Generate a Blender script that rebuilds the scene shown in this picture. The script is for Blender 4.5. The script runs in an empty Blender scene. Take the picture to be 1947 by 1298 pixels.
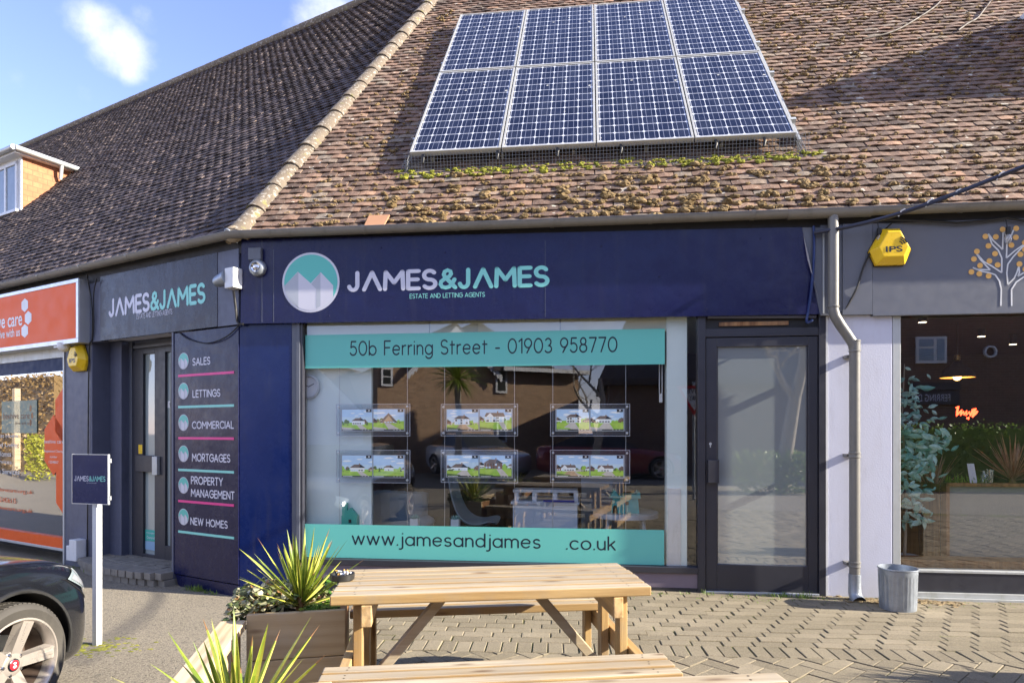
import bpy, bmesh, math, random
from mathutils import Vector, Matrix, Euler, noise as mnoise
from mathutils.bvhtree import BVHTree
R = math.radians
random.seed(7)
S = bpy.context.scene
C = S.collection
# ------------------------------------------------------------------ camera, sky, sun, exposure
FPX, CX, HY, CH = 1230.0, 973.5, 820.0, 1.4      # focal length (px of the 1947 px photo), centre column, horizon row, eye height
cam = bpy.data.objects.new('camera', bpy.data.cameras.new('camera')); C.objects.link(cam)
cam.location = (0, 0, CH); cam.rotation_euler = (R(90), 0, 0)
cam.data.sensor_width = 36; cam.data.lens = FPX / 1947 * 36
cam.data.shift_y = (HY - 649) / 1947; cam.data.clip_start = .05; cam.data.clip_end = 2000
S.camera = cam
AF, AL = R(-6.64), R(-29.2)                      # headings of the two shop fronts
EL = 25.0                                        # sun elevation
_oF = Vector((math.sin(AF), -math.cos(AF), 0)); _uF = Vector((math.cos(AF), math.sin(AF), 0))
_h = _oF * math.cos(R(84)) + _uF * math.sin(R(84))
SUN = Vector((_h.x * math.cos(R(EL)), _h.y * math.cos(R(EL)), math.sin(R(EL))))
sl = bpy.data.lights.new('sun', 'SUN'); sl.energy = 4.4; sl.angle = R(.53); sl.color = (1, .91, .76)
so = bpy.data.objects.new('sun', sl); C.objects.link(so); so.rotation_euler = SUN.to_track_quat('Z', 'Y').to_euler()
so.location = (20, -4, 14)
W = bpy.data.worlds.new('World'); S.world = W; W.use_nodes = True
def world():
    nt = W.node_tree; nt.nodes.clear(); N = nt.nodes.new; L = nt.links.new
    out = N('ShaderNodeOutputWorld'); bg = N('ShaderNodeBackground'); bg.inputs['Strength'].default_value = .125
    sky = N('ShaderNodeTexSky'); sky.sky_type = 'NISHITA'; sky.sun_disc = False
    sky.sun_elevation = R(EL); sky.sun_rotation = math.atan2(SUN.x, SUN.y); sky.air_density = 1.0; sky.dust_density = .15; sky.ozone_density = 3.2
    tc = N('ShaderNodeTexCoord'); tc_o = tc.outputs['Generated']
    nz = N('ShaderNodeTexNoise'); nz.inputs['Scale'].default_value = 9; nz.inputs['Detail'].default_value = 7; nz.inputs['Roughness'].default_value = .62
    L(tc_o, nz.inputs['Vector'])
    prev = None
    def blob(px, py, r, amt):
        nonlocal prev
        d = Vector(((px - CX) / FPX, 1, -(py - HY) / FPX)).normalized()
        ds = N('ShaderNodeVectorMath'); ds.operation = 'DISTANCE'; L(tc_o, ds.inputs[0]); ds.inputs[1].default_value = d
        mr = N('ShaderNodeMapRange'); mr.interpolation_type = 'SMOOTHSTEP'
        mr.inputs['From Min'].default_value = r; mr.inputs['From Max'].default_value = r * .12; L(ds.outputs['Value'], mr.inputs['Value'])
        mu = N('ShaderNodeMath'); mu.operation = 'MULTIPLY'; L(mr.outputs[0], mu.inputs[0]); mu.inputs[1].default_value = amt
        if prev is None: prev = mu.outputs[0]
        else:
            mx = N('ShaderNodeMath'); mx.operation = 'MAXIMUM'; L(prev, mx.inputs[0]); L(mu.outputs[0], mx.inputs[1]); prev = mx.outputs[0]
    for b in ((190, 52, .056, .95), (222, 88, .062, 1.05), (240, 122, .042, .85), (268, 45, .035, .5), (165, 180, .032, .5), (620, 25, .08, .8), (575, 50, .05, .45), (25, 160, .035, .25)): blob(*b)
    # clouds elsewhere in the dome, so that reflections see a broken sky
    n2 = N('ShaderNodeTexNoise'); n2.inputs['Scale'].default_value = 2.2; n2.inputs['Detail'].default_value = 6; L(tc_o, n2.inputs['Vector'])
    sx = N('ShaderNodeSeparateXYZ'); L(tc_o, sx.inputs[0])
    back = N('ShaderNodeMapRange'); back.inputs['From Min'].default_value = .25; back.inputs['From Max'].default_value = -.3; L(sx.outputs['Y'], back.inputs['Value'])
    c2 = N('ShaderNodeMapRange'); c2.inputs['From Min'].default_value = .48; c2.inputs['From Max'].default_value = .62; L(n2.outputs['Fac'], c2.inputs['Value'])
    m2 = N('ShaderNodeMath'); m2.operation = 'MULTIPLY'; L(back.outputs[0], m2.inputs[0]); L(c2.outputs[0], m2.inputs[1])
    # noise erodes the blobs
    ad = N('ShaderNodeMath'); ad.operation = 'MULTIPLY_ADD'; L(nz.outputs['Fac'], ad.inputs[0]); ad.inputs[1].default_value = 1.7; ad.inputs[2].default_value = -1.02
    a2 = N('ShaderNodeMath'); a2.operation = 'ADD'; L(prev, a2.inputs[0]); L(ad.outputs[0], a2.inputs[1])
    a3 = N('ShaderNodeMapRange'); a3.interpolation_type = 'SMOOTHSTEP'; a3.inputs['From Min'].default_value = .1; a3.inputs['From Max'].default_value = 1.05; L(a2.outputs[0], a3.inputs['Value'])
    gate = N('ShaderNodeMath'); gate.operation = 'MULTIPLY'; L(a3.outputs[0], gate.inputs[0])
    gm = N('ShaderNodeMath'); gm.operation = 'MULTIPLY'; L(prev, gm.inputs[0]); gm.inputs[1].default_value = 3.0; gm.use_clamp = True; L(gm.outputs[0], gate.inputs[1])
    al = N('ShaderNodeMath'); al.operation = 'MAXIMUM'; L(gate.outputs[0], al.inputs[0]); L(m2.outputs[0], al.inputs[1])
    mix = N('ShaderNodeMixRGB'); L(al.outputs[0], mix.inputs['Fac']); tn = N('ShaderNodeMixRGB'); tn.blend_type = 'MULTIPLY'; tn.inputs['Fac'].default_value = 1; L(sky.outputs[0], tn.inputs[1]); tn.inputs[2].default_value = (.93, .755, .90, 1); L(tn.outputs[0], mix.inputs[1]); mix.inputs[2].default_value = (3.0, 3.1, 3.4, 1)
    L(mix.outputs[0], bg.inputs['Color']); L(bg.outputs[0], out.inputs[0])
world()
S.view_settings.view_transform = 'Standard'; S.view_settings.look = 'None'; S.view_settings.gamma = 1; S.view_settings.exposure = 1.86
S.cycles.max_bounces = 8; S.cycles.transparent_max_bounces = 12; S.cycles.use_denoising = True
S.cycles.caustics_reflective = False; S.cycles.caustics_refractive = False
# ------------------------------------------------------------------ frames: pixel rays meet real planes
class Frame:
    def __init__(s, a, o=(-2.584, 6.143)):
        s.o = o; s.a = a; s.u = (math.cos(a), math.sin(a)); s.i = (-math.sin(a), math.cos(a))
    def hit(s, px, py, y=0):                     # (u, z) where the view ray through a photo pixel meets the plane at inward depth y
        d = ((px - CX) / FPX, 1, -(py - HY) / FPX)
        t = (y + s.o[0] * s.i[0] + s.o[1] * s.i[1]) / (d[0] * s.i[0] + d[1] * s.i[1])
        return ((t * d[0] - s.o[0]) * s.u[0] + (t * d[1] - s.o[1]) * s.u[1], CH + t * d[2])
    def w(s, p):
        return Vector((s.o[0] + p[0] * s.u[0] + p[1] * s.i[0], s.o[1] + p[0] * s.u[1] + p[1] * s.i[1], p[2]))
F, L = Frame(AF), Frame(AL)
K, Y0, Z0 = 1.165, -.04, 3.25                    # roof rise per metre, eave line
PC = 1 / math.hypot(1, K); PS = K * PC; PITCH = math.atan(K)
def rp(u, v, n=0): return (u, Y0 + v * PC - n * PS, Z0 + v * PS + n * PC)
GZ = -.17
def gh(x):                                       # ground height: the asphalt on the left lies lower than the paving
    t = min(1, max(0, (x + 2.1) / .9)); t = t * t * (3 - 2 * t); return GZ + t * (-GZ - .035)
# ------------------------------------------------------------------ mesh builder
class MB:
    def __init__(s): s.v = []; s.f = []; s.m = []; s.k = 0; s.uv = {}
    def mat(s, k): s.k = k; return s
    def face(s, pts, k=None):
        b = len(s.v); s.v += [tuple(p) for p in pts]; s.f.append(tuple(range(b, b + len(pts)))); s.m.append(s.k if k is None else k); return s
    def raw(s, vs, fs, k=None):
        b = len(s.v); s.v += [tuple(p) for p in vs]
        for f in fs: s.f.append(tuple(i + b for i in f)); s.m.append(s.k if k is None else k)
        return s
    def box(s, x0, x1, y0, y1, z0, z1, k=None):
        if x0 > x1: x0, x1 = x1, x0
        if y0 > y1: y0, y1 = y1, y0
        if z0 > z1: z0, z1 = z1, z0
        return s.raw([(x0,y0,z0),(x1,y0,z0),(x1,y1,z0),(x0,y1,z0),(x0,y0,z1),(x1,y0,z1),(x1,y1,z1),(x0,y1,z1)],
                     [(0,3,2,1),(4,5,6,7),(0,1,5,4),(1,2,6,5),(2,3,7,6),(3,0,4,7)], k)
    def hexa(s, p, k=None):                      # 8 corners, bottom loop then top loop
        return s.raw(p, [(0,3,2,1),(4,5,6,7),(0,1,5,4),(1,2,6,5),(2,3,7,6),(3,0,4,7)], k)
    def beam(s, p, q, w, h, up=(0,0,1), k=None):
        p, q = Vector(p), Vector(q); d = (q - p).normalized(); a = d.cross(Vector(up)).normalized(); b = a.cross(d)
        a *= w / 2; b *= h / 2
        return s.hexa([p-a-b, p+a-b, q+a-b, q-a-b, p-a+b, p+a+b, q+a+b, q-a+b], k)
    def prism(s, poly, y0, y1, k=None):          # polygon in x,z extruded along y
        n = len(poly); vs = [(x, y0, z) for x, z in poly] + [(x, y1, z) for x, z in poly]
        fs = [tuple(range(n)), tuple(range(2*n-1, n-1, -1))] + [(i, i+n, (i+1) % n + n, (i+1) % n) for i in range(n)]
        return s.raw(vs, fs, k)
    def flat(s, poly, y, k=None): return s.face([(x, y, z) for x, z in poly], k)
    def tube(s, pts, r, seg=8, k=None, caps=True):
        pts = [Vector(p) for p in pts]; n = len(pts); vs = []; fs = []; ref = None
        rs = r if isinstance(r, (list, tuple)) else [r] * n
        for i, p in enumerate(pts):
            d = (pts[min(i+1, n-1)] - pts[max(i-1, 0)]).normalized()
            if ref is None: ref = Vector((0,0,1)) if abs(d.z) < .9 else Vector((0,1,0))
            a = d.cross(ref).normalized(); b = d.cross(a); ref = a.cross(d) if a.length else ref
            for j in range(seg):
                t = 2 * math.pi * j / seg; vs.append(p + (a * math.cos(t) + b * math.sin(t)) * rs[i])
        for i in range(n - 1):
            for j in range(seg): fs.append((i*seg+j, i*seg+(j+1) % seg, (i+1)*seg+(j+1) % seg, (i+1)*seg+j))
        if caps: fs += [tuple(range(seg))[::-1], tuple(range((n-1)*seg, n*seg))]
        return s.raw(vs, fs, k)
    def lathe(s, prof, c=(0,0,0), seg=24, k=None, axis='z', rad=None):
        vs = []; fs = []; n = len(prof)
        for j in range(seg):
            t = 2 * math.pi * j / seg
            for r, h in prof:
                if rad: r = r * rad(t, h)
                if axis == 'z': p = (c[0] + r*math.cos(t), c[1] + r*math.sin(t), c[2] + h)
                elif axis == 'y': p = (c[0] + r*math.cos(t), c[1] + h, c[2] + r*math.sin(t))
                else: p = (c[0] + h, c[1] + r*math.cos(t), c[2] + r*math.sin(t))
                vs.append(p)
        for j in range(seg):
            for i in range(n - 1):
                a, b = j*n+i, ((j+1) % seg)*n+i; fs.append((a, b, b+1, a+1))
        return s.raw(vs, fs, k)
    def ball(s, c, r, seg=10, rings=6, sc=(1,1,1), k=None, jit=0):
        vs = []; fs = []
        for i in range(rings + 1):
            a = math.pi * i / rings
            for j in range(seg):
                t = 2*math.pi*j/seg; q = r * (1 + random.uniform(-jit, jit))
                vs.append((c[0]+q*math.sin(a)*math.cos(t)*sc[0], c[1]+q*math.sin(a)*math.sin(t)*sc[1], c[2]+q*math.cos(a)*sc[2]))
        for i in range(rings):
            for j in range(seg): fs.append((i*seg+j, (i+1)*seg+j, (i+1)*seg+(j+1) % seg, i*seg+(j+1) % seg))
        return s.raw(vs, fs, k)
    def disc(s, cx, cz, r, y, k=None, seg=32, rx=None): return s.flat([(cx+(rx or r)*math.cos(2*math.pi*i/seg), cz+r*math.sin(2*math.pi*i/seg)) for i in range(seg)], y, k)
    def sweep(s, prof, path, k=None, closed=False):   # prof: (side, up) pairs; path: points in plan; side points left of travel
        path = [Vector(p) for p in path]; n = len(path); m = len(prof); vs = []; fs = []
        for i, p in enumerate(path):
            d0 = (path[i] - path[i-1]) if i else (path[1] - path[0]); d1 = (path[i+1] - path[i]) if i < n-1 else d0
            d0.z = d1.z = 0; d0.normalize(); d1.normalize(); n0 = Vector((-d0.y, d0.x, 0)); n1 = Vector((-d1.y, d1.x, 0))
            b = (n0 + n1).normalized(); b /= max(.3, b.dot(n0))
            for a, h in prof: vs.append(p + b * a + Vector((0,0,h)))
        for i in range(n-1):
            for j in range(m if closed else m-1): fs.append((i*m+j, (i+1)*m+j, (i+1)*m+(j+1) % m, i*m+(j+1) % m))
        return s.raw(vs, fs, k)
    def xf(s, M, start=0):
        for i in range(start, len(s.v)): s.v[i] = tuple(M @ Vector(s.v[i]))
        return s
    def mesh(s, name, mats, smooth=None, recalc=False):
        me = bpy.data.meshes.new(name); me.from_pydata(s.v, [], s.f)
        for m in (mats if isinstance(mats, (list, tuple)) else [mats]): me.materials.append(m)
        for p, k in zip(me.polygons, s.m): p.material_index = k
        if recalc:
            bm = bmesh.new(); bm.from_mesh(me); bmesh.ops.remove_doubles(bm, verts=bm.verts, dist=1e-5); bmesh.ops.recalc_face_normals(bm, faces=bm.faces); bm.to_mesh(me); bm.free()
        if smooth:
            me.shade_smooth(); me.set_sharp_from_angle(angle=R(smooth))
        return me
    def build(s, name, mats, parent=None, smooth=None, bevel=0, recalc=False, base=None, frame=None, rotz=None):
        b = BASE.get(parent.name, Vector((0,0,0))) if parent else Vector(base or (0,0,0))
        s.v = [tuple(Vector(p) - b) for p in s.v]
        o = bpy.data.objects.new(name, s.mesh(name, mats, smooth, recalc)); C.objects.link(o)
        if parent: o.parent = parent
        else:
            o.location = frame.w(b) if frame else b; o.rotation_euler = (0, 0, frame.a if frame else 0)
        if rotz is not None: o.rotation_euler = (0, 0, rotz)
        if bevel:
            m = o.modifiers.new('bevel', 'BEVEL'); m.width = bevel; m.segments = 2; m.limit_method = 'ANGLE'; m.angle_limit = R(40)
        BASE[o.name] = b
        return o
BASE = {}
def tag(o, label=None, cat=None, group=None, kind=None):
    if label: o['label'] = label
    if cat: o['category'] = cat
    if group: o['group'] = group
    if kind: o['kind'] = kind
    return o
def thing(name, label, cat, base=(0,0,0), frame=None, group=None, rotz=None, rot=None):
    o = bpy.data.objects.new(name, None); C.objects.link(o); o.empty_display_size = .1
    o.location = frame.w(base) if frame else base; o.rotation_euler = rot if rot else (0, 0, rotz if rotz is not None else (frame.a if frame else 0))
    BASE[o.name] = Vector(base)
    return tag(o, label, cat, group)
def copy_tree(o, parent=None):
    c = o.copy(); C.objects.link(c)
    if parent: c.parent = parent
    for ch in list(o.children): copy_tree(ch, c)
    return c
def text(body, name, m, parent, x0, x1, z0, z1, y, bold=0, italic=0, slant=0, base=None, frame=None, mirror=False):
    """flat lettering filling the box x0..x1, z0..z1 on the plane y (facing -y); slant: rise of the right end"""
    cu = bpy.data.curves.new('lettering', 'FONT'); cu.body = body; cu.size = 1; cu.offset = bold; cu.shear = italic; cu.resolution_u = 5
    ob = bpy.data.objects.new('lettering', cu); me = bpy.data.meshes.new_from_object(ob)
    bpy.data.objects.remove(ob); bpy.data.curves.remove(cu)
    xs = [v.co.x for v in me.vertices]; ys = [v.co.y for v in me.vertices]
    ax, bx, ay, by = min(xs), max(xs), min(ys), max(ys)
    b = BASE.get(parent.name) if parent else Vector(base)
    for v in me.vertices:
        tx = (v.co.x - ax) / (bx - ax); tz = (v.co.y - ay) / (by - ay)
        v.co = Vector((x0 + tx * (x1 - x0), y, z0 + tz * (z1 - z0) + slant * tx)) - b
    me.name = name; me.materials.clear(); me.materials.append(m)
    o = bpy.data.objects.new(name, me); C.objects.link(o); o.parent = parent; return o
# ------------------------------------------------------------------ materials
def nodes(name):
    m = bpy.data.materials.new(name); m.use_nodes = True; nt = m.node_tree
    return m, nt, nt.nodes['Principled BSDF'], nt.nodes.new, nt.links.new
def rgba(c): return (c[0], c[1], c[2], 1)
def ramp(N, stops, interp='LINEAR'):
    r = N('ShaderNodeValToRGB'); r.color_ramp.interpolation = interp; e = r.color_ramp.elements
    while len(e) < len(stops): e.new(.5)
    for q, (p, c) in zip(e, stops): q.position = p; q.color = rgba(c)
    return r
def mapped(N, L, scale=(1,1,1), coord='Object', rot=(0,0,0)):
    tc = N('ShaderNodeTexCoord'); mp = N('ShaderNodeMapping'); mp.inputs['Scale'].default_value = scale; mp.inputs['Rotation'].default_value = rot
    L(tc.outputs[coord], mp.inputs['Vector']); return mp.outputs[0]
def tex(N, L, vec, scale, detail=4, rough=.55):
    n = N('ShaderNodeTexNoise'); n.inputs['Scale'].default_value = scale; n.inputs['Detail'].default_value = detail; n.inputs['Roughness'].default_value = rough
    L(vec, n.inputs['Vector']); return n.outputs['Fac']
def bump(N, L, b, h, strength, dist=.01):
    bp = N('ShaderNodeBump'); bp.inputs['Strength'].default_value = strength; bp.inputs['Distance'].default_value = dist; L(h, bp.inputs['Height']); L(bp.outputs[0], b.inputs['Normal']); return bp
def mix(N, L, fac, a, b, mode='MIX'):
    m = N('ShaderNodeMixRGB'); m.blend_type = mode
    for i, x in ((0, fac), (1, a), (2, b)):
        if hasattr(x, 'links'): L(x, m.inputs[i])
        else: m.inputs[i].default_value = x if i == 0 else rgba(x)
    return m.outputs[0]
def maprange(N, L, v, a, b, c=0, d=1):
    m = N('ShaderNodeMapRange'); L(v, m.inputs['Value'])
    for k, x in zip(('From Min','From Max','To Min','To Max'), (a, b, c, d)): m.inputs[k].default_value = x
    return m.outputs[0]
def plain(name, col, rough=.55, metal=0, var=.12, scale=6, bmp=0, bscale=60, coat=0, dirt=None, emit=0, spec=.5, rvar=.08):
    m, nt, b, N, L = nodes(name); v = mapped(N, L)
    f = tex(N, L, v, scale, 5)
    c = mix(N, L, f, tuple(x * (1 - var) for x in col), tuple(min(1, x * (1 + var)) for x in col))
    if dirt:
        g = tex(N, L, mapped(N, L, (1, 1, .25)), 9, 8, .7); c = mix(N, L, maprange(N, L, g, .52, .78, 0, .75), c, dirt)
    L(c, b.inputs['Base Color']); b.inputs['Metallic'].default_value = metal; b.inputs['Specular IOR Level'].default_value = spec
    L(maprange(N, L, tex(N, L, v, scale * 2.3, 4), .3, .7, max(.02, rough - rvar), min(1, rough + rvar)), b.inputs['Roughness'])
    b.inputs['Coat Weight'].default_value = coat; b.inputs['Coat Roughness'].default_value = .06
    if bmp: bump(N, L, b, tex(N, L, v, bscale, 5), bmp, .004)
    if emit: b.inputs['Emission Color'].default_value = rgba(col); b.inputs['Emission Strength'].default_value = emit
    return m
def tile_mat(name, stops, lichen, spots, lich_amt):
    m, nt, b, N, L = nodes(name); v = mapped(N, L)
    g = N('ShaderNodeNewGeometry')
    c = ramp(N, stops); L(g.outputs['Random Per Island'], c.inputs[0]); col = c.outputs[0]
    big = tex(N, L, v, .9, 4); col = mix(N, L, maprange(N, L, big, .3, .75, 0, .55), col, tuple(x*.5 for x in stops[len(stops)//2][1]))
    col = mix(N, L, maprange(N, L, tex(N, L, v, 28, 6, .7), .45, .75, 0, .6), col, tuple(x*.4 for x in stops[0][1]))
    col = mix(N, L, maprange(N, L, tex(N, L, v, 40, 4, .6), .60, .68, 0, lich_amt), col, lichen)
    col = mix(N, L, maprange(N, L, tex(N, L, mapped(N, L, (2.2,.35,.35)), 1.5, 6, .6), .48, .70, 0, .5), col, tuple(x*1.1 for x in stops[0][1]))
    sp = tex(N, L, v, 13, 2, .4); col = mix(N, L, maprange(N, L, sp, .70, .72, 0, .9), col, spots)
    L(col, b.inputs['Base Color']); b.inputs['Roughness'].default_value = .82; b.inputs['Specular IOR Level'].default_value = .35
    bump(N, L, b, tex(N, L, v, 70, 6, .7), .8, .006); return m
def wood(name, c1, c2, axis='x', knots=True, rough=.6):
    m, nt, b, N, L = nodes(name)
    sc = {'x': (1.2, 26, 26), 'z': (26, 26, 1.2), 'y': (26, 1.2, 26)}[axis]
    g = N('ShaderNodeNewGeometry'); tc = N('ShaderNodeTexCoord'); ad = N('ShaderNodeVectorMath'); ad.operation = 'MULTIPLY_ADD'
    cb = N('ShaderNodeCombineXYZ'); oi = N('ShaderNodeObjectInfo'); rs = N('ShaderNodeMath'); rs.operation = 'ADD'; L(g.outputs['Random Per Island'], rs.inputs[0]); L(oi.outputs['Random'], rs.inputs[1]); rf = N('ShaderNodeMath'); rf.operation = 'FRACT'; L(rs.outputs[0], rf.inputs[0]); rnd = rf.outputs[0]
    for k in 'XYZ': L(rnd, cb.inputs[k])
    L(cb.outputs[0], ad.inputs[0]); ad.inputs[1].default_value = (7.3, 3.1, 5.7); L(tc.outputs['Object'], ad.inputs[2])
    mp = N('ShaderNodeMapping'); mp.inputs['Scale'].default_value = sc; L(ad.outputs[0], mp.inputs['Vector'])
    f = tex(N, L, mp.outputs[0], 1.1, 5, .55); fine = tex(N, L, mp.outputs[0], 9, 4, .6)
    r = ramp(N, [(.25, tuple(x*.55 for x in c1)), (.42, c1), (.6, c2), (.8, tuple(min(1, x*1.12) for x in c2))]); L(f, r.inputs[0]); col = r.outputs[0]
    col = mix(N, L, maprange(N, L, rnd, 0, 1, 0, .75), col, tuple(x*.85 for x in c1))
    col = mix(N, L, maprange(N, L, tex(N, L, tc.outputs['Object'], 3.5, 6, .65), .48, .72, 0, .5), col, tuple(sum(c1)/3*k for k in (1.12,1.02,.86)))
    if knots:
        ks = {'x': (2.2, 9, 9), 'z': (9, 9, 2.2), 'y': (9, 2.2, 9)}[axis]
        m2 = N('ShaderNodeMapping'); m2.inputs['Scale'].default_value = ks; L(ad.outputs[0], m2.inputs['Vector'])
        vo = N('ShaderNodeTexVoronoi'); vo.inputs['Scale'].default_value = 1.5; L(m2.outputs[0], vo.inputs['Vector'])
        col = mix(N, L, maprange(N, L, vo.outputs['Distance'], .21, .06, 0, .8), col, (c1[0]*.35, c1[1]*.25, c1[2]*.2))
    L(col, b.inputs['Base Color']); b.inputs['Roughness'].default_value = rough; bump(N, L, b, fine, .35, .003); return m
def brick(name, c1, c2, mortar, bw=.225, bh=.075, plane='xz'):
    m, nt, b, N, L = nodes(name); tc = N('ShaderNodeTexCoord'); sp = N('ShaderNodeSeparateXYZ'); L(tc.outputs['Object'], sp.inputs[0])
    cb = N('ShaderNodeCombineXYZ'); L(sp.outputs['X' if plane[0] == 'x' else 'Y'], cb.inputs['X']); L(sp.outputs['Z'], cb.inputs['Y'])
    t = N('ShaderNodeTexBrick'); L(cb.outputs[0], t.inputs['Vector']); t.inputs['Scale'].default_value = 1
    t.inputs['Brick Width'].default_value = bw; t.inputs['Row Height'].default_value = bh; t.inputs['Mortar Size'].default_value = .006; t.inputs['Bias'].default_value = -.2
    t.inputs['Color1'].default_value = rgba(c1); t.inputs['Color2'].default_value = rgba(c2); t.inputs['Mortar'].default_value = rgba(mortar)
    n = tex(N, L, tc.outputs['Object'], 14, 5)
    L(mix(N, L, maprange(N, L, n, .35, .7, 0, .5), t.outputs['Color'], tuple(x*.5 for x in c1)), b.inputs['Base Color']); b.inputs['Roughness'].default_value = .85
    bump(N, L, b, t.outputs['Fac'], -.6, .006); return m
def glass(name, tint=(.92,.95,.95), refl=1.6, rough=0, film=0, filmcol=(.3,.33,.34)):
    m = bpy.data.materials.new(name); m.use_nodes = True; nt = m.node_tree; nt.nodes.clear(); N = nt.nodes.new; L = nt.links.new
    o = N('ShaderNodeOutputMaterial'); t = N('ShaderNodeBsdfTransparent'); t.inputs[0].default_value = rgba(tint)
    g = N('ShaderNodeBsdfGlossy'); g.inputs['Roughness'].default_value = rough; g.inputs[0].default_value = (1,1,1,1)
    fr = N('ShaderNodeFresnel'); gm = N('ShaderNodeNewGeometry'); io = N('ShaderNodeMapRange'); L(gm.outputs['Backfacing'], io.inputs['Value']); io.inputs['To Min'].default_value = 1.5; io.inputs['To Max'].default_value = 1/1.5; L(io.outputs[0], fr.inputs['IOR'])   # a thin pane reflects alike from both sides
    mu = N('ShaderNodeMath'); mu.operation = 'MULTIPLY'; mu.use_clamp = True; L(fr.outputs[0], mu.inputs[0]); mu.inputs[1].default_value = refl
    base = t.outputs[0]
    if film:
        d = N('ShaderNodeBsdfDiffuse'); d.inputs[0].default_value = rgba(filmcol); mf = N('ShaderNodeMixShader'); mf.inputs[0].default_value = film
        L(t.outputs[0], mf.inputs[1]); L(d.outputs[0], mf.inputs[2]); base = mf.outputs[0]
    mx = N('ShaderNodeMixShader'); L(mu.outputs[0], mx.inputs[0]); L(base, mx.inputs[1]); L(g.outputs[0], mx.inputs[2]); L(mx.outputs[0], o.inputs[0])
    return m
def leaf_mat(name, c1, c2, rough=.45, trans=.25):
    m, nt, b, N, L = nodes(name); g = N('ShaderNodeNewGeometry')
    c = ramp(N, [(0, c1), (1, c2)]); L(g.outputs['Random Per Island'], c.inputs[0])
    n = tex(N, L, mapped(N, L), 30, 3); L(mix(N, L, maprange(N, L, n, .35, .7, 0, .35), c.outputs[0], tuple(x*.55 for x in c1)), b.inputs['Base Color']); b.inputs['Roughness'].default_value = rough
    b.inputs['Subsurface Weight'].default_value = 0
    tr = N('ShaderNodeBsdfTranslucent'); L(c.outputs[0], tr.inputs[0]); mx = N('ShaderNodeMixShader'); mx.inputs[0].default_value = trans
    out = nt.nodes['Material Output']; L(b.outputs[0], mx.inputs[1]); L(tr.outputs[0], mx.inputs[2]); L(mx.outputs[0], out.inputs[0]); return m
def vinyl(name, col, wob=.25):
    m, nt, b, N, L = nodes(name); v = mapped(N, L)
    n = tex(N, L, v, 1.6, 4); b.inputs['Roughness'].default_value = .22
    f = tex(N, L, v, 3.0, 6, .7)
    st = tex(N, L, mapped(N, L, (7, 7, .6)), 1.6, 6, .65); c_ = mix(N, L, maprange(N, L, f, .3, .8, 0, .5), col, tuple(min(1, x*1.4 + .003) for x in col)); c_ = mix(N, L, maprange(N, L, st, .54, .78, 0, .30), c_, (.06,.06,.075)); c_ = mix(N, L, maprange(N, L, tex(N, L, v, 120, 3, .6), .70, .76, 0, .5), c_, (.18,.18,.2))
    L(c_, b.inputs['Base Color'])
    L(maprange(N, L, tex(N, L, v, 5, 6, .7), .3, .75, .14, .42), b.inputs['Roughness']); b.inputs['Coat Weight'].default_value = .08; b.inputs['Coat Roughness'].default_value = .12; b.inputs['Specular IOR Level'].default_value = .28
    h = N('ShaderNodeMath'); h.operation = 'ADD'; L(n, h.inputs[0]); q = N('ShaderNodeMath'); q.operation = 'MULTIPLY'; L(tex(N, L, v, 90, 3), q.inputs[0]); q.inputs[1].default_value = .03; L(q.outputs[0], h.inputs[1])
    bump(N, L, b, h.outputs[0], wob, .03); return m
M = {}
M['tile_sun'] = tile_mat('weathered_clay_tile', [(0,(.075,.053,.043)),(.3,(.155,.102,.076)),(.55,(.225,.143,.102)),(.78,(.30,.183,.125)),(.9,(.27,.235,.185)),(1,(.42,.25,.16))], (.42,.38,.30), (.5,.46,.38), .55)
M['tile_dark'] = tile_mat('shade_dark_clay_tile', [(0,(.045,.037,.038)),(.4,(.088,.068,.066)),(.75,(.13,.10,.092)),(.93,(.165,.125,.115)),(1,(.24,.18,.155))], (.30,.26,.23), (.28,.2,.14), .4)  # darker copy of the roof tiles; shade of the left slope put into colour
M['deck'] = plain('roof_felt', (.03,.025,.022), .9)
def lichen_mat():
    m, nt, b, N, L = nodes('lichened_concrete'); v = mapped(N, L)
    c = mix(N, L, tex(N, L, v, 5, 6), (.10,.08,.06), (.20,.16,.115)); c = mix(N, L, maprange(N, L, tex(N, L, v, 26, 4, .6), .55, .64, 0, .7), c, (.42,.39,.34))
    c = mix(N, L, maprange(N, L, tex(N, L, v, 11, 3), .62, .7, 0, .7), c, (.2,.19,.06))
    L(c, b.inputs['Base Color']); b.inputs['Roughness'].default_value = .9; bump(N, L, b, tex(N, L, v, 60, 6, .7), .8, .008); return m
M['hip'] = lichen_mat()
M['mortar'] = plain('mortar', (.33,.26,.17), .9, bmp=.8, dirt=(.12,.1,.05))
M['gutter'] = plain('grey_brown_plastic_gutter', (.22,.205,.18), .35, dirt=(.13,.12,.1))
M['pipe'] = plain('grey_downpipe_plastic', (.175,.17,.155), .38, dirt=(.11,.105,.09))
M['zinc'] = plain('worn_zinc', (.30,.335,.38), .4, .55, .3, 14, dirt=(.24,.26,.3))
M['navy'] = vinyl('navy_gloss_vinyl', (.007,.008,.052), .5)
M['navy2'] = vinyl('navy_gloss_paint', (.003,.013,.085), .12)
M['black_vinyl'] = vinyl('charcoal_vinyl', (.017,.012,.019), .5)
M['navy_list'] = vinyl('dark_navy_vinyl', (.005,.007,.045), .6)
M['slate'] = plain('slate_grey_paint', (.105,.115,.145), .4, var=.15, dirt=(.08,.085,.1))
M['slate_blue'] = plain('blue_grey_paint', (.09,.10,.15), .5, var=.15, dirt=(.05,.055,.075))
M['anthracite'] = plain('anthracite_powder_coat', (.030,.031,.042), .38, var=.12)
M['black'] = plain('black_rubber', (.012,.012,.013), .5)
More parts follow.
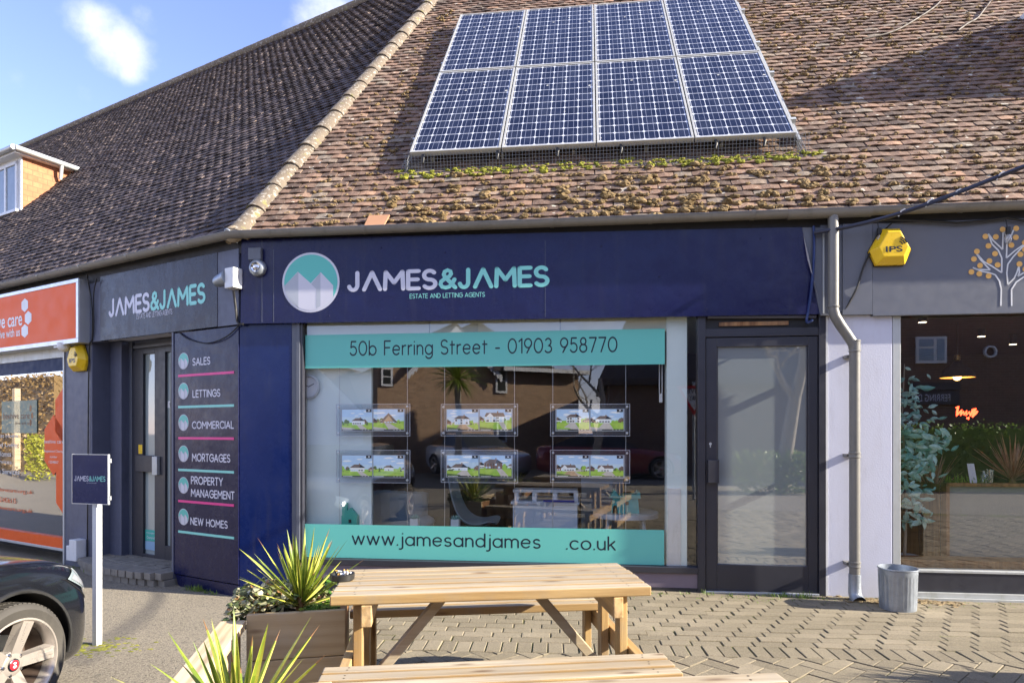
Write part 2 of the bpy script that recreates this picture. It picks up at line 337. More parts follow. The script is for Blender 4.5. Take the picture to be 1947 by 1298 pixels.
M['soot'] = plain('dark_timber', (.02,.02,.024), .7)
M['white'] = plain('white_upvc', (.72,.73,.74), .35, var=.05, dirt=(.5,.5,.46))
M['cream'] = plain('cream_board', (.62,.65,.54), .6, var=.06)
M['alu'] = plain('brushed_aluminium', (.62,.64,.66), .38, .75, .08)
M['alu_dull'] = plain('dull_aluminium_frame', (.5,.52,.52), .42, .3, .12, dirt=(.32,.33,.25))
M['render'] = plain('white_painted_render', (.56,.575,.68), .75, var=.05, bmp=.3, bscale=80, dirt=(.47,.47,.54))
M['mauve'] = plain('mauve_grey_panel', (.17,.14,.18), .45, var=.12)
M['teal'] = plain('teal_vinyl', (.10,.50,.44), .35, var=.04)
def teal_film():
    m, nt, b, N, L = nodes('translucent_teal_film'); b.inputs['Base Color'].default_value = (.17,.62,.55,1); b.inputs['Roughness'].default_value = .3; t = N('ShaderNodeBsdfTranslucent'); t.inputs[0].default_value = (.25,.80,.72,1); mx = N('ShaderNodeMixShader'); mx.inputs[0].default_value = .18
    L(b.outputs[0], mx.inputs[1]); L(t.outputs[0], mx.inputs[2]); L(mx.outputs[0], nt.nodes['Material Output'].inputs[0]); return m
M['teal_film'] = teal_film()
M['teal_t'] = plain('teal_lettering_vinyl', (.24,.66,.60), .4, var=.03)
M['silver_t'] = plain('silver_white_lettering_vinyl', (.62,.62,.72), .4, var=.03)
M['ink'] = plain('dark_navy_lettering', (.006,.012,.028), .4, var=.02)
M['pink'] = plain('magenta_vinyl', (.78,.03,.26), .4, var=.03)
M['logo_pale'] = plain('pale_lilac_vinyl', (.60,.60,.68), .4, var=.03)
M['logo_mid'] = plain('grey_lilac_vinyl', (.42,.45,.51), .4, var=.05)
M['orange'] = plain('orange_sign_acrylic', (.86,.13,.018), .5, var=.06, scale=2, spec=.25)
M['orange2'] = plain('orange_vinyl', (.80,.11,.006), .5, var=.06, spec=.3)
M['navy_flat'] = plain('navy_film', (.006,.022,.085), .5, spec=.15)
M['yellow'] = plain('yellow_plastic', (.86,.56,.02), .3, var=.06)
M['signgrey'] = plain('grey_fascia_paint', (.125,.135,.165), .42, var=.06)
M['dot'] = plain('apricot_vinyl', (.80,.45,.12), .4, var=.03)
M['pine'] = wood('pine_boards', (.34,.265,.165), (.50,.43,.315))
M['pine_edge'] = wood('golden_pine_edges', (.30,.185,.07), (.43,.29,.125))
M['pine_z'] = wood('pine_posts', (.33,.20,.075), (.46,.31,.13), 'z')
M['pine_y'] = wood('pine_bearers', (.42,.26,.10), (.60,.41,.19), 'y')
M['planter'] = wood('planter_boards', (.50,.37,.21), (.66,.53,.34))
M['rail'] = wood('pale_rail_timber', (.48,.36,.21), (.66,.54,.36), 'y')
M['oak'] = wood('brown_oak', (.22,.10,.035), (.38,.20,.08), 'z', False)
M['soil'] = plain('dark_compost', (.03,.022,.015), .95, bmp=1, bscale=40)
M['brick_y'] = brick('buff_stock_brick', (.50,.32,.19), (.30,.18,.11), (.30,.26,.2))
M['brick_d'] = brick('dark_red_brick', (.20,.11,.075), (.13,.075,.055), (.24,.21,.18))
M['hung'] = brick('hung_clay_tile', (.46,.19,.09), (.36,.14,.065), (.22,.11,.06), .165, .1, 'yz')
M['glass'] = glass('shop_glass', (.97,.99,.985), 3.0)
M['glass_dark'] = glass('restaurant_glass', (.97,.98,.97), 4.0)
M['glass_film'] = glass('hazy_film_glass', (.9,.93,.93), 4.5, .0, .15, (.28,.33,.33))
M['frost'] = glass('frosted_glass', (.6,.65,.66), 6.5, .015, .82, (.27,.31,.32))
M['frost_pale'] = glass('pale_frosted_glass', (.6,.65,.66), 2.0, .03, .85, (.36,.42,.42))
M['acrylic'] = glass('clear_acrylic', (.93,.95,.97), 1.0, .02, .06, (.6,.66,.75))
M['acrylic_edge'] = plain('bright_acrylic_edge', (.70,.72,.80), .25, var=.03)
M['mesh_wire'] = plain('galvanised_mesh_wire', (.26,.27,.28), .5, .3)
M['steel'] = plain('steel_wire', (.55,.57,.6), .35, .6)
M['room_white'] = plain('pale_interior_wall', (.80,.91,.90), .7, var=.04)
M['room_grey'] = plain('dark_interior_wall', (.13,.125,.12), .8)
M['room_dark'] = plain('restaurant_interior_wall', (.075,.065,.055), .85)
M['carpet'] = plain('charcoal_carpet', (.05,.05,.052), .95)
M['desk'] = plain('white_desk_laminate', (.78,.84,.92), .45, var=.04)
M['fabric'] = plain('grey_blue_fabric', (.30,.40,.50), .9, bmp=.6, bscale=220)
M['shell'] = plain('grey_moulded_shell', (.42,.50,.54), .45)
M['model'] = plain('teal_painted_wood', (.05,.42,.34), .5, var=.08)
M['model2'] = plain('turquoise_painted_wood', (.08,.62,.60), .45, var=.1)
M['hole'] = plain('dark_cutout', (.01,.014,.014), .8)
M['screen'] = plain('grey_screen_panel', (.24,.25,.235), .35, var=.1)
M['asphalt'] = None
M['carpaint'] = plain('black_metallic_car_paint', (.010,.011,.015), .22, .3, .1, coat=1, rvar=.03)
M['silverpaint'] = plain('silver_car_paint', (.55,.57,.6), .25, .5, .05, coat=1, rvar=.03)
M['redpaint'] = plain('dark_red_car_paint', (.25,.02,.03), .25, .2, .05, coat=1)
M['tyre'] = plain('dusty_tyre_rubber', (.055,.05,.043), .8, var=.3, dirt=(.11,.1,.085), bmp=.3)
M['rim'] = plain('bronze_silver_alloy', (.50,.45,.40), .32, .6, .15, dirt=(.3,.25,.2))
M['rim_dark'] = plain('brown_inner_rim', (.10,.07,.055), .5, .3)
M['chrome'] = plain('chrome', (.75,.75,.75), .12, 1, .03)
M['lens'] = plain('headlight_lens', (.30,.36,.38), .05, .2, .2, coat=1)
M['redcap'] = plain('red_enamel', (.55,.02,.03), .3)
M['rubber_trim'] = plain('textured_black_trim', (.018,.018,.018), .55, bmp=.5, bscale=200)
M['leaf_y'] = leaf_mat('yellow_leaf_margin', (.46,.47,.05), (.64,.60,.13))
M['leaf_g'] = leaf_mat('olive_green_leaf', (.13,.20,.02), (.28,.34,.04))
M['leaf_brown'] = leaf_mat('dry_brown_leaf_tip', (.25,.13,.05), (.38,.2,.08))
M['ivy'] = leaf_mat('variegated_ivy', (.05,.09,.02), (.30,.30,.13))
M['ivy_pale'] = leaf_mat('cream_ivy', (.38,.36,.2), (.55,.52,.34))
M['herb'] = leaf_mat('bright_green_herb', (.05,.16,.015), (.12,.26,.03))
M['weed'] = leaf_mat('weed_green', (.12,.22,.02), (.25,.36,.05))
M['euc'] = leaf_mat('blue_green_leaf', (.10,.34,.31), (.56,.80,.76), .4, .15)
M['cord'] = leaf_mat('red_brown_spike', (.32,.11,.08), (.62,.36,.28))
M['hedge'] = leaf_mat('hedge_leaf', (.09,.19,.02), (.34,.48,.10))
M['beech'] = leaf_mat('brown_beech_leaf', (.20,.12,.045), (.42,.28,.11))
M['conifer'] = leaf_mat('yellow_conifer', (.32,.34,.03), (.55,.52,.06))
M['bark'] = plain('grey_bark', (.32,.28,.22), .9, bmp=1, bscale=18, var=.35)
M['moss'] = leaf_mat('brown_green_moss', (.13,.085,.03), (.26,.18,.085), .95, 0)
M['moss_g'] = leaf_mat('bright_green_moss', (.12,.135,.012), (.30,.29,.03), .95, 0)
M['slab'] = plain('red_brown_clay_slip', (.42,.22,.12), .8)
M['lamp_glow'] = plain('warm_lamp_glow', (1,.55,.15), .5, emit=4)
M['spot_glow'] = plain('downlight_glow', (1,.8,.5), .5, emit=2.2)
M['neon'] = plain('red_neon', (1,.06,.02), .4, emit=3.0)
M['green_film'] = glass('pale_green_film', (.75,.85,.8), 1.2, .0, .55, (.5,.62,.56))
# ------------------------------------------------------------------ a geometric stroke alphabet for the signs
def _arc(cx, cy, rx, ry, a0, a1, n=14): return [(cx + rx*math.cos(R(a0+(a1-a0)*i/n)), cy + ry*math.sin(R(a0+(a1-a0)*i/n))) for i in range(n+1)]
_O = lambda cx, cy, rx, ry: _arc(cx, cy, rx, ry, 90, 450, 26)
def _s(cx, h, rx): return [_arc(cx, h*.745, rx*.93, h*.255, 32, 270) + _arc(cx, h*.245, rx, h*.245, 90, -148)[1:]]
GL = {
 'J': (.52, [[(.42,1),(.42,.28)] + _arc(.2,.28,.22,.28,0,-165)[1:]]), 'Λ': (.84, [[(.0,0),(.42,1)], [(.42,1),(.84,0)]]), 'A': (.84, [[(.0,0),(.42,1)], [(.42,1),(.84,0)], [(.14,.32),(.70,.32)]]),
 'M': (.95, [[(0,0),(.04,1)], [(.04,1),(.475,.36)], [(.475,.36),(.91,1)], [(.91,1),(.95,0)]]), 'E': (.55, [[(0,1),(0,0)], [(0,1),(.55,1)], [(0,.52),(.5,.52)], [(0,0),(.55,0)]]), 'S': (.6, _s(.3, 1, .30)),
 '&': (.80, [[(.80,0),(.5,.35),(.27,.60),(.20,.76),(.25,.92),(.40,1),(.55,.93),(.58,.78),(.50,.65),(.24,.50),(.07,.36),(.03,.2),(.12,.05),(.3,0),(.48,.05),(.62,.2),(.76,.46)]]),
 'L': (.52, [[(0,1),(0,0)], [(0,0),(.52,0)]]), 'T': (.64, [[(0,1),(.64,1)], [(.32,1),(.32,0)]]), 'N': (.74, [[(0,0),(0,1)], [(0,1),(.74,0)], [(.74,0),(.74,1)]]), 'I': (.0, [[(0,0),(0,1)]]),
 'G': (.88, [_arc(.5,.5,.5,.5,42,360,24), [(.5,.5),(1.0,.5)]]), 'C': (.86, [_arc(.5,.5,.5,.5,45,315,24)]), 'O': (1.0, [_O(.5,.5,.5,.5)]), 'D': (.78, [[(0,0),(0,1)], [(0,1),(.3,1)] + _arc(.3,.5,.48,.5,90,-90)[1:] + [(0,0)]]),
 'P': (.58, [[(0,0),(0,1)], [(0,1),(.3,1)] + _arc(.3,.73,.28,.27,90,-90)[1:] + [(0,.46)]]), 'R': (.62, [[(0,0),(0,1)], [(0,1),(.3,1)] + _arc(.3,.73,.28,.27,90,-90)[1:] + [(0,.46)], [(.28,.46),(.62,0)]]),
 'Y': (.72, [[(0,1),(.36,.45)], [(.72,1),(.36,.45)], [(.36,.45),(.36,0)]]), 'H': (.72, [[(0,0),(0,1)], [(.72,0),(.72,1)], [(0,.52),(.72,.52)]]), 'W': (1.2, [[(0,1),(.3,0)], [(.3,0),(.6,1)], [(.6,1),(.9,0)], [(.9,0),(1.2,1)]]), 'F': (.52, [[(0,0),(0,1)], [(0,1),(.52,1)], [(0,.52),(.46,.52)]]),
 'w': (.88, [[(0,.66),(.22,0)], [(.22,0),(.44,.66)], [(.44,.66),(.66,0)], [(.66,0),(.88,.66)]]), '.': (.02, [[(0,0),(.02,.02)]]), 'j': (.14, [[(.14,.66),(.14,-.14)] + _arc(-.03,-.14,.17,.17,0,-110)[1:], [(.14,.92),(.145,.925)]]),
 'a': (.62, [_O(.31,.33,.31,.33), [(.62,.66),(.62,0)]]), 'm': (.92, [[(0,.66),(0,0)], [(0,.38)] + _arc(.23,.42,.23,.24,170,0) + [(.46,0)], [(.46,.38)] + _arc(.69,.42,.23,.24,170,0) + [(.92,0)]]), 'n': (.5, [[(0,.66),(0,0)], [(0,.38)] + _arc(.25,.40,.25,.26,170,0) + [(.5,0)]]),
 'e': (.62, [[(.01,.35),(.62,.35)] + _arc(.31,.33,.31,.33,4,318,22)[1:]]), 's': (.44, _s(.22, .66, .22)), 'd': (.62, [_O(.31,.33,.31,.33), [(.62,1.02),(.62,0)]]), 'b': (.62, [_O(.31,.33,.31,.33), [(0,1.02),(0,0)]]), 'c': (.54, [_arc(.31,.33,.31,.33,46,314,20)]), 'o': (.64, [_O(.32,.33,.32,.33)]),
 'u': (.5, [[(0,.66),(0,.26)] + _arc(.25,.26,.25,.26,180,350)[1:], [(.5,.66),(.5,0)]]), 'k': (.46, [[(0,1.02),(0,0)], [(.43,.66),(.02,.27)], [(.16,.40),(.46,0)]]), 'r': (.3, [[(0,.66),(0,0)], [(0,.36)] + _arc(.26,.40,.26,.26,170,80)]), 'i': (.02, [[(0,.66),(0,0)], [(0,.92),(.005,.925)]]),
 'g': (.62, [_O(.31,.33,.31,.33), [(.62,.66),(.62,.0)] + _arc(.31,.0,.31,.30,0,-150)[1:]]), 't': (.36, [[(.14,.9),(.14,0)], [(0,.66),(.36,.66)]]), 'h': (.5, [[(0,1.02),(0,0)], [(0,.38)] + _arc(.25,.40,.25,.26,170,0) + [(.5,0)]]), 'v': (.5, [[(0,.66),(.25,0)], [(.25,0),(.5,.66)]]),
 '5': (.56, [[(.5,1),(.1,1)], [(.1,1),(.05,.56)] + _arc(.26,.32,.30,.32,135,-150)]), '0': (.7, [_O(.35,.5,.35,.5)]), '1': (.24, [[(0,.82),(.24,1)], [(.24,1),(.24,0)]]), '9': (.6, [_O(.3,.68,.3,.32), [(.585,.6),(.2,0)]]), '3': (.54, [_arc(.25,.75,.24,.25,150,-90) + _arc(.25,.25,.29,.25,90,-150)[1:]]), '8': (.58, [_O(.29,.76,.22,.24), _O(.29,.27,.29,.27)]), '7': (.56, [[(0,1),(.56,1)], [(.56,1),(.18,0)]]),
 '2': (.56, [_arc(.28,.72,.26,.28,160,-30) + [(.02,0)], [(.02,0),(.56,0)]]), '4': (.62, [[(.45,0),(.45,1)], [(.45,1),(0,.28)], [(0,.28),(.62,.28)]]), '6': (.6, [_O(.3,.32,.3,.32), [(.03,.42),(.4,1)]]), '-': (.32, [[(0,.36),(.32,.36)]]), ' ': (.30, []), '@': (.6, [_O(.3,.33,.3,.33)]),
}
def strokes(body, name, m, parent, x0, x1, z0, z1, y, wt=.10, gap=.17):
    """lettering drawn with flat round strokes into the box x0..x1, z0..z1 on the plane y"""
    x = 0; lines = []; wi = 0; own = []
    for ch in body:
        if ch == ' ': wi += 1
        adv, st = GL[ch]
        for s in st: lines.append([(x + p[0], p[1]) for p in s]); own.append(wi)
        x += adv + gap + (wt*.6)
    xs = [p[0] for l in lines for p in l]; zs = [p[1] for l in lines for p in l]; h = wt/2
    ax, bx, az, bz = min(xs)-h, max(xs)+h, min(zs)-h, max(zs)+h; sx, sz = (x1-x0)/(bx-ax), (z1-z0)/(bz-az)
    n = 8; parts = {}
    for l, k in zip(lines, own):
        mb = parts.setdefault(k, MB()); mb2 = MB(); mb2.tube([(p[0], 0, p[1]) for p in l], h, n)
        for p in (l[0], l[-1]): mb2.ball((p[0], 0, p[1]), h*.995, n, 4)
        mb.raw([(x0 + (v[0]-ax)*sx, y + v[1]*.012*abs(sz), z0 + (v[2]-az)*sz) for v in mb2.v], mb2.f)
    for mb in parts.values(): mb.build(name, m, parent, smooth=60)
# ------------------------------------------------------------------ ground
def asphalt_mat():
    m, nt, b, N, L_ = nodes('worn_asphalt'); v = mapped(N, L_)
    c = mix(N, L_, tex(N, L_, v, 1.1, 6), (.13,.11,.082), (.225,.195,.145))
    c = mix(N, L_, maprange(N, L_, tex(N, L_, v, 90, 4, .7), .40, .68, 0, .8), c, (.37,.325,.25))
    c = mix(N, L_, maprange(N, L_, tex(N, L_, v, 55, 3, .6), .56, .66, 0, .8), c, (.05,.045,.04))
    L_(c, b.inputs['Base Color']); b.inputs['Roughness'].default_value = .9; bump(N, L_, b, tex(N, L_, v, 75, 6, .75), 1, .014); return m
M['asphalt'] = asphalt_mat()
def ground():
    xs = sorted(set([-400,-120,-60,-30,-15,-9,-6,-4,-3] + [round(-2.4 + .12*i, 3) for i in range(14)] + [0,3,8,20,60,120,400])); ys = [-400,-120,-60,-30,-15,-8,-4,-2,0,1,2,3,4,5,6,8,10,15,30,60,120,400]
    m = MB(); m.raw([(x, y, gh(x)) for y in ys for x in xs], [(j*len(xs)+i, j*len(xs)+i+1, (j+1)*len(xs)+i+1, (j+1)*len(xs)+i) for j in range(len(ys)-1) for i in range(len(xs)-1)])
    tag(m.build('ground', M['asphalt'], smooth=60), kind='structure')
ground()
def paver_mat():
    m, nt, b, N, L_ = nodes('buff_concrete_pavers'); v = mapped(N, L_); g = N('ShaderNodeNewGeometry')
    c = ramp(N, [(0,(.145,.122,.083)),(.5,(.20,.17,.118)),(1,(.26,.22,.155))]); L_(g.outputs['Random Per Island'], c.inputs[0]); col = c.outputs[0]
    col = mix(N, L_, maprange(N, L_, tex(N, L_, v, 1.3, 5), .35, .7, 0, .75), col, (.13,.11,.068))
    col = mix(N, L_, maprange(N, L_, tex(N, L_, v, 120, 4, .7), .45, .7, 0, .55), col, (.36,.30,.20))
    col = mix(N, L_, maprange(N, L_, tex(N, L_, v, 70, 3), .58, .68, 0, .6), col, (.12,.09,.06))
    L_(col, b.inputs['Base Color']); b.inputs['Roughness'].default_value = .88; bump(N, L_, b, tex(N, L_, v, 110, 6, .75), .8, .006); return m
M['paver'] = paver_mat()
def joint_mat():
    m, nt, b, N, L_ = nodes('mossy_joint_sand'); v = mapped(N, L_)
    c = mix(N, L_, maprange(N, L_, tex(N, L_, v, 2.2, 5), .45, .6), (.09,.07,.04), (.13,.145,.022))
    L_(c, b.inputs['Base Color']); b.inputs['Roughness'].default_value = 1; bump(N, L_, b, tex(N, L_, v, 90, 4), 1, .006); return m
M['joint'] = joint_mat()
def paving():
    a = R(-3.5); ca, sa = math.cos(a), math.sin(a); O = (1.08, 4.15)
    def w(p, q): return (O[0] + p*ca - q*sa, O[1] + p*sa + q*ca)
    m = MB()
    def pav(cx, cy, lx, ly, rot=0):
        x, y = w(cx, cy)
        if x < -1.12 + .12*math.sin(y*9) or x > 8.2 or y < -.6: return
        li = F.o; yi = (x-li[0])*F.i[0] + (y-li[1])*F.i[1]
        if yi > .12: return
        dz = random.uniform(-.004, .003); t = rot + a + random.uniform(-.012, .012); c, s = math.cos(t), math.sin(t); g = .0032
        tx, ty = random.uniform(-.006,.006), random.uniform(-.01,.01); e = .0045
        def ring(hx, hy, z): return [(x + px*c - py*s, y + px*s + py*c, z + dz + px*tx + py*ty) for px, py in ((-hx,-hy),(hx,-hy),(hx,hy),(-hx,hy))]
        hx, hy = lx/2 - g, ly/2 - g
        m.raw(ring(hx, hy, -.05) + ring(hx, hy, -e) + ring(hx-e, hy-e, 0), [(8,9,10,11)] + [(r+i, r+(i+1) % 4, r+4+(i+1) % 4, r+4+i) for r in (0, 4) for i in range(4)])
    for i in range(-26, 80): pav(i*.1, 0, .1, .2)                       # the header course
    for j in range(0, 20):
        for i in range(-14, 40): pav(i*.2 + (j*.067 % .2) + random.uniform(-.004,.004), .152 + j*.1045, .2, .1)
    # herringbone at 45 degrees nearer than the header course
    c45 = math.sqrt(.5)
    def cut(poly, f):
        out = []
        for a, b in zip(poly, poly[1:] + poly[:1]):
            fa, fb = f(a), f(b)
            if fa <= 0: out.append(a)
            if fa*fb < 0: t = fa/(fa-fb); out.append((a[0]+(b[0]-a[0])*t, a[1]+(b[1]-a[1])*t))
        return out
    def pavpoly(poly):
        poly = cut(poly, lambda q: q[1] + .104)
        if len(poly) < 3: return
        cx_ = sum(q[0] for q in poly)/len(poly); cy_ = sum(q[1] for q in poly)/len(poly); x, y = w(cx_, cy_)
        if x < -1.12 + .12*math.sin(y*9) or x > 8.2 or y < -.6: return
        dz = random.uniform(-.004, .003); tx, ty = random.uniform(-.006,.006), random.uniform(-.01,.01); n = len(poly)
        def ring(d, z):
            out = []
            for k in range(n):
                p0, p1, p2 = [Vector(poly[(k+o) % n]) for o in (-1, 0, 1)]; e0 = (p1-p0).normalized(); e1 = (p2-p1).normalized(); n0 = Vector((-e0.y, e0.x)); n1 = Vector((-e1.y, e1.x))
                b_ = n0+n1; q = p1 + b_*(d/max(.25, b_.dot(n0))) if b_.length > .01 else p1
                X, Y = w(q.x, q.y); out.append((X, Y, z + dz + (q.x-cx_)*tx + (q.y-cy_)*ty))
            return out
        m.raw(ring(.0030, -.05) + ring(.0030, -.0025) + ring(.0055, 0), [tuple(range(2*n, 3*n))] + [(r_+k, r_+(k+1) % n, r_+n+(k+1) % n, r_+n+k) for r_ in (0, n) for k in range(n)])
    for i in range(-60, 90):
        for j in range(-90, 40):
            k = (i - j) % 4
            if k not in (0, 3): continue
            q = [(i,j),(i+2,j),(i+2,j+1),(i,j+1)] if k == 0 else [(i,j),(i+1,j),(i+1,j+2),(i,j+2)]
            q = [((a - b)*.103*c45, (a + b)*.103*c45) for a, b in q]
            if min(b for a, b in q) < -.11 and max(b for a, b in q) > -4.6 and -3 < q[0][0] < 8: pavpoly(q)
    tag(m.build('paving', M['paver']), kind='structure')
    b = MB(); b.face([w(-2.2, -4.7) + (-.008,), w(8, -4.7) + (-.008,), w(8, 2.3) + (-.008,), w(-2.2, 2.3) + (-.008,)]); tag(b.build('paving_bed', M['joint']), kind='structure')
paving()
# ------------------------------------------------------------------ the building
B = thing('shop_building', 'bent row of shops with steep clay tiled roofs and navy and grey shopfronts', 'building', (0,0,0), F)
RL = AL - AF
HV = .1995                                        # hip: u = HV * (y) in the front frame
VR = (9.9 - Z0) / K / PC                          # slope length up to the ridge
def deck(name, u0, u1, sgn, rotz):
    y1 = Y0 + VR*PC; h0, h1 = HV*Y0*sgn, HV*y1*sgn
    a = (u0, Y0, Z0-.03); 
    m = MB()
    if sgn > 0: m.face([(h0,Y0,Z0-.03),(u1,Y0,Z0-.03),(u1,y1,9.87),(h1,y1,9.87)]); m.face([(h1,y1,9.87),(u1,y1,9.87),(u1,y1+5.6,3.4),(h1+1.1,y1+5.6,3.4)])
    else: m.face([(u0,Y0,Z0-.03),(h0,Y0,Z0-.03),(h1,y1,9.87),(u0+3.6,y1,9.87)]); m.face([(u0+3.6,y1,9.87),(h1,y1,9.87),(h1-1.1,y1+5.6,3.4),(u0,y1+5.6,3.4)]); m.face([(u0,Y0,Z0-.03),(u0+3.6,y1,9.87),(u0,y1+5.6,3.4)])
    m.build(name, M['deck'], B, rotz=rotz)
def tiles(mat, u0, u1, inside, rotz, keep):
    m = MB(); g, wd = .1, .165; rows = int(VR / g)
    rs = random.Random(3)
    for j in range(rows):
        v = j*g; n_ = int((u1-u0)/wd)+1; wav = .006*math.sin(j*.9)
        for i in range(n_):
            u = u0 + (i + .5*(j % 2)) * wd + rs.uniform(-.004,.004)
            if not inside(u, v + .05) or not keep(u, v): continue
            sag = .012*mnoise.noise(Vector((u*.7, v*.6, 3))); lift = .017 + rs.uniform(-.003,.006) + sag; tw = rs.uniform(-.004,.004); dv = rs.uniform(-.006,.006) + wav*0
            cam_ = .005 + rs.uniform(0,.003); h = wd/2 - .002; x0, xm, x1 = u-h, u, u+h
            a, b = v + dv, v + .17
            p = [rp(x0,a,lift-tw), rp(xm,a,lift+cam_), rp(x1,a,lift+tw), rp(x0,b,-.004+sag), rp(xm,b,.002+sag), rp(x1,b,-.004+sag),
                 rp(x0,a,lift-tw-.013), rp(xm,a,lift+cam_-.013), rp(x1,a,lift+tw-.013), rp(x0,b,-.02), rp(x1,b,-.02)]
            m.raw(p, [(0,1,4,3),(1,2,5,4),(6,7,1,0),(7,8,2,1),(9,6,0,3),(8,10,5,2)])
    return m.build('roof', mat, B, rotz=rotz)
deck('roof_deck', 0, 12, 1, None); deck('roof_deck', -21.2, 0, -1, RL)
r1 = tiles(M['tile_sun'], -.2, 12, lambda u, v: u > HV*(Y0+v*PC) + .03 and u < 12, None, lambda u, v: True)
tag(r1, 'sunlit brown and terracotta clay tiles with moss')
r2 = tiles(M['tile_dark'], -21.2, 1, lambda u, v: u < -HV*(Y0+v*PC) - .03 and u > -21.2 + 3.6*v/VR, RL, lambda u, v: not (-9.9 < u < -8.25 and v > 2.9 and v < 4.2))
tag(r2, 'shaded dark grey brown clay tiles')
def hip():
    m = MB(); d = Vector((HV, 1, K)); ln = (9.95 - Z0)/K; seg = .42; n = int(ln * d.length / seg); dn = d.normalized()
    side = dn.cross(Vector((0,0,1))).normalized(); up = side.cross(dn)
    P0 = Vector((HV*Y0, Y0, Z0+.015)) - dn*.04
    for i in range(n+1):
        a = P0 + dn*seg*i; b = a + dn*(seg+.03)
        vs = []; k = 9
        for p, r, off in ((a, .112+random.uniform(-.004,.004), .014), (b, .104, .0)):
            for rr in (r, r-.018):
                for j in range(k): t = math.pi*j/(k-1); vs.append(p + side*(-math.cos(t)*rr*1.0) + up*(math.sin(t)*rr*.82 - .025 + off))
        fs = []
        for j in range(k-1): fs += [(j,j+1,2*k+j+1,2*k+j), (k+j,3*k+j,3*k+j+1,k+j+1), (j,k+j,k+j+1,j+1), (2*k+j,2*k+j+1,3*k+j+1,3*k+j)]
        m.raw(vs, fs)
    m.build('hip_tiles', M['hip'], B, smooth=40)
    q = MB()
    for s_ in (-1, 1):                              # mortar bedding each side
        pts = []
        for i in range(60):
            p = P0 + dn*(ln*d.length*i/59); pts.append(p + side*s_*(.108+random.uniform(-.012,.016)) + up*(-.045+random.uniform(-.012,.012)))
        q.tube(pts, [random.uniform(.018,.034) for _ in pts], 6)
    q.ball(tuple(P0 + up*.02), .10, 12, 8, (1,.5,.8))
    q.build('hip_mortar', M['mortar'], B, smooth=60)
    e = MB(); c = P0 + side*.0 + up*.075 - dn*.05
    e.tube([c + (side*math.cos(t)+up*math.sin(t))*.03 for t in [i*.5 for i in range(11)]] + [c + side*.03 - up*.12], .006, 6); e.build('hip_iron', M['zinc'], B, smooth=60)
hip()
def ridge(u0, u1, rotz):
    m = MB(); y = Y0+VR*PC; u = u0
    while u < u1:
        e = min(u+.45, u1); m.tube([(u,y,9.88),(e,y,9.885)], [.12,.112], 14); u += .44
    m.build('ridge_tiles', M['hip'], B, smooth=50, rotz=rotz)
ridge(-17.6, -1.1, RL); ridge(1.1, 12, None)
# gutter and eaves board
def gutter():
    cor = F.w((HV*-.12*.5, -.12, 3.2)); b = BASE[B.name]
    inv = lambda p: Vector(((p.x-F.o[0])*F.u[0]+(p.y-F.o[1])*F.u[1], (p.x-F.o[0])*F.i[0]+(p.y-F.o[1])*F.i[1], p.z))
    def path(y, z): return [inv(L.w((-21.3, y, z))), Vector((HV*y, y, z)), Vector((11.9, y, z))]
    prof = [(-.056*math.cos(t), -.05*math.sin(t)) for t in [math.pi*i/10 for i in range(11)]]
    inn = [(x*.9, z*.9) for x, z in prof][::-1]
    m = MB(); m.sweep([(-.060,.0),(-.060,.008),(-.054,.008)] + [(-.054,0)] , path(-.115, 3.245)); m.sweep(prof + inn, path(-.115, 3.245), closed=True)
    m.sweep([(.05,-.0),(.05,.006),(.062,.006),(.062,0)], path(-.115, 3.245), closed=True)
    m.build('gutter', M['gutter'], B, smooth=50)
    for us, rz in (([.35, 1.25, 2.1, 2.95, 3.8, 4.65, 6.3, 7.2], None), ([-.7,-1.6,-2.5,-3.4,-4.3,-5.2,-6.1], RL)):
        for u in us:
            k = MB(); k.sweep([(x*1.06, z*1.07) for x, z in prof] + [(.06,.012),(-.06,.012)], [(u,-.115,3.245),(u+.035,-.115,3.245)], closed=True); k.build('gutter_clip', M['gutter'], B, smooth=40, rotz=rz)
    k = MB(); k.sweep([(x*1.08, z*1.1-.004) for x, z in prof], [(4.95,-.115,3.245),(5.62,-.115,3.245)]); k.build('gutter_outlet', M['gutter'], B, smooth=40)
    s = MB(); s.sweep([(-.0,3.08),(-.0,3.26)], [v*1 - Vector((0,0,v.z)) for v in path(-.025, 0)]); s.sweep([(.03,3.255),(-.05,3.235)], [v - Vector((0,0,v.z)) for v in path(-.06, 0)])
    s.build('eaves_board', M['soot'], B)
gutter()
# walls behind the fronts, floors, ceilings and room walls
m = MB(); m.box(5.30, 5.84, 0, .35, -.1, 2.42); m.build('pillar', M['render'], B, bevel=.008)
m = MB(); m.box(0.02, 5.30, .06, .30, 2.46, 3.2); m.box(5.30, 12, .06, .30, 2.42, 3.2); m.box(11.7, 12, .0, .3, -.1, 2.42); m.build('wall', M['room_grey'], B)
m = MB(); m.box(0.03, 12, .3, 8.4, -.12, .0); m.build('floor', M['carpet'], B)
m = MB(); m.box(.0, 12, .3, 8.4, 2.62, 2.72); m.build('ceiling', M['room_white'], B)
m = MB(); m.box(.0, 5.42, 4.6, 4.7, 0, 2.62); m.box(5.42, 5.52, .36, 4.7, 0, 2.62); m.box(.02, .10, .31, 4.6, 0, 2.62); m.build('interior_wall', M['room_grey'], B)
m = MB(); m.box(5.53, 12, 4.2, 4.3, 0, 2.61); m.box(5.53, 5.60, .36, 4.2, 0, 2.61); m.box(11.9, 12, .31, 4.2, 0, 2.61); m.box(5.60, 11.9, .36, 4.2, 2.50, 2.60); m.build('interior_wall', M['room_dark'], B)
m = MB(); m.box(3.4, 12, 8.3, 8.4, -.1, 3.2); m.box(11.9, 12, 4.3, 8.3, -.1, 3.2); m.build('wall', M['brick_d'], B)
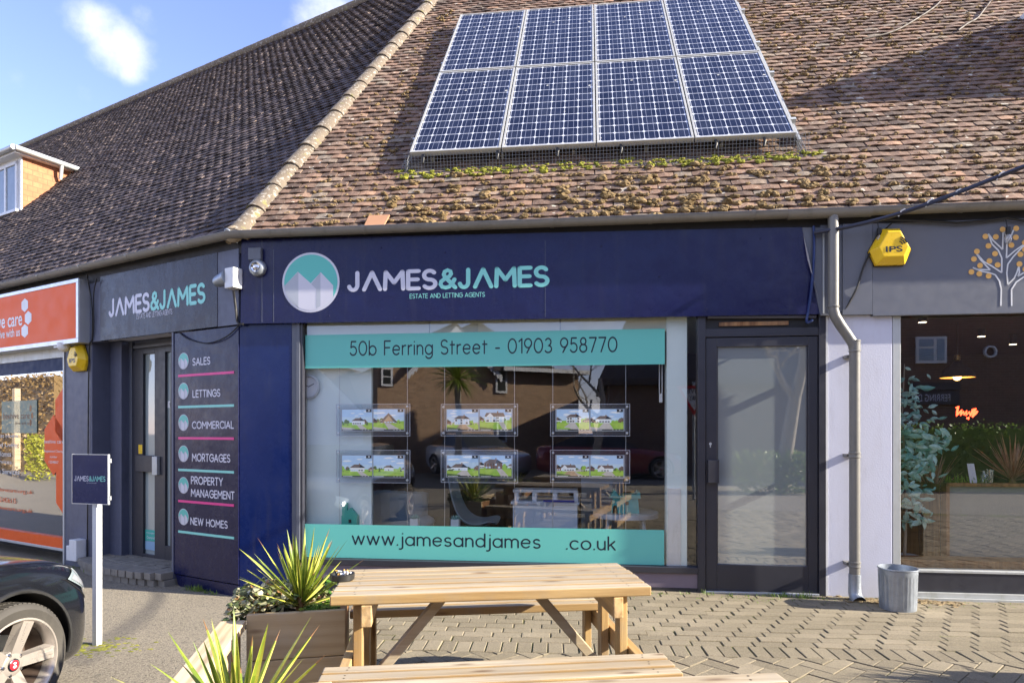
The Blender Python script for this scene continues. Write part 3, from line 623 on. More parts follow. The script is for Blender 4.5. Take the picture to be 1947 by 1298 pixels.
# ---- the front shop window
g0, g1 = .62, 4.235
w_ = MB(); w_.box(.520, .565, -.006, .09, -.03, 2.44, 0); w_.box(.565, .60, -.012, .07, -.0, 2.44, 0); 
win = w_.build('shop_window', M['slate'], B, bevel=.003)
m = MB(); m.box(.601, .625, -.004, .08, .2, 2.44); m.box(.625, 4.235, -.018, .10, .16, .213); m.box(.625, 4.235, .0, .08, 2.418, 2.455); m.build('frame', M['anthracite'], win, bevel=.003)
m = MB(); m.flat([(.63,.213),(4.235,.213),(4.235,2.42),(.63,2.42)], .046); m.build('pane', M['glass'], win)
m = MB(); m.box(.632, 3.958, .040, .0415, 1.995, 2.309); m.box(.628, 3.953, .040, .0415, .218, .529); m.build('vinyl_band', M['teal_film'], win)
def on(f, a, b, y): x0, z0 = f.hit(a[0], a[1], y); x1, z1 = f.hit(b[0], b[1], y); return x0, x1, z0, z1
x0, x1, _, _ = on(F, (665,682), (1174,648), .04)
strokes('50b Ferring Street - 01903 958770', 'lettering', M['ink'], win, x0, x1, 2.068, 2.250, .0395, .115)
x0, x1, _, _ = on(F, (669,1050), (1028,1020), .04); strokes('www.jamesandjames', 'lettering', M['ink'], win, x0, x1, .305, .472, .0395, .115)
x0, x1, _, _ = on(F, (1076,1056), (1171,1026), .04); strokes('.co.uk', 'lettering', M['ink'], win, x0, x1, .338, .466, .0395, .115)
m = MB()
for a, b in ((.63,1.82),(1.826,3.03),(3.036,4.0)): m.box(a, b, .075, .115, 2.29, 2.43)
m.build('blind_box', M['cream'], win, bevel=.004)
m = MB(); m.box(.52, 4.235, .004, .06, .03, .158); m.build('stall_riser', M['mauve'], B)
m = MB(); m.box(.52, 4.235, -.002, .06, -.1, .028); m.build('plinth', M['soot'], B)
m = MB(); m.box(3.975, 4.155, .06, .20, .0, 2.44); m.build('window_post', M['room_white'], B, bevel=.006)
m = MB(); m.box(3.985, 4.10, .048, .0595, .0, .9); m.build('cable_duct', M['white'], B, bevel=.004)
m = MB(); m.box(.11, 1.245, .135, .18, 0, 2.58); m.build('partition', M['room_white'], B)
m = MB(); m.box(1.25, 4.2, .05, .45, .14, .20); m.box(.63, 1.25, .05, .134, .14, .20); m.build('window_board', M['white'], B)
m = MB(); m.box(.0, .518, -.004, .06, -.26, 2.44); m.build('corner_panel', M['navy2'], B, bevel=.002)
# ---- the front door
dz0, dz1 = .02, 2.215
m = MB(); m.box(4.236, 4.300, -.012, .09, -.03, 2.44); m.box(5.243, 5.300, -.012, .09, -.03, 2.44); m.box(4.300, 5.243, -.006, .09, 2.222, 2.292); m.box(4.3, 5.243, .04, .09, 2.292, 2.44)
door = m.build('door_frame', M['anthracite'], B, bevel=.003)
m = MB(); m.box(4.306, 4.398, .002, .05, dz0, dz1); m.box(5.160, 5.238, .002, .05, dz0, dz1); m.box(4.398, 5.160, .002, .05, 2.135, dz1); m.box(4.398, 5.160, .002, .05, dz0, .245)
m.box(4.398, 4.410, .012, .04, .245, 2.135); m.box(5.148, 5.160, .012, .04, .245, 2.135)
d1 = m.build('door', M['anthracite'], B, bevel=.004)
m = MB(); m.flat([(4.41,.245),(5.148,.245),(5.148,2.135),(4.41,2.135)], .026); m.build('pane', M['frost'], d1)
m = MB(); m.box(4.317, 4.405, -.045, .002, .955, 1.150); m.box(4.405, 4.409, -.048, .002, .95, 1.155); m.build('handle', M['anthracite'], d1, bevel=.005)
m = MB(); m.disc(4.343, 1.293, .012, -.001); m.box(4.339,4.347,-.002,.002,1.262,1.29); m.build('keyhole', M['alu_dull'], d1)
m = MB(); m.box(4.302, 5.24, -.03, .05, -.01, .016); m.build('threshold', M['alu'], B, bevel=.003)
m = MB(); m.box(4.30, 5.243, .030, .04, 2.292, 2.44, 0); m.build('recess_shade_sheet', M['black'], B)  # flat black sheet: the shade in the gap over the door as colour
m = MB(); m.tube([(4.32,-.0,2.40),(5.22,-.0,2.385)], .018, 10); m.build('shutter_bar', M['slate_blue'], B, smooth=40)
m = MB(); m.box(4.42, 5.0, .012, .028, 2.318, 2.352); m.build('timber_batten', M['oak'], B)
m = MB(); m.box(5.301, 5.318, -.004, .04, -.05, 2.42); m.build('door_jamb', M['white'], B)
# ---- the restaurant window
m = MB(); m.box(5.842, 5.905, .0, .10, .03, 2.42); m.box(5.905, 11.7, .0, .10, .216, .238); m.box(5.905, 11.7, .0, .1, 2.39, 2.42); m.box(8.6,8.66,.0,.1,.238,2.39)
w2 = m.build('shop_window', M['alu_dull'], B, bevel=.003)
m = MB(); m.flat([(5.905,.238),(11.7,.238),(11.7,2.39),(5.905,2.39)], .046); m.build('pane', M['glass_dark'], w2)
m = MB(); m.box(5.843, 11.7, .006, .09, .055, .214); m.build('stall_riser', M['anthracite'], B)
m = MB(); m.box(5.843, 11.7, -.03, .09, .018, .053); m.box(5.843, 11.7, -.06, .09, -.06, .016); m.build('plinth', M['alu_dull'], B)
# ---- grey fascia over the restaurant and end boards
m = MB(); m.box(5.42, 5.60, -.052, .05, 2.385, 3.15); m.box(5.602, 5.66, -.045, .05, 2.385, 3.15); m.box(5.245, 5.418, -.042, .05, 2.385, 3.15); m.build('fascia_return', M['signgrey'], B)
m = MB(); m.box(5.26, 5.272, -.055, -.042, 2.40, 3.10); m.build('trim_strip', M['alu_dull'], B)
# ---- the downpipe with its swan neck
dp = MB(); ux, uy = 5.37, -.14
def dpx(px, y=-.12): return F.hit(px, 700, y)[0]
ua, ub = dpx(1584.5), dpx(1625)
dp.tube([(ua,-.115,3.21),(ua,-.12,3.1),(ua,-.12,2.42),(ua+.015,-.12,2.36),(ua+.055,-.12,2.29),(ub-.055,-.12,2.20),(ub-.012,-.12,2.13),(ub,-.12,2.06),(ub,-.12,.16)], .042, 20)
for z, h in ((2.43,.02),(2.06,.10),(1.18,.05),(.27,.05)):
    u_ = ua if z > 2.2 else ub
    dp.lathe([(.043,0),(.047,.003),(.047,.012),(.044,.015),(.044,h-.015),(.047,h-.012),(.047,h-.003),(.043,h)], (u_,-.12,z), 20)
dpo = dp.build('downpipe', M['pipe'], B, smooth=40)
m = MB(); m.tube([(ub,-.12,.165),(ub,-.122,.06),(ub+.003,-.14,.02),(ub+.008,-.19,-.005)], [.048,.05,.052,.056], 20, caps=False); m.tube([(ub,-.12,.215),(ub,-.12,.165)], .0475, 20); m.build('shoe', M['zinc'], dpo, smooth=50)
for z in (2.03, 1.2, .29): m = MB(); m.box(ub-.05, ub+.05, -.085, .0, z-.012, z+.012); m.build('bracket', M['pipe'], dpo)
# ---- the left wing shopfront
def lm(): return MB()
m = lm(); m.box(-.992, -.004, -.012, .12, -.05, 2.40, 0); m.prism([(-.965,-.06),(-.004,-.06),(-.004,-.28),(-.25,-.28),(-.8,-.22),(-.93,-.15)], -.012, .02)
m.build('corner_panel', M['navy_list'], B, rotz=RL)
m = lm(); m.box(-1.02, -.993, -.02, .34, -.25, 2.42); m.build('door_jamb', M['slate_blue'], B, rotz=RL)
m = lm(); m.box(-3.10, -2.525, 0, .34, -.25, 2.44); m.box(-2.524, -2.30, .20, .34, -.05, 2.44); m.build('pillar', M['slate_blue'], B, rotz=RL, bevel=.006)
def lx(px, y=.32): return L.hit(px, 800, y)[0]
def lz(px, py, y=.32): return L.hit(px, py, y)[1]
m = lm()
m.box(lx(224), lx(236), .27, .4, -.05, 2.44); m.box(lx(238), lx(255), .29, .4, -.05, 2.44)
m.build('door_moulding', M['slate'], B, rotz=RL, bevel=.004)
m = lm(); zt = lz(290, 672); zb = lz(285, 1047); zs = .0
m.box(lx(256), lx(275), .30, .37, -.05, zt+.05); m.box(lx(297), lx(317), .30, .37, -.05, zt+.05); m.box(lx(326.5), -.99, .30, .37, -.05, zt+.05); m.box(lx(275), lx(297), .30, .37, zt, zt+.05); m.box(lx(317), -.99, .30, .37, zt, zt+.05)
m.box(lx(275), lx(297), .30, .37, -.05, .005); m.box(lx(317), lx(327), .30, .37, -.05, .13)
d2 = m.build('door', M['anthracite'], B, rotz=RL, bevel=.004)
def sub(mb, name, mat, parent, **k): return mb.build(name, mat, parent, **k)
m = lm(); m.box(lx(275), lx(297), .33, .335, .005, zt); m.box(lx(317), lx(326.5), .33, .335, .13, zt); sub(m, 'pane', M['frost_pale'], d2)
m = lm(); m.box(lx(265), lx(297), .27, .299, lz(280,896), lz(280,865)); sub(m, 'letterbox', M['anthracite'], d2, bevel=.004)
m = lm(); m.box(lx(298), lx(307.5), .262, .299, lz(302,902), lz(302,867)); sub(m, 'handle', M['alu_dull'], d2, bevel=.004)
m = lm(); m.box(lx(267), lx(274), .297, .2995, lz(270,862), lz(270,845)); sub(m, 'yellow_sticker', M['yellow'], d2)
m = lm(); m.box(lx(275), lx(295), .326, .3295, lz(285,1028), lz(285,1007)); sub(m, 'teal_sticker', M['model'], d2)
m = lm(); m.box(lx(275), lx(295), .326, .3295, lz(285,1045), lz(285,1029)); sub(m, 'blue_sticker', plain('pale_blue_film', (.25,.42,.6), .4), d2)
text('working together', 'sticker_lettering', M['silver_t'], d2, lx(277), lx(293), lz(285,1015), lz(285,1011), .3255)
text('Chartered', 'sticker_lettering', M['silver_t'], d2, lx(278), lx(293), lz(285,1024), lz(285,1019), .3255)
m = lm(); m.box(lx(318), lx(326), .326, .3295, lz(322,775), lz(322,762)); sub(m, 'arrow_notice', M['white'], d2)
m = lm(); cx_, cz_ = lx(322.6), lz(322,769); m.prism([(cx_-.012,cz_+.005),(cx_,cz_+.03),(cx_+.012,cz_+.005),(cx_+.004,cz_+.005),(cx_+.004,cz_-.028),(cx_-.004,cz_-.028),(cx_-.004,cz_+.005)], .3245, .3255); sub(m, 'arrow_mark', M['ink'], d2)
m = lm(); m.box(-2.3, -.99, .33, .40, zt+.05, 2.44); m.box(-2.2, -.99, .28, .33, zt+.07, zt+.10); m.build('transom', M['slate'], B, rotz=RL)
m = lm(); m.box(-2.4, -.99, .40, .45, -.05, 2.44); m.build('interior_wall', M['room_grey'], B, rotz=RL)
# brick step before the recessed door
def step():
    m = lm(); n = 14; u0, u1 = -2.62, -.99
    for i in range(n):
        a = u0 + (u1-u0)*i/n; b = u0 + (u1-u0)*(i+1)/n - .008
        t = (i+.5)/n; f = -.06 - .30*math.sin(math.pi*min(1,t*1.02))**.6*.55 - .06*t
        f2 = -.06 - .30*math.sin(math.pi*min(1,(i+1)/n*.98))**.6*.55 - .06*t
        m.hexa([(a,f,-.10),(b,f2,-.10),(b,f2+.21,-.10),(a,f+.21,-.10),(a,f,-.03),(b,f2,-.03),(b,f2+.21,-.028),(a,f+.21,-.028)])
        m.hexa([(a,f+.03,-.3),(b+.008,f2+.03,-.3),(b+.008,f2+.2,-.3),(a,f+.2,-.3),(a,f+.03,-.105),(b+.008,f2+.03,-.105),(b+.008,f2+.2,-.105),(a,f+.2,-.105)])
        for j in range(4):
            y = f + .215 + j*.105
            if y < .33: m.box(a, b, y, min(.33, y+.098), -.1, -.026+random.uniform(-.003,.003))
    m.build('brick_step', plain('grey_brick_pavers', (.21,.195,.17), .9, var=.3, bmp=.6, dirt=(.1,.09,.075)), B, rotz=RL, bevel=.005)
step()
# the charity shop window at the far left
bx0 = -7.6
m = lm(); m.box(-3.128, -3.098, -.012, .10, -.25, 2.40); m.box(bx0, -3.128, -.006, .1, -.02, .012); m.box(-5.62,-5.58,-.006,.1,.012,2.27); m.box(bx0,-3.128,.02,.1,2.285,2.42)
w3 = m.build('shop_window', M['alu_dull'], B, rotz=RL, bevel=.003)
m = lm(); m.flat([(bx0,.12),(-3.13,.12),(-3.13,2.29),(bx0,2.29)], .042); sub(m, 'pane', M['glass_film'], w3)
m = lm(); m.box(bx0, -3.13, .0, .08, .012, .135); sub(m, 'orange_sill_board', M['orange2'], w3)
m = lm(); m.box(bx0, -3.13, .034, .0355, 2.13, 2.29); sub(m, 'navy_film_band', M['navy_flat'], w3)
def hexa_poly(cx, cz, w, h): return [(cx,cz+h/2),(cx+w/2,cz+h*.26),(cx+w/2,cz-h*.26),(cx,cz-h/2),(cx-w/2,cz-h*.26),(cx-w/2,cz+h*.26)]
for (px, py, w, h) in ((123,790,.42,.72), (102,846,.42,.74), (128,925,.50,.78)):
    cx_, cz_ = L.hit(px, py, .035); poly = [(min(x,-3.13), z) for x, z in hexa_poly(cx_, cz_, w, h)]
    m = lm(); m.flat(poly, .0335); sub(m, 'orange_hexagon', M['orange2'], w3)
def ltext(body, px0, px1, pyc, hpx, mat, y=.0325, bold=0, par=None):
    u0 = lx(px0, y); u1 = lx(px1, y); zc = lz((px0+px1)/2, pyc, y); k = L.hit((px0+px1)/2, pyc-hpx, y)[1] - zc
    return text(body, 'lettering', mat, par or w3, u0, u1, zc-k/2, zc+k/2, y, bold)
ltext('beehive care', 84, 121, 839, 7, M['white'], .032); ltext('Registered Charity', 84, 120, 858, 6, M['white'], .032); ltext('number', 95, 109, 868, 4, M['white'], .032); ltext('1204867', 93, 111, 878, 5, M['white'], .032)
for t_, px1, py in (('Support at Home',34,829),('Supported Living',33,846),('Care Homes',21,862),('Day Services',22,878),('Dementia Services',37,895)): ltext(t_, px1-len(t_)*4.3, px1, py, 10, M['white'])
ltext('www.beehivecare.org.uk', -40, 62, 932, 9, M['orange2']); ltext('01903 240615', -30, 30, 949, 9, M['orange2']); ltext('info@beehivecare.org.uk', -45, 61, 966, 9, M['orange2'])
x0, x1, z0, z1 = on(L, (3,823), (70,760), .033); m = lm(); m.box(x0, x1, .0335, .0345, z0, z1); sub(m, 'pale_notice', M['green_film'], w3)
ltext('beehive care', 6, 56, 790, 12, M['oak'], .032); ltext('thrive with us', 28, 55, 804, 6, M['oak'], .032)
for px, py in ((58,776),(61,790),(58,803)): m = lm(); m.flat(hexa_poly(lx(px,.032), lz(px,py,.032), .05, .09), .032); sub(m, 'hexagon_mark', M['oak'], w3)
m = lm(); m.box(bx0, -2.9, .34, 4.2, -.2, -.1); m.build('floor', M['carpet'], B, rotz=RL)
m = lm(); m.box(bx0, -2.9, 3.2, 3.3, -.1, 2.6); m.box(-3.0, -2.9, .36, 3.2, -.1, 2.6); m.box(bx0, -3.0, .36, 3.2, 2.55, 2.62); m.box(bx0-.1, bx0, .0, 3.2, -.3, 2.6); m.build('interior_wall', M['room_grey'], B, rotz=RL)
m = lm(); m.box(-21.2, bx0, 0, .3, -.3, 3.2); m.box(bx0, -.02, .05, .3, 2.45, 3.2); m.box(-21.2,-20.9,.3,11,-.3,3.2); m.build('wall', M['render'], B, rotz=RL)
# ---- dormer on the left wing
def dormer(u1, wd, y, ztop, frameL, wall_y):
    zb = Z0 + K*(y-Y0); yb = Y0 + (ztop-Z0)/K
    rot = RL if frameL else None
    m = MB(); m.prism([(u1-wd, zb-.05),(u1,zb-.05),(u1,ztop),(u1-wd,ztop)], y, y+.02); dm = m.build('dormer', M['white'], B, rotz=rot)
    for uu in (u1-.05, u1-wd):
        c = MB(); c.raw([(uu,y+.02,zb-.1),(uu+.05,y+.02,zb-.1),(uu+.05,y+.02,ztop),(uu,y+.02,ztop),(uu,yb,ztop),(uu+.05,yb,ztop),(uu,yb,ztop-.1),(uu+.05,yb,ztop-.1)], [(0,1,2,3),(1,7,5,2),(0,3,4,6),(3,2,5,4)]); c.build('cheek', M['hung'], dm)
    r = MB(); r.box(u1-wd-.12, u1+.12, y-.14, yb+.1, ztop, ztop+.07); r.build('flat_roof', M['white'], dm, bevel=.005)
    g = MB(); g.tube([(u1+.15, y-.16, ztop+.075),(u1+.15, yb+.04, ztop+.05)], .05, 10); g.tube([(u1-wd, y-.18, ztop+.075),(u1+.15, y-.18, ztop+.075)], .045, 10); g.tube([(u1+.15,yb-.25,ztop+.04),(u1+.12,yb-.25,ztop-.12),(u1+.07,yb-.24,ztop-.22)], .032, 10); g.build('gutter', M['alu_dull'], dm, smooth=50)
    f = MB(); n = 2; x = u1-.10
    f.box(x-.06, x, y-.03, y, zb+.05, ztop-.06); f.box(u1-wd+.06, u1-wd+.12, y-.03, y, zb+.05, ztop-.06); f.box(u1-wd+.06, x, y-.03, y, ztop-.12, ztop-.06); f.box(u1-wd+.02, x+.04, y-.06, y, zb, zb+.05)
    for k in range(1, n+1): xx = x - k*(wd-.2)/(n+1); f.box(xx-.03, xx+.03, y-.03, y, zb+.05, ztop-.12)
    wf = f.build('window', M['white'], dm, bevel=.004)
    p = MB(); p.box(u1-wd+.12, x-.06, y-.012, y-.004, zb+.05, ztop-.12); p.build('window_glass', plain('blue_grey_pane', (.20,.25,.30), .06, var=.3), dm)
    return dm
tag(dormer(-8.237, 1.5, 1.793, 6.38, True, 0), 'white framed dormer with orange tile hung cheek')
tag(dormer(11.15, 2.6, Y0 + 1.78*PC, Z0 + 1.78*PS + 1.70, False, 0), 'white flat roofed dormer beyond the solar panels')
# ------------------------------------------------------------------ signs
def logo(parent, cx, cz, r, y, frame=None):
    m = MB()
    m.disc(cx, cz, r, y, 0, 48); q = r*.93; m.disc(cx, cz, q, y-.0008, 1, 48)
    def X(px, pz): return (cx + px*r, cz + pz*r)
    def clip(poly):                              # keep the drawing inside the ring
        out = []
        for x, z in poly:
            d = math.hypot(x-cx, z-cz); k = min(1, q/d) if d else 1; out.append((cx+(x-cx)*k, cz+(z-cz)*k))
        return out
    arc = lambda a, b, n=10: [(cx+q*math.cos(R(a+(b-a)*i/n)), cz+q*math.sin(R(a+(b-a)*i/n))) for i in range(n+1)]
    m.flat(arc(186, 327, 24) + [X(.78,-.12), X(.35,.33), X(0,-.03), X(-.45,.37)], y-.0016, 2)     # both mountain fronts
    m.flat(arc(186, 244, 10) + [X(-.43,-.85), X(-.43,.37)], y-.0022, 3)                            # shaded left flank
    m.flat([X(0.02,-.06), X(.34,.33), X(.34,-.80), X(.19,-.88), X(.19,-.22)], y-.0022, 3)
    return m.build('logo', [M['logo_pale'], M['teal'], M['logo_pale'], M['logo_mid']], parent)
def wordmark(parent, f, y, a, b, ztop, zbot, split, sx0, sx1, sy0, sy1, bold=.03):
    strokes('JΛMES', 'lettering', M['silver_t'], parent, a, split, zbot, ztop, y, .225, .12); strokes('&JΛMES', 'lettering', M['teal_t'], parent, split+.008, b, zbot, ztop, y, .225, .12)
    strokes('ESTATE AND LETTING AGENTS', 'small_lettering', M['teal_t'] if f is F else M['silver_t'], parent, sx0, sx1, sy0, sy1, y, .13, .15)
fs = thing('fascia_sign', 'long navy estate agent fascia board with round mountain logo above the teal banded window', 'shop sign', (.05,-.05,2.4), F)
m = MB()
m.prism([(.035,2.413),(5.235,2.395),(5.09,3.137),(.045,3.206)], -.05, .0); m.build('board', M['navy'], fs)
m = MB(); m.prism([(5.093,3.136),(5.245,3.13),(5.262,2.394),(5.238,2.395)], -.044, .0); m.build('end_board', M['signgrey'], fs)
m = MB(); m.raw([(5.10,-.052,3.08),(5.112,-.085,2.98),(5.145,-.10,2.80),(5.135,-.055,2.86)], [(0,1,2,3)]); m.raw([(5.135,-.055,2.86),(5.145,-.10,2.80),(5.215,-.075,2.52),(5.205,-.052,2.60)], [(0,1,2,3)]); m.raw([(5.13,-.052,2.82),(5.15,-.06,2.74),(5.205,-.055,2.48),(5.18,-.0525,2.5)], [(0,1,2,3)],1)
m.build('torn_vinyl', [plain('peeled_vinyl_backing', (.62,.62,.66), .5), M['navy']], fs)
m = MB(); m.box(.245,.250,-.0515,-.05,2.42,3.19); m.build('board_joint', M['slate_blue'], fs)
for u_ in (.362, 2.905): m = MB(); m.box(u_-.0015,u_+.0015,-.0512,-.05,2.42,3.10); m.build('board_joint', M['slate'], fs)
for u_, z_ in ((2.0,3.02),(2.0,2.92),(.9,2.47),(3.4,3.03),(4.3,2.46),(1.4,3.08),(2.9,2.47),(4.75,3.05),(3.9,2.75)): m = MB(); m.lathe([(0,-.004),(.006,-.003),(.008,.0)], (u_,-.05,z_), 10, axis='y'); m.build('screw_head', M['navy'], fs, smooth=50)
cx_, cz_ = F.hit(591, 537, -.05); logo(fs, cx_, cz_, .278, -.052)
a_, b_, _, _ = on(F, (660,553), (1045,508), -.05); sp_ = F.hit(832,530,-.05)[0]
s0, s1, _, _ = on(F, (779,566), (922,556), -.05)
zb_ = F.hit(750,553,-.05)[1]; zt_ = F.hit(750,513,-.05)[1]
wordmark(fs, F, -.052, a_, b_, zt_, zb_, sp_, s0, s1, F.hit(850,566,-.05)[1], F.hit(850,557,-.05)[1])
ls = thing('fascia_sign', 'smaller black and navy estate agent sign over the recessed door in shade', 'shop sign', (-1.2,-.03,2.4), L)
m = MB(); m.box(-2.30, -.29, -.03, .0, 2.415, 3.13); m.build('board', M['black_vinyl'], ls)
for q_ in ((-.288,.015,-.026,.0,2.413,3.128),(-2.60,-2.303,-.02,.06,2.415,3.10)): m = MB(); m.box(*q_); m.build('end_board', M['slate_blue'], ls)
a_, _ = L.hit(207,588,-.03); b_, _ = L.hit(391,550,-.03); sp_ = L.hit(285,570,-.03)[0]
wordmark(ls, L, -.032, a_, b_, L.hit(300,552,-.03)[1], L.hit(300,590,-.03)[1], sp_, L.hit(260,600,-.03)[0], L.hit(328,595,-.03)[0], L.hit(294,602,-.03)[1], L.hit(294,592,-.03)[1])
# service list on the corner panel
sv = thing('service_list_sign', 'tall dark corner panel listing sales lettings commercial mortgages between pink and teal lines', 'shop sign', (-.5,-.014,0), L)
def sy(px, py): return L.hit(px, py, -.014)
rows = [(('SALES',),(366,400),(694,679),686,711,'pink'), (('LETTINGS',),(366,419),(755,740),743,772,'teal_t'), (('COMMERCIAL',),(365,445),(815,800),803,833,'pink'), (('MORTGAGES',),(365,438),(878,862),862,895,'teal_t'), (('PROPERTY','MANAGEMENT'),(363,447),(0,0),922,956,'pink'), (('NEW HOMES',),(362,433),(1001,986),982,1016,'teal_t')]
for words, (pa, pb), (yb_, yt_), ly, barp, bc in rows:
    c = sy(349, ly); logo(sv, c[0], c[1], .083, -.0145)
    if len(words) == 1: strokes(words[0], 'lettering', M['silver_t'], sv, sy(pa,0)[0], sy(pb,0)[0], sy((pa+pb)/2,yb_)[1], sy((pa+pb)/2,yt_)[1], -.0145, .19, .14)
    else:
        strokes(words[0], 'lettering', M['silver_t'], sv, sy(363,0)[0], sy(424,0)[0], sy(394,922)[1], sy(394,906)[1], -.0145, .19, .14)
        strokes(words[1], 'lettering', M['silver_t'], sv, sy(363,0)[0], sy(446,0)[0], sy(405,947)[1], sy(405,931)[1], -.0145, .19, .14)
    m = MB(); z = sy(392, barp)[1]; m.box(sy(339,0)[0], sy(445,0)[0], -.0155, -.0135, z-.012, z+.012); m.build('rule', M[bc], sv)
# orange box sign
bs = thing('box_sign', 'orange charity shop box sign with white hexagons in an aluminium frame', 'shop sign', (-4.5,-.14,2.4), L)
m = MB(); m.box(-7.6, -2.53, -.135, .05, 2.40, 3.115); m.build('box', M['alu'], bs, bevel=.004)
m = MB(); m.box(-7.55, -2.575, -.140, -.134, 2.45, 3.075); m.build('face_panel', M['orange'], bs)
m = MB()
m.box(-7.6,-2.528,-.146,-.136,3.075,3.118); m.box(-7.6,-2.528,-.146,-.136,2.398,2.45); m.box(-2.575,-2.528,-.146,-.136,2.45,3.075); m.box(-7.6,-7.55,-.146,-.136,2.45,3.075); m.build('frame', M['alu'], bs, bevel=.003)
y_ = -.1415
for px, py in ((47,580),(53.5,604),(47,629)):
    c = L.hit(px, py, y_); m = MB(); m.flat(hexa_poly(c[0], c[1], .155, .165), y_); m.build('hexagon_mark', M['white'], bs)
def lt(body, p0, p1, yb, yt, y, par, bold=0): text(body, 'lettering', M['white'], par, L.hit(p0,0,y)[0], L.hit(p1,0,y)[0], L.hit((p0+p1)/2 if p0 > 0 else 20,yb,y)[1], L.hit((p0+p1)/2 if p0 > 0 else 20,yt,y)[1], y, bold)
text('beehive care', 'lettering', M['white'], bs, L.hit(42,0,y_)[0]-1.06, L.hit(42,0,y_)[0], L.hit(25,621,y_)[1], L.hit(25,594,y_)[1], y_, .012)
text('thrive with us', 'lettering', M['white'], bs, L.hit(38,0,y_)[0]-.66, L.hit(38,0,y_)[0], L.hit(20,641,y_)[1], L.hit(20,625,y_)[1], y_, .012)
# grey restaurant fascia with the tree drawing
rs_ = thing('fascia_sign', 'grey fascia board with a white outlined tree and apricot dots over the restaurant', 'shop sign', (6.5,-.05,2.4), F)
m = MB(); m.box(5.664, 11.7, -.04, .0, 2.383, 3.15); m.box(5.664, 11.7, -.052, -.0, 2.372, 2.386); m.build('board', M['signgrey'], rs_)
def zoomp(x, y, s=4.992, ox=1700, oy=380): return F.hit(ox + x/s, oy + y/s, -.042)
line1 = [(1013,1005),(1018,850),(1000,770),(960,710),(900,690),(830,678),(748,643),(800,662),(912,664),(860,610),(815,560),(780,505),(850,585),(930,630),(1022,690),(1022,550),(990,480),(930,420),(895,322),(940,385),(1030,470),(1036,290)]
line2 = [(1116,1005),(1115,850),(1160,780),(1233,730),(1300,700)]; line3 = [(1233,690),(1175,725),(1190,690),(1185,630),(1165,690),(1140,745),(1080,803),(1070,690),(1080,610),(1130,540),(1225,440),(1300,400)]
line4 = [(1300,360),(1222,430),(1150,480),(1066,552),(1072,400),(1060,330),(1050,285)]; line5 = [(1072,400),(1095,370),(1115,330),(1135,285)]
m = MB()
for ln in (line1, line2, line3, line4, line5):
    pts = [zoomp(*p) for p in ln]
    for (x0, z0), (x1, z1) in zip(pts, pts[1:]): m.beam((x0,-.0415,z0), (x1,-.0415,z1), .011, .002, (0,1,0))
m.build('tree_outline', M['white'], rs_)
for x, y in ((866,347),(965,351),(1030,281),(1158,271),(1155,356),(895,437),(1113,430),(785,490),(957,511),(1198,517),(757,562),(904,580),(815,623),(982,617),(1189,609),(733,684),(808,702),(896,721),(1240,405),(1240,470),(1245,657)):
    cx_, cz_ = zoomp(x, y); m = MB(); m.disc(cx_, cz_, .0225, -.0432, seg=20); m.build('dot', M['dot'], rs_)
# little freestanding sign on a post
sp = thing('post_sign', 'small navy square estate agent sign on a white post standing in the asphalt', 'sign', (-3.06,4.78,GZ), None, rotz=R(-14))
sb_ = BASE[sp.name]
def pb(mb, name, mat, **k):                       # built around the local origin of the thing
    mb.v = [tuple(Vector(v) + sb_) for v in mb.v]; return mb.build(name, mat, sp, **k)
m = MB(); m.box(-.022,.022,-.03,.018,-.05,1.06); pb(m, 'post', M['white'], bevel=.005)
zq = 1.04; zw = zq + .362
m = MB(); m.box(-.185,.135,-.044,-.030,zq,zw); pb(m, 'panel', M['navy2'])
m = MB(); m.box(-.187,.137,-.046,-.0442,zq-.002,zq+.002); m.box(-.187,.137,-.046,-.0442,zw-.002,zw+.002); m.box(.134,.138,-.046,-.028,zq-.003,zw+.003); m.box(-.188,-.184,-.046,-.028,zq-.003,zw+.003); pb(m, 'frame', M['alu'])
for z_ in (zq+.03, zw-.06): m = MB(); m.box(.138,.146,-.036,-.022,z_,z_+.03); pb(m, 'clip', M['alu'])
x_ = sb_
strokes('JΛMES', 'lettering', M['silver_t'], sp, x_.x-.165, x_.x-.035, x_.z+zq+.165, x_.z+zq+.205, x_.y-.0455, .20, .13); strokes('&JΛMES', 'lettering', M['teal_t'], sp, x_.x-.032, x_.x+.115, x_.z+zq+.165, x_.z+zq+.205, x_.y-.0455, .20, .13)
strokes('ESTATE AND LETTING AGENTS', 'small_lettering', M['silver_t'], sp, x_.x-.055, x_.x+.04, x_.z+zq+.150, x_.z+zq+.157, x_.y-.0455, .13)
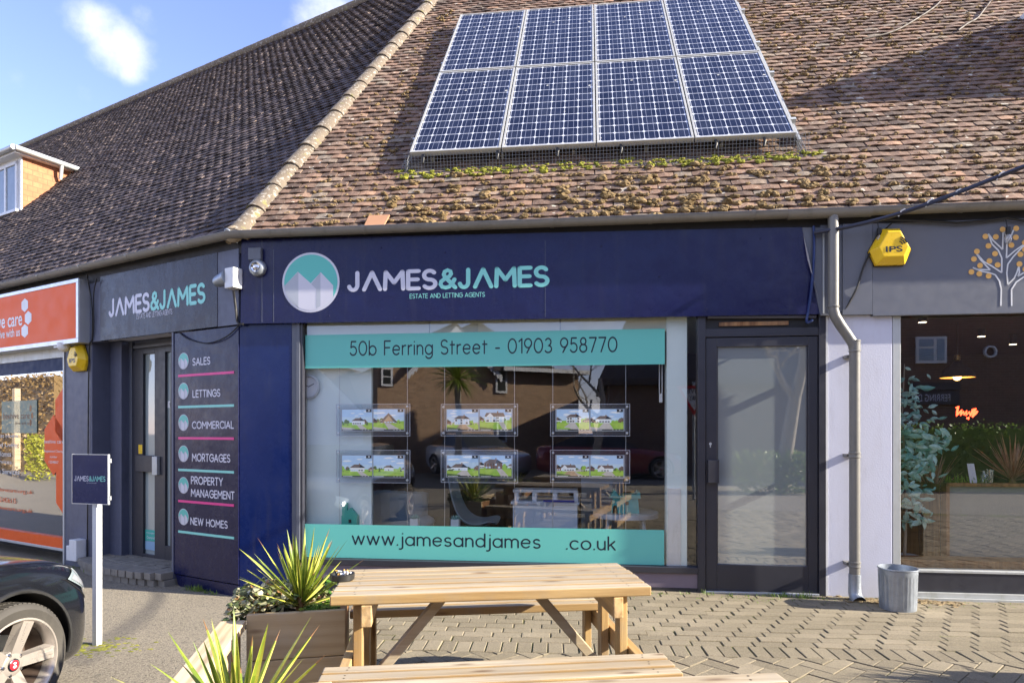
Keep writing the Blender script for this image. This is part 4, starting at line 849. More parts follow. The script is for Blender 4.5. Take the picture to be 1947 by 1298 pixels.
# ------------------------------------------------------------------ fittings on the fronts
def alarm(f, c, w, h, label, y):
    t = thing('alarm_box', label, 'alarm box', (c[0], y, c[1]), f, 'yellow alarm boxes')
    x, z = c
    def poly(s): return [(x-.20*w*s, z+.5*h*s), (x+.22*w*s, z+.5*h*s), (x+.5*w*s, z-.10*h*s), (x+.34*w*s, z-.5*h*s), (x-.34*w*s, z-.5*h*s), (x-.5*w*s, z-.10*h*s)]
    m = MB(); P0, P1, P2 = poly(1), poly(1), poly(.70); P2 = [(a + .0, b + .02*h) for a, b in P2]; n = 6
    vs = [(a, y, b) for a, b in P0] + [(a, y-.035, b) for a, b in P1] + [(a, y-.10, b) for a, b in P2]
    m.raw(vs, [(12,13,14,15,16,17)[::-1]] + [(r+i, r+(i+1) % n, r+n+(i+1) % n, r+n+i) for r in (0, n) for i in range(n)])
    o = m.build('cover', M['yellow'], t, bevel=.006, recalc=True)
    m = MB(); m.prism([(x+(a-x)*1.035, z+(b-z)*1.035) for a, b in P0], y-.004, y+.01); m.build('back_plate', M['black'], t)
    text('IPS', 'lettering', M['ink'], t, x-.20*w, x+.20*w, z-.20*h, z-.04*h, y-.102, .02)
    m = MB()
    for r in (.10, .155, .21):
        pts = [(x+.10*w + r*w*math.cos(R(a)), y-.102, z-.02*h + r*w*math.sin(R(a))) for a in range(15, 80, 12)]; m.tube(pts, .0045, 6)
    m.build('signal_mark', M['ink'], t)
alarm(F, F.hit(1695,468,-.10), .33, .30, 'sunlit yellow alarm box on the grey restaurant fascia', -.045)
alarm(L, L.hit(145,680,-.06), .33, .30, 'shaded yellow alarm box on the blue grey pillar under the orange sign', -.003)
t = thing('security_lamp', 'grey conical sounder lamp on a white box at the bend of the two signs', 'security lamp', (-.08,-.03,2.85), L)
c = L.hit(442,531,-.08); m = MB(); m.box(c[0]-.05, c[0]+.075, -.13, -.026, c[1]-.09, c[1]+.10); m.build('box', M['white'], t, bevel=.008)
m = MB(); m.lathe([(.0,.19),(.03,.187),(.045,.17),(.058,.13),(.062,.09),(.07,.05),(.072,.0),(.0,0)][::-1], (0,0,0), 24, axis='z'); m.xf(Matrix.Translation((c[0]-.05, -.09, c[1]+.02)) @ Matrix.Rotation(R(-98), 4, 'Y')); m.build('lamp_head', M['zinc'], t, smooth=50)
t = thing('security_lamp', 'round metal lamp facing out at the left end of the long navy fascia', 'security lamp', (.2,-.05,2.95), F)
c = F.hit(489,509,-.08); m = MB(); m.lathe([(.078,.0),(.08,-.025),(.072,-.05),(.05,-.066),(.046,-.066)], (c[0],-.05,c[1]), 28, axis='y'); m.build('housing', M['zinc'], t, smooth=40)
m = MB(); m.lathe([(.046,-.06),(.03,-.05),(.012,-.058),(.0,-.06)], (c[0],-.05,c[1]), 20, axis='y'); m.lathe([(.02,-.07),(.012,-.074),(0,-.075)], (c[0],-.05,c[1]), 14, axis='y', k=0); m.build('reflector', M['chrome'], t, smooth=40)
m = MB(); c = F.hit(486,483,-.07); m.box(c[0]-.062, c[0]+.062, -.095, -.05, c[1]-.06, c[1]+.055); o = m.build('junction_box', M['slate'], None, bevel=.006, frame=F, base=(c[0],-.05,c[1])); tag(o, 'small square grey junction box above the round metal lamp', 'junction box')
t = thing('dome_camera', 'white dome camera under the orange box sign', 'camera', (-3.1,-.1,2.4), L)
c = L.hit(122,655,-.10); m = MB(); m.lathe([(0,0),(.07,0),(.07,-.04)], (c[0],-.10,c[1]+.02), 20); m.box(c[0]-.17, c[0]-.06, -.13, -.07, c[1]-.03, c[1]+.02); m.build('housing', M['white'], t, smooth=40)
m = MB(); m.ball((c[0],-.10,c[1]-.02), .068, 18, 10, (1,1,.95)); m.build('dome', M['white'], t, smooth=60)
for px, py, w, h, lb in ((137,1050,.10,.17,'smaller white meter box low on the blue grey pillar'), (152,1044,.15,.24,'larger white meter box low on the blue grey pillar')):
    c = L.hit(px, py, -.03); m = MB(); m.box(c[0]-w/2, c[0]+w/2, -.07 if w < .12 else -.11, 0, c[1]-h/2, c[1]+h/2); o = m.build('meter_box', M['white'], None, bevel=.006, frame=L, base=(c[0],0,c[1])); tag(o, lb, 'meter box', 'white boxes on the pillar')
# cables
def cable(name, pts, r, mat, label, frame=None, cat='cable'):
    P = [Vector(p) for p in pts]; out = []
    for i in range(len(P)-1):                     # Catmull-Rom
        a, b, c, d = P[max(i-1,0)], P[i], P[i+1], P[min(i+2,len(P)-1)]
        for k in range(6):
            q = k/6; out.append(.5*((2*b) + (c-a)*q + (2*a-5*b+4*c-d)*q*q + (3*b-a-3*c+d)*q**3))
    out.append(P[-1]); m = MB(); m.tube(out, r, 6); o = m.build(name, mat, None, smooth=60, frame=frame, base=pts[0]); return tag(o, label, cat)
def fp(px, py, y): a = F.hit(px, py, y); return (a[0], y, a[1])
def lp(px, py, y): a = L.hit(px, py, y); return (a[0], y, a[1])
cable('cable', [lp(444,552,-.08), lp(449,590,-.05), lp(452,612,-.03), lp(463,616,-.02)] , .012, M['black'], 'black cable hanging from the white sounder lamp box', L)
cable('cable', [lp(459,614,-.02), lp(430,640,-.03), lp(395,652,-.03), lp(360,645,-.03), lp(338,630,-.02)], .006, M['black'], 'thin black cable sagging over the service list panel', L)
cable('cable', [lp(165,522,-.10), lp(172,560,-.05), lp(176,600,-.04), lp(175,645,-.03), lp(170,660,-.02), lp(168,760,-.015), lp(167,900,-.015), lp(166,1060,-.015)], .007, M['black'], 'black cable running down the blue grey pillar beside the orange sign', L)
cable('cable', [lp(184,530,-.06), lp(178,560,-.05), lp(178,620,-.04), lp(174,650,-.03)], .006, M['black'], 'short black cable crossing beside the end of the orange sign', L)
# overhead service cable with loose ties
cp = [(5.18,-.08,3.075), (5.45,-.2,3.09), (5.75,-.30,3.14), (6.1,-.42,3.24), (6.6,-.62,3.40), (7.4,-.95,3.66), (9.5,-1.8,4.5), (13,-3.2,6.0)]
ov = cable('overhead_cable', cp, .017, plain('dark_blue_cable', (.02,.024,.05), .45), 'thick dark cable rising from the navy fascia end to the upper right', F)
for i in range(2, 6):
    for k in (0, .5):
        p = Vector(cp[i])*(1-k) + Vector(cp[i+1])*k; m = MB()
        m.tube([p + Vector((.0,0,-.02)), p + Vector((.015,-.02,.018)), p + Vector((.04,-.03,.03))], .006, 5); m.build('cable_tie', M['white'], ov)
cable('cable', [fp(1547,430,-.06), fp(1548,470,-.07), fp(1545,530,-.08), fp(1538,585,-.07), fp(1534,612,-.06), fp(1545,608,-.05)], .012, plain('blue_cable', (.02,.04,.14), .4), 'blue cable hanging down over the torn end of the navy fascia', F)
cable('cable', [fp(1695,425,-.07), fp(1672,450,-.07), fp(1645,500,-.07), fp(1630,545,-.07), fp(1612,580,-.05), fp(1600,595,-.04)], .008, M['black'], 'black cable looping from behind the sunlit alarm box to the downpipe', F)
sc = thing('string_lights', 'black festoon cable with clear bulbs along the top of the grey fascia', 'string lights', (5.7,-.06,3.15), F)
P_ = [fp(1680,418,-.07), fp(1760,420,-.07), fp(1820,424,-.07), fp(1870,420,-.07), fp(1914,414,-.07), fp(1947,420,-.07)]
m = MB(); m.tube(P_ + [(7.6,-.07,3.10),(8.2,-.07,3.15),(9.4,-.07,3.08)], .010, 6); m.build('cable', M['black'], sc)
for x, z in ((F.hit(1917,440,-.08)[0], F.hit(1917,440,-.08)[1]), (F.hit(1672,442,-.08)[0], F.hit(1672,442,-.08)[1]), (8.1,3.03)):
    m = MB(); m.tube([(x-.012,-.07,z+.10),(x-.003,-.075,z+.03)], .004, 5); m.lathe([(0,.04),(.018,.035),(.021,0),(.018,-.025)], (x,-.08,z), 12); m.build('socket', M['black'], sc, smooth=40)
    m = MB(); m.lathe([(.016,-.025),(.026,-.05),(.025,-.075),(.012,-.10),(0,-.103)], (x,-.08,z), 14); m.build('bulb', glass('bulb_glass', (.85,.86,.86), 3.0, 0, .25, (.6,.6,.6)), sc, smooth=60)
# cables lying on the upper roof
def roofcable(px, label):
    pts = []
    for x, y in px:
        # meet the plane lying 2 cm above the tiles
        lo = F; d = ((x-CX)/FPX, 1, -(y-HY)/FPX); oy = lo.o[0]*lo.i[0]+lo.o[1]*lo.i[1]; dy = d[0]*lo.i[0]+d[1]*lo.i[1]; n = .04
        t = (n - PS*Y0 - PS*oy - PC*(CH-Z0)) / (-PS*dy + PC*d[2]); pts.append(((t*d[0]-lo.o[0])*lo.u[0]+(t*d[1]-lo.o[1])*lo.u[1], t*dy-oy, CH+t*d[2]))
    cable('roof_cable', pts, .011, plain('brown_cable', (.055,.038,.028), .7), label, F)
roofcable([(1790,0),(1775,15),(1740,38),(1710,55),(1680,66),(1640,75)], 'longer brown cable lying across the shaded upper tiles')
roofcable([(1885,0),(1870,20),(1858,35),(1840,45),(1822,58)], 'short bent brown cable lying on the tiles near the right edge')
# ------------------------------------------------------------------ solar panels
def cell_mat():
    m, nt, b, N, L_ = nodes('solar_cells'); uv = N('ShaderNodeUVMap'); sp_ = N('ShaderNodeSeparateXYZ'); L_(uv.outputs[0], sp_.inputs[0])
    def mt(op, *a):
        n = N('ShaderNodeMath'); n.operation = op
        for i, x in enumerate(a):
            if hasattr(x, 'links'): L_(x, n.inputs[i])
            else: n.inputs[i].default_value = x
        return n.outputs[0]
    ax = mt('ABSOLUTE', mt('SUBTRACT', mt('FRACT', sp_.outputs[0]), .5)); az = mt('ABSOLUTE', mt('SUBTRACT', mt('FRACT', sp_.outputs[1]), .5))
    gap = mt('MAXIMUM', mt('GREATER_THAN', ax, .482), mt('GREATER_THAN', az, .478)); cor = mt('GREATER_THAN', mt('ADD', ax, az), .86)
    bus = mt('LESS_THAN', mt('ABSOLUTE', mt('SUBTRACT', ax, .2)), .013); white = mt('MAXIMUM', gap, cor)
    v = mapped(N, L_); g = N('ShaderNodeTexWhiteNoise'); g.noise_dimensions = '2D'
    fl = N('ShaderNodeVectorMath'); fl.operation = 'FLOOR'; L_(uv.outputs[0], fl.inputs[0]); L_(fl.outputs[0], g.inputs['Vector'])
    cell = mix(N, L_, g.outputs['Value'], (.004,.006,.018), (.006,.009,.028)); cell = mix(N, L_, maprange(N, L_, tex(N, L_, v, 4, 5), .4, .75, 0, .35), cell, (.06,.07,.10))
    col = mix(N, L_, mt('MULTIPLY', bus, .55), cell, (.35,.38,.5)); col = mix(N, L_, white, col, (.52,.55,.63))
    col = mix(N, L_, maprange(N, L_, tex(N, L_, v, 9, 2, .4), .735, .75, 0, .8), col, (.6,.6,.55))
    L_(col, b.inputs['Base Color']); b.inputs['Roughness'].default_value = .25; b.inputs['Specular IOR Level'].default_value = .28; return m
M['cells'] = cell_mat()
M['panel_frame'] = plain('weathered_panel_frame', (.42,.42,.40), .45, .2, .15, dirt=(.20,.19,.10))
SP = Matrix.Rotation(AF, 4, 'Z') @ Matrix.Rotation(PITCH, 4, 'X')
pw, ph = .94, 2.02
def panel(u, v, label):
    t = thing('solar_panel', label, 'solar panel', (0,0,0), None, 'solar panels on the roof', rot=SP.to_euler()); t.location = F.w(rp(u, v, .12)); BASE[t.name] = Vector((0,0,0)); return t
proto = panel(1.49, 1.14, 'bottom row solar panel at the far left of the array')
m = MB()
for a in ((0,.022,0,ph), (pw-.012-.022,pw-.012,0,ph), (.022,pw-.034,0,.022), (.022,pw-.034,ph-.022,ph)): m.box(a[0], a[1], a[2], a[3], 0, .045)
m.build('frame', M['panel_frame'], proto, bevel=.002)
m = MB(); m.raw([(.022,.022,.038),(pw-.034,.022,.038),(pw-.034,ph-.022,.038),(.022,ph-.022,.038)], [(0,1,2,3)]); m.box(.022,pw-.034,.022,ph-.022,.008,.034)
me_ = m.mesh('cell_sheet', M['cells']); uvl = me_.uv_layers.new(name='UVMap')
for p in me_.polygons:
    for li in p.loop_indices:
        co = me_.vertices[me_.loops[li].vertex_index].co; uvl.data[li].uv = ((co.x-.035)/(pw-.034-.048)*6, (co.y-.04)/(ph-.08)*12)
o = bpy.data.objects.new('cell_sheet', me_); C.objects.link(o); o.parent = proto
names = ['far left', 'second from left', 'third from left', 'far right']
for r_ in (0, 1):
    for k in range(4):
        if r_ == k == 0: continue
        t = copy_tree(proto); t.location = F.w(rp(1.49 + pw*k, 1.14 + (ph+.025)*r_, .12)); t['label'] = '%s row solar panel at the %s of the array' % ('bottom' if r_ == 0 else 'top', names[k]) if k in (0, 3) else '%s row solar panel, %s in the array' % ('bottom' if r_ == 0 else 'top', names[k])
m = MB()
for v in (1.55, 2.7, 3.6, 4.75):
    a, b = Vector(rp(1.44, v, .09)), Vector(rp(5.33, v, .09)); m.beam(a, b, .04, .05, (0,-PS,PC))
for u in [1.7+.72*i for i in range(6)]: m.beam(Vector(rp(u,1.2,.04)), Vector(rp(u,5.2,.04)), .03, .06, (0,-PS,PC))
o = m.build('mounting_rails', M['alu_dull'], None, frame=F, base=rp(1.44,1.55,.09)); tag(o, 'aluminium rails holding the solar panels above the tiles', 'mounting rail')
m = MB(); wr = .0015
def wire(a, b): m.beam(a, b, wr*2, wr*2, (0,-PS+.01,PC))
n_ = 118
for i in range(n_+1):
    u = 1.44 + 3.92*i/n_; wire(rp(u,1.145,.15), rp(u,1.02,.0)); wire(rp(u,1.02,.012), rp(u,.93,.012))
for k in range(7): q = k/6; wire(rp(1.42,1.145-.125*q,.15-.15*q), rp(5.38,1.145-.125*q,.15-.15*q))
for k in range(4): wire(rp(1.40,1.02-.03*k,.014), rp(5.42,1.02-.03*k,.014))
for uu, sg in ((1.485,-1), (5.255,1)):
    for i in range(118):
        v = 1.02 + 4.2*i/118; wire(rp(uu,v,.14), rp(uu+sg*.04,v,.01)); wire(rp(uu+sg*.04,v,.014), rp(uu+sg*.11,v,.014))
    for k in range(4): wire(rp(uu+sg*.01*k,1.0,.14-.043*k), rp(uu+sg*.01*k,5.2,.14-.043*k))
    for k in range(3): wire(rp(uu+sg*(.04+.03*k),1.0,.014), rp(uu+sg*(.04+.03*k),5.2,.014))
o = m.build('bird_netting', M['mesh_wire'], None, frame=F, base=rp(3.4,1.02,.0)); tag(o, 'fine wire bird netting skirting the edges of the solar array', 'wire netting')
t = thing('cable_clips', 'row of small black clips along the lower edge of the solar array', 'clip', rp(3.4,1.14,.12), F)
for u in (1.62, 2.38, 2.98, 3.6, 4.5, 4.95): m = MB(); m.tube([rp(u,1.14,.13), rp(u+.01,1.11,.11), rp(u,1.08,.075)], .014, 8); m.build('clip', M['black'], t, smooth=50)
# ------------------------------------------------------------------ moss on the tiles
def moss(name, n, pick, mat, label, rmin, rmax):
    m = MB(); rr = random.Random(5)
    ico = bmesh.new(); bmesh.ops.create_icosphere(ico, subdivisions=2, radius=1); iv = [v.co.copy() for v in ico.verts]; ifs = [tuple(v.index for v in f.verts) for f in ico.faces]; ico.free()
    for _ in range(n):
        q = pick(rr)
        if not q: continue
        u, v, s = q; s *= rr.uniform(rmin, rmax)
        for b in range(rr.randint(1, 3) if v > .95 else rr.randint(2, 6)):
            uu, vv = u + rr.uniform(-1,1)*s*1.2, v + rr.uniform(-1,1)*s*.8; c = Vector(rp(uu, vv, .018)); sc_ = s*rr.uniform(.5,1); sd = rr.random()*50
            vs = []
            for p in iv:
                k = sc_*(1 + .55*mnoise.noise(p*2.6 + Vector((sd,0,0))) + rr.uniform(-.10,.10)); vs.append(c + Vector((p.x*k*1.25, p.y*k, p.z*k*.8)))
            m.raw(vs, ifs)
    o = m.build(name, mat, None, frame=F, base=(0,0,Z0)); tag(o, label, 'moss', kind='stuff')
def pick_low(r):
    u = r.uniform(.3, 7.6); v = round(r.random()**1.6 * 9 + .3) * .1 + r.uniform(-.01,.02)
    dens = 1 - abs(u - 3.4)/3.3
    if r.random() > max(.10, dens): return None
    return u, v, 1 if 1.3 < u < 5.6 else .7
def pick_all(r):
    u = r.uniform(-.1, 9); v = round(r.uniform(0, 60))*.1 + r.uniform(.0,.03)
    if u < HV*(Y0+v*PC) + .3 or (1.3 < u < 5.35 and v > .9): return None
    return u, v, 1
def pick_edge(r):
    u = r.uniform(1.35, 5.5); return u, r.uniform(.90, 1.06), 1
moss('roof_moss', 620, pick_low, M['moss'], 'brown moss clumps growing on the lower sunlit tiles', .012, .042)
moss('roof_moss', 3600, pick_all, M['moss'], 'small dry moss tufts scattered over the sunlit tiles', .010, .024)
moss('roof_moss', 150, pick_low, M['moss_g'], 'green moss dots between the lower tiles', .008, .026)
moss('roof_moss', 330, pick_edge, M['moss_g'], 'bright green moss under the lower edge of the solar array', .008, .025)
m = MB(); a, b = Vector(rp(1.24,.02,.03)), Vector(rp(1.43,.02,.036)); m.hexa([rp(1.24,-.03,.03),rp(1.43,-.02,.035),rp(1.46,.15,.05),rp(1.26,.16,.045),rp(1.24,-.03,.043),rp(1.43,-.02,.048),rp(1.46,.15,.063),rp(1.26,.16,.058)]); o = m.build('loose_tile', M['slab'], None, frame=F, base=rp(1.3,.05,.03)); tag(o, 'loose terracotta tile lying askew at the edge above the gutter', 'roof tile')
# ------------------------------------------------------------------ picnic tables, planters, plants
def local(t):
    b = BASE[t.name]
    def put(mb, name, mat, parent=None, **k):
        mb.v = [tuple(Vector(v) + b) for v in mb.v]; return mb.build(name, mat, parent or t, **k)
    return put
M['screw'] = plain('rusty_screw', (.07,.05,.035), .5, .5)
def screws(m):
    for i in range(6): m.m[i] = 0 if i == 1 else 2      # weathered top, golden sawn edges
    xs = [v[0] for v in m.v]; ys = [v[1] for v in m.v]; z = max(v[2] for v in m.v); x0, x1 = min(xs), max(xs); y0, y1 = min(ys), max(ys)
    for x in (x0+.10, x1-.10):
        for q in (.28, .72): y = y0+(y1-y0)*q + random.uniform(-.004,.004); xx = x + random.uniform(-.006,.006); m.face([(xx+.0042*math.cos(R(a)), y+.0042*math.sin(R(a)), z+.0004) for a in range(0,360,45)], 1)
def picnic(label, loc, rotz):
    t = thing('picnic_table', label, 'picnic table', loc, None, 'wooden picnic tables', rotz=rotz); put = local(t)
    Lh = .71; zt = .70                                     # half length; x along the table, y across (negative towards the camera)
    n = 6; w_ = .56/n
    for i in range(n):
        m = MB(); y = -.28 + w_*i; j = random.uniform(-.003,.003); m.box(-Lh+j, Lh+j, y+.010, y+w_-.010, zt-.044+j*.5, zt+j*.5); screws(m); put(m, 'table_board', [M['pine'], M['screw'], M['pine_edge']], bevel=.006)
    for s in (-1, 1):
        bw = .255/3
        for i in range(3):
            m = MB(); y0 = s*.40 + (bw*i if s > 0 else -bw*(i+1)); m.box(-Lh, Lh, y0+.009, y0+bw-.009, .406, .45+random.uniform(-.002,.002)); screws(m); put(m, 'bench_board', [M['pine'], M['screw'], M['pine_edge']], bevel=.006)
    for s in (-1, 1):
        x = s*.60
        for y in (-.20, .12):
            m = MB(); m.box(x-.020, x+.020, y, y+.072, .0, zt-.046); put(m, 'leg', M['pine_z'], bevel=.004)
        m = MB(); m.box(x-s*.020-s*.046, x-s*.021, -.27, .27, zt-.14, zt-.046); put(m, 'bearer', M['pine_y'], bevel=.004)
        m = MB(); m.box(x+s*.025, x+s*.068, -.66, .66, .31, .404); put(m, 'bearer', M['pine_y'], bevel=.004)
        for y in (-.56, .48):
            m = MB(); m.box(x-.019, x+.019, y, y+.07, .0, .404); put(m, 'leg', M['pine_z'], bevel=.004)
        m = MB(); m.box(x+s*.025, x+s*.068, -.62, .62, .02, .10); put(m, 'foot_rail', M['pine_y'], bevel=.004)
        m = MB(); m.beam((x-s*.03, -.02, .22), (x-s*.40, -.02, zt-.05), .044, .07, (0,1,0)); put(m, 'brace', M['pine'], bevel=.004)
    return t
tc = ((-.782+.627-.849+.580)/4, (2.76+2.91+3.27+3.50)/4)
tb = picnic('pale pine picnic table with an ashtray at its left end', (tc[0], tc[1], 0), R(7.0))
tb2 = picnic('nearest picnic table, only a corner of its top in view at the bottom edge', (tc[0]+.20, tc[1]-1.565, 0), R(6.0))
# ashtray
ax_, ay_ = -.80, 3.05
t = thing('ashtray', 'round black ashtray full of cigarette ends on the table corner', 'ashtray', (ax_, ay_, .70), None); put = local(t)
m = MB(); m.lathe([(0,.002),(.052,.002),(.056,.006),(.058,.032),(.052,.034),(.048,.03),(.046,.01),(0,.009)], (0,0,0), 28, rad=lambda a, h: 1 if h < .02 or abs(math.sin(a*2)) > .25 else .97); put(m, 'bowl', plain('black_melamine', (.02,.02,.02), .35), smooth=40)
rr = random.Random(4)
for k in range(9):
    a = rr.uniform(0, 6.28); p = Vector((rr.uniform(-.028,.028), rr.uniform(-.028,.028), rr.uniform(.016,.04))); d = Vector((math.cos(a), math.sin(a), rr.uniform(-.1,.35)))*.018
    m = MB(); m.tube([p-d, p+d*.2], .0042, 8, 0); m.tube([p+d*.2, p+d], .0043, 8, 1); put(m, 'cigarette_end', [M['white'], plain('cork_filter', (.62,.36,.08), .8)], smooth=40)
# planters
PA = R(11.6); PO = Vector((-1.30, 3.165, 0)); pu = Vector((math.cos(PA), math.sin(PA), 0)); pv = Vector((-math.sin(PA), math.cos(PA), 0))
def planter(label, org, w_, d_, zt, rotz=PA):
    t = thing('planter_box', label, 'planter', tuple(org), None, 'timber planter boxes', rotz=rotz); put = local(t)
    nb = 3; h = (zt + .19)/nb
    for i in range(nb):
        z0 = -.19 + h*i
        m = MB(); m.box(0, w_, 0, .028, z0+.002, z0+h-.002); put(m, 'front_board', M['planter'], bevel=.004)
        m = MB(); m.box(0, w_, d_-.028, d_, z0+.002, z0+h-.002); put(m, 'back_board', M['planter'], bevel=.004)
        for x in (0, w_-.028):
            m = MB(); m.box(x, x+.028, .030, d_-.030, z0+.002, z0+h-.002); put(m, 'side_board', M['oak'] if x else M['pine_y'], bevel=.004)
    m = MB(); nx = 10
    vs = [(.03+(w_-.06)*i/nx, .031+(d_-.062)*j/nx, zt-.055+.025*mnoise.noise(Vector((i*.5, j*.5, zt)))) for j in range(nx+1) for i in range(nx+1)]
    m.raw(vs, [(j*(nx+1)+i, j*(nx+1)+i+1, (j+1)*(nx+1)+i+1, (j+1)*(nx+1)+i) for j in range(nx) for i in range(nx)]); put(m, 'compost', M['soil'], smooth=80)
    return t
planter('timber planter box by the left end of the picnic table, full of ivy', PO, .47, .42, .505)
p2 = PO - pv*.93 + Vector((0,0,0))
planter('nearer timber planter box at the bottom edge under the larger spiky plant', p2 - pv*.44, .47, .42, .505)
pl3 = planter('unseen timber planter box added at right to shade the paving corner', Vector((3.52, 3.06, .0)), .62, .5, .50, R(-4))  # out of view, added so that its shadow falls on the paving corner
m = MB(); m.box(-.125, -.005, -.95, .02, .43, .475); m.box(-.10, -.03, -.95, .02, .30, .428); b_ = PO; m.v = [tuple(v) for v in m.v]
o = bpy.data.objects.new('timber_rail', m.mesh('timber_rail', M['rail'])); C.objects.link(o); o.location = PO; o.rotation_euler = (0,0,PA); md = o.modifiers.new('bevel','BEVEL'); md.width = .005; md.segments = 2
tag(o, 'pale timber rail joining the left sides of the two planter boxes', 'rail')
m = MB(); m.box(-.11, -.03, -.03, .02, -.2, .43); m.box(-.11, -.03, -.93, -.88, -.2, .43); q = bpy.data.objects.new('leg', m.mesh('leg', M['pine_z'])); C.objects.link(q); q.parent = o
# spiky plants
def blade(m, base, az, el, ln, wd, droop, k_mid=1, k_edge=0, tw=0, seg=8, tip=None):
    p = Vector(base); d = Vector((math.cos(az)*math.cos(el), math.sin(az)*math.cos(el), math.sin(el))); side = Vector((-math.sin(az), math.cos(az), 0)); st = ln/seg
    rows = []
    for i in range(seg+1):
        q = i/seg; w_ = wd*(.55+1.0*q if q < .4 else .95)*(1-max(0,(q-.35)/.65)**1.7) + .0006
        nrm = side.cross(d).normalized(); s_ = (side*math.cos(tw*q) + nrm*math.sin(tw*q))
        f = .22*w_
        rows.append([p - s_*w_/2 + nrm*f, p - s_*w_*.24, p + s_*w_*.24, p + s_*w_/2 + nrm*f]); p = p + d*st
        d = (d + Vector((0,0,-droop*st*(.3+1.6*q)/max(.2, 1)))).normalized()
    for i in range(seg):
        a, b = rows[i], rows[i+1]
        for j in range(3): m.face([a[j], a[j+1], b[j+1], b[j]], (k_mid if j == 1 else k_edge) if not (tip and i >= seg-1) else 2)
def spiky(label, loc, n, ln, wd, seed, name='spiky_plant', mats=None, cat='plant', elmin=8, elmax=88, group='yellow green spiky plants', droop=1.5):
    rr = random.Random(seed); t = thing(name, label, cat, loc, None, group); put = local(t)
    m = MB()
    for i in range(n):
        q = (i+.5)/n; el = R(elmin + (elmax-elmin)*q**.8 + rr.uniform(-6,6)); az = i*2.39996 + rr.uniform(-.3,.3); l_ = ln*rr.uniform(.72,1.1)*(.8+.2*math.sin(q*3.1)); s = rr.random()
        blade(m, (math.cos(az)*.015, math.sin(az)*.015, .02+.06*q), az, min(el, R(89)), l_, wd*rr.uniform(.75,1.15), droop*rr.uniform(.1,1.2)*(1.0-.5*q), 1, 0 if s < .6 else 1, rr.uniform(-.5,.5), tip=rr.random() < .3)
    put(m, 'foliage', mats or [M['leaf_y'], M['leaf_g'], M['leaf_brown']])
    m = MB(); m.lathe([(.03,-.06),(.026,.05),(.016,.11),(0,.12)], (0,0,0), 10); put(m, 'stem', M['leaf_brown'], smooth=60); return t
pl = PO + pu*.235 + pv*.19
spiky('yellow edged spiky plant among ivy in the planter beside the table', (pl.x, pl.y, .46), 56, .40, .024, 3, elmin=4, elmax=84, droop=.9)
pl2 = p2 - pv*.20 + pu*.19
spiky('larger spiky plant at the bottom edge, in the nearer planter', (pl2.x, pl2.y, .38), 34, .40, .026, 8, elmin=6, elmax=80, droop=1.0)
spiky('yellow green spiky plant in the unseen planter added at right', (3.84, 3.32, .47), 40, .42, .026, 12, elmin=25, elmax=86)
# ivy and herbs
def leafy(name, label, loc, spots, mats, size, seed, cat, stuff=False):
    rr = random.Random(seed); m = MB()
    for (x, y, z, rx, ry, rz, n) in spots:
        for _ in range(n):
            a, b = rr.uniform(0, 6.28), math.acos(rr.uniform(-.3,1)); r = rr.random()**.35
            c = Vector((x + rx*r*math.cos(a)*math.sin(b), y + ry*r*math.sin(a)*math.sin(b), z + rz*r*math.cos(b)))
            s = size*rr.uniform(.6,1.3); n_ = Vector((rr.gauss(0,.6), rr.gauss(-.2,.6), 1)).normalized(); u_ = n_.cross(Vector((rr.gauss(0,1), rr.gauss(0,1), .1))).normalized(); v_ = n_.cross(u_)
            k = rr.choices(range(len(mats)), weights=[4,3,1][:len(mats)])[0]
            m.face([c - v_*s*.5, c + u_*s*.48 - v_*s*.1 + n_*s*.12, c + u_*s*.3 + v_*s*.35, c + v_*s*.62 - n_*s*.1, c - u_*s*.3 + v_*s*.35, c - u_*s*.48 - v_*s*.1 + n_*s*.12], k)
    b_ = Vector(loc); m.v = [tuple(Vector(v)) for v in m.v]
    o = bpy.data.objects.new(name, m.mesh(name, mats)); C.objects.link(o); o.location = b_; tag(o, label, cat, kind='stuff' if stuff else None); return o
iv = PO + pu*.11 + pv*.22
leafy('ivy', 'cream and green variegated ivy spilling over the left of the planter', (iv.x, iv.y, .48), [(-.04,-.02,.04,.19,.19,.11,480), (-.13,-.16,-.03,.08,.09,.13,190), (.05,.10,.03,.15,.10,.10,160), (-.15,.05,.0,.07,.14,.11,180)], [M['ivy'], M['ivy_pale'], M['leaf_brown']], .030, 2, 'ivy')
hb = PO + pu*.36 + pv*.20
leafy('herb_clump', 'bright green feathery herb low in the right of the planter', (hb.x, hb.y, .455), [(0,0,.0,.10,.12,.045,420), (-.06,-.06,0,.06,.08,.04,180)], [M['herb'], M['weed']], .013, 5, 'herb')
hb = PO + pu*.38 + pv*.36
leafy('ivy', 'dark green ivy sprigs behind the herb in the planter', (hb.x, hb.y, .47), [(0,0,.03,.09,.06,.12,60), (-.18,.0,.02,.1,.05,.08,50)], [M['ivy'], M['herb']], .032, 9, 'ivy')
iv2 = p2 - pv*.2 + pu*.25
leafy('ivy', 'ivy around the base of the plant in the nearer planter', (iv2.x, iv2.y, .46), [(0,0,.0,.18,.15,.05,180)], [M['ivy'], M['ivy_pale']], .03, 11, 'ivy')
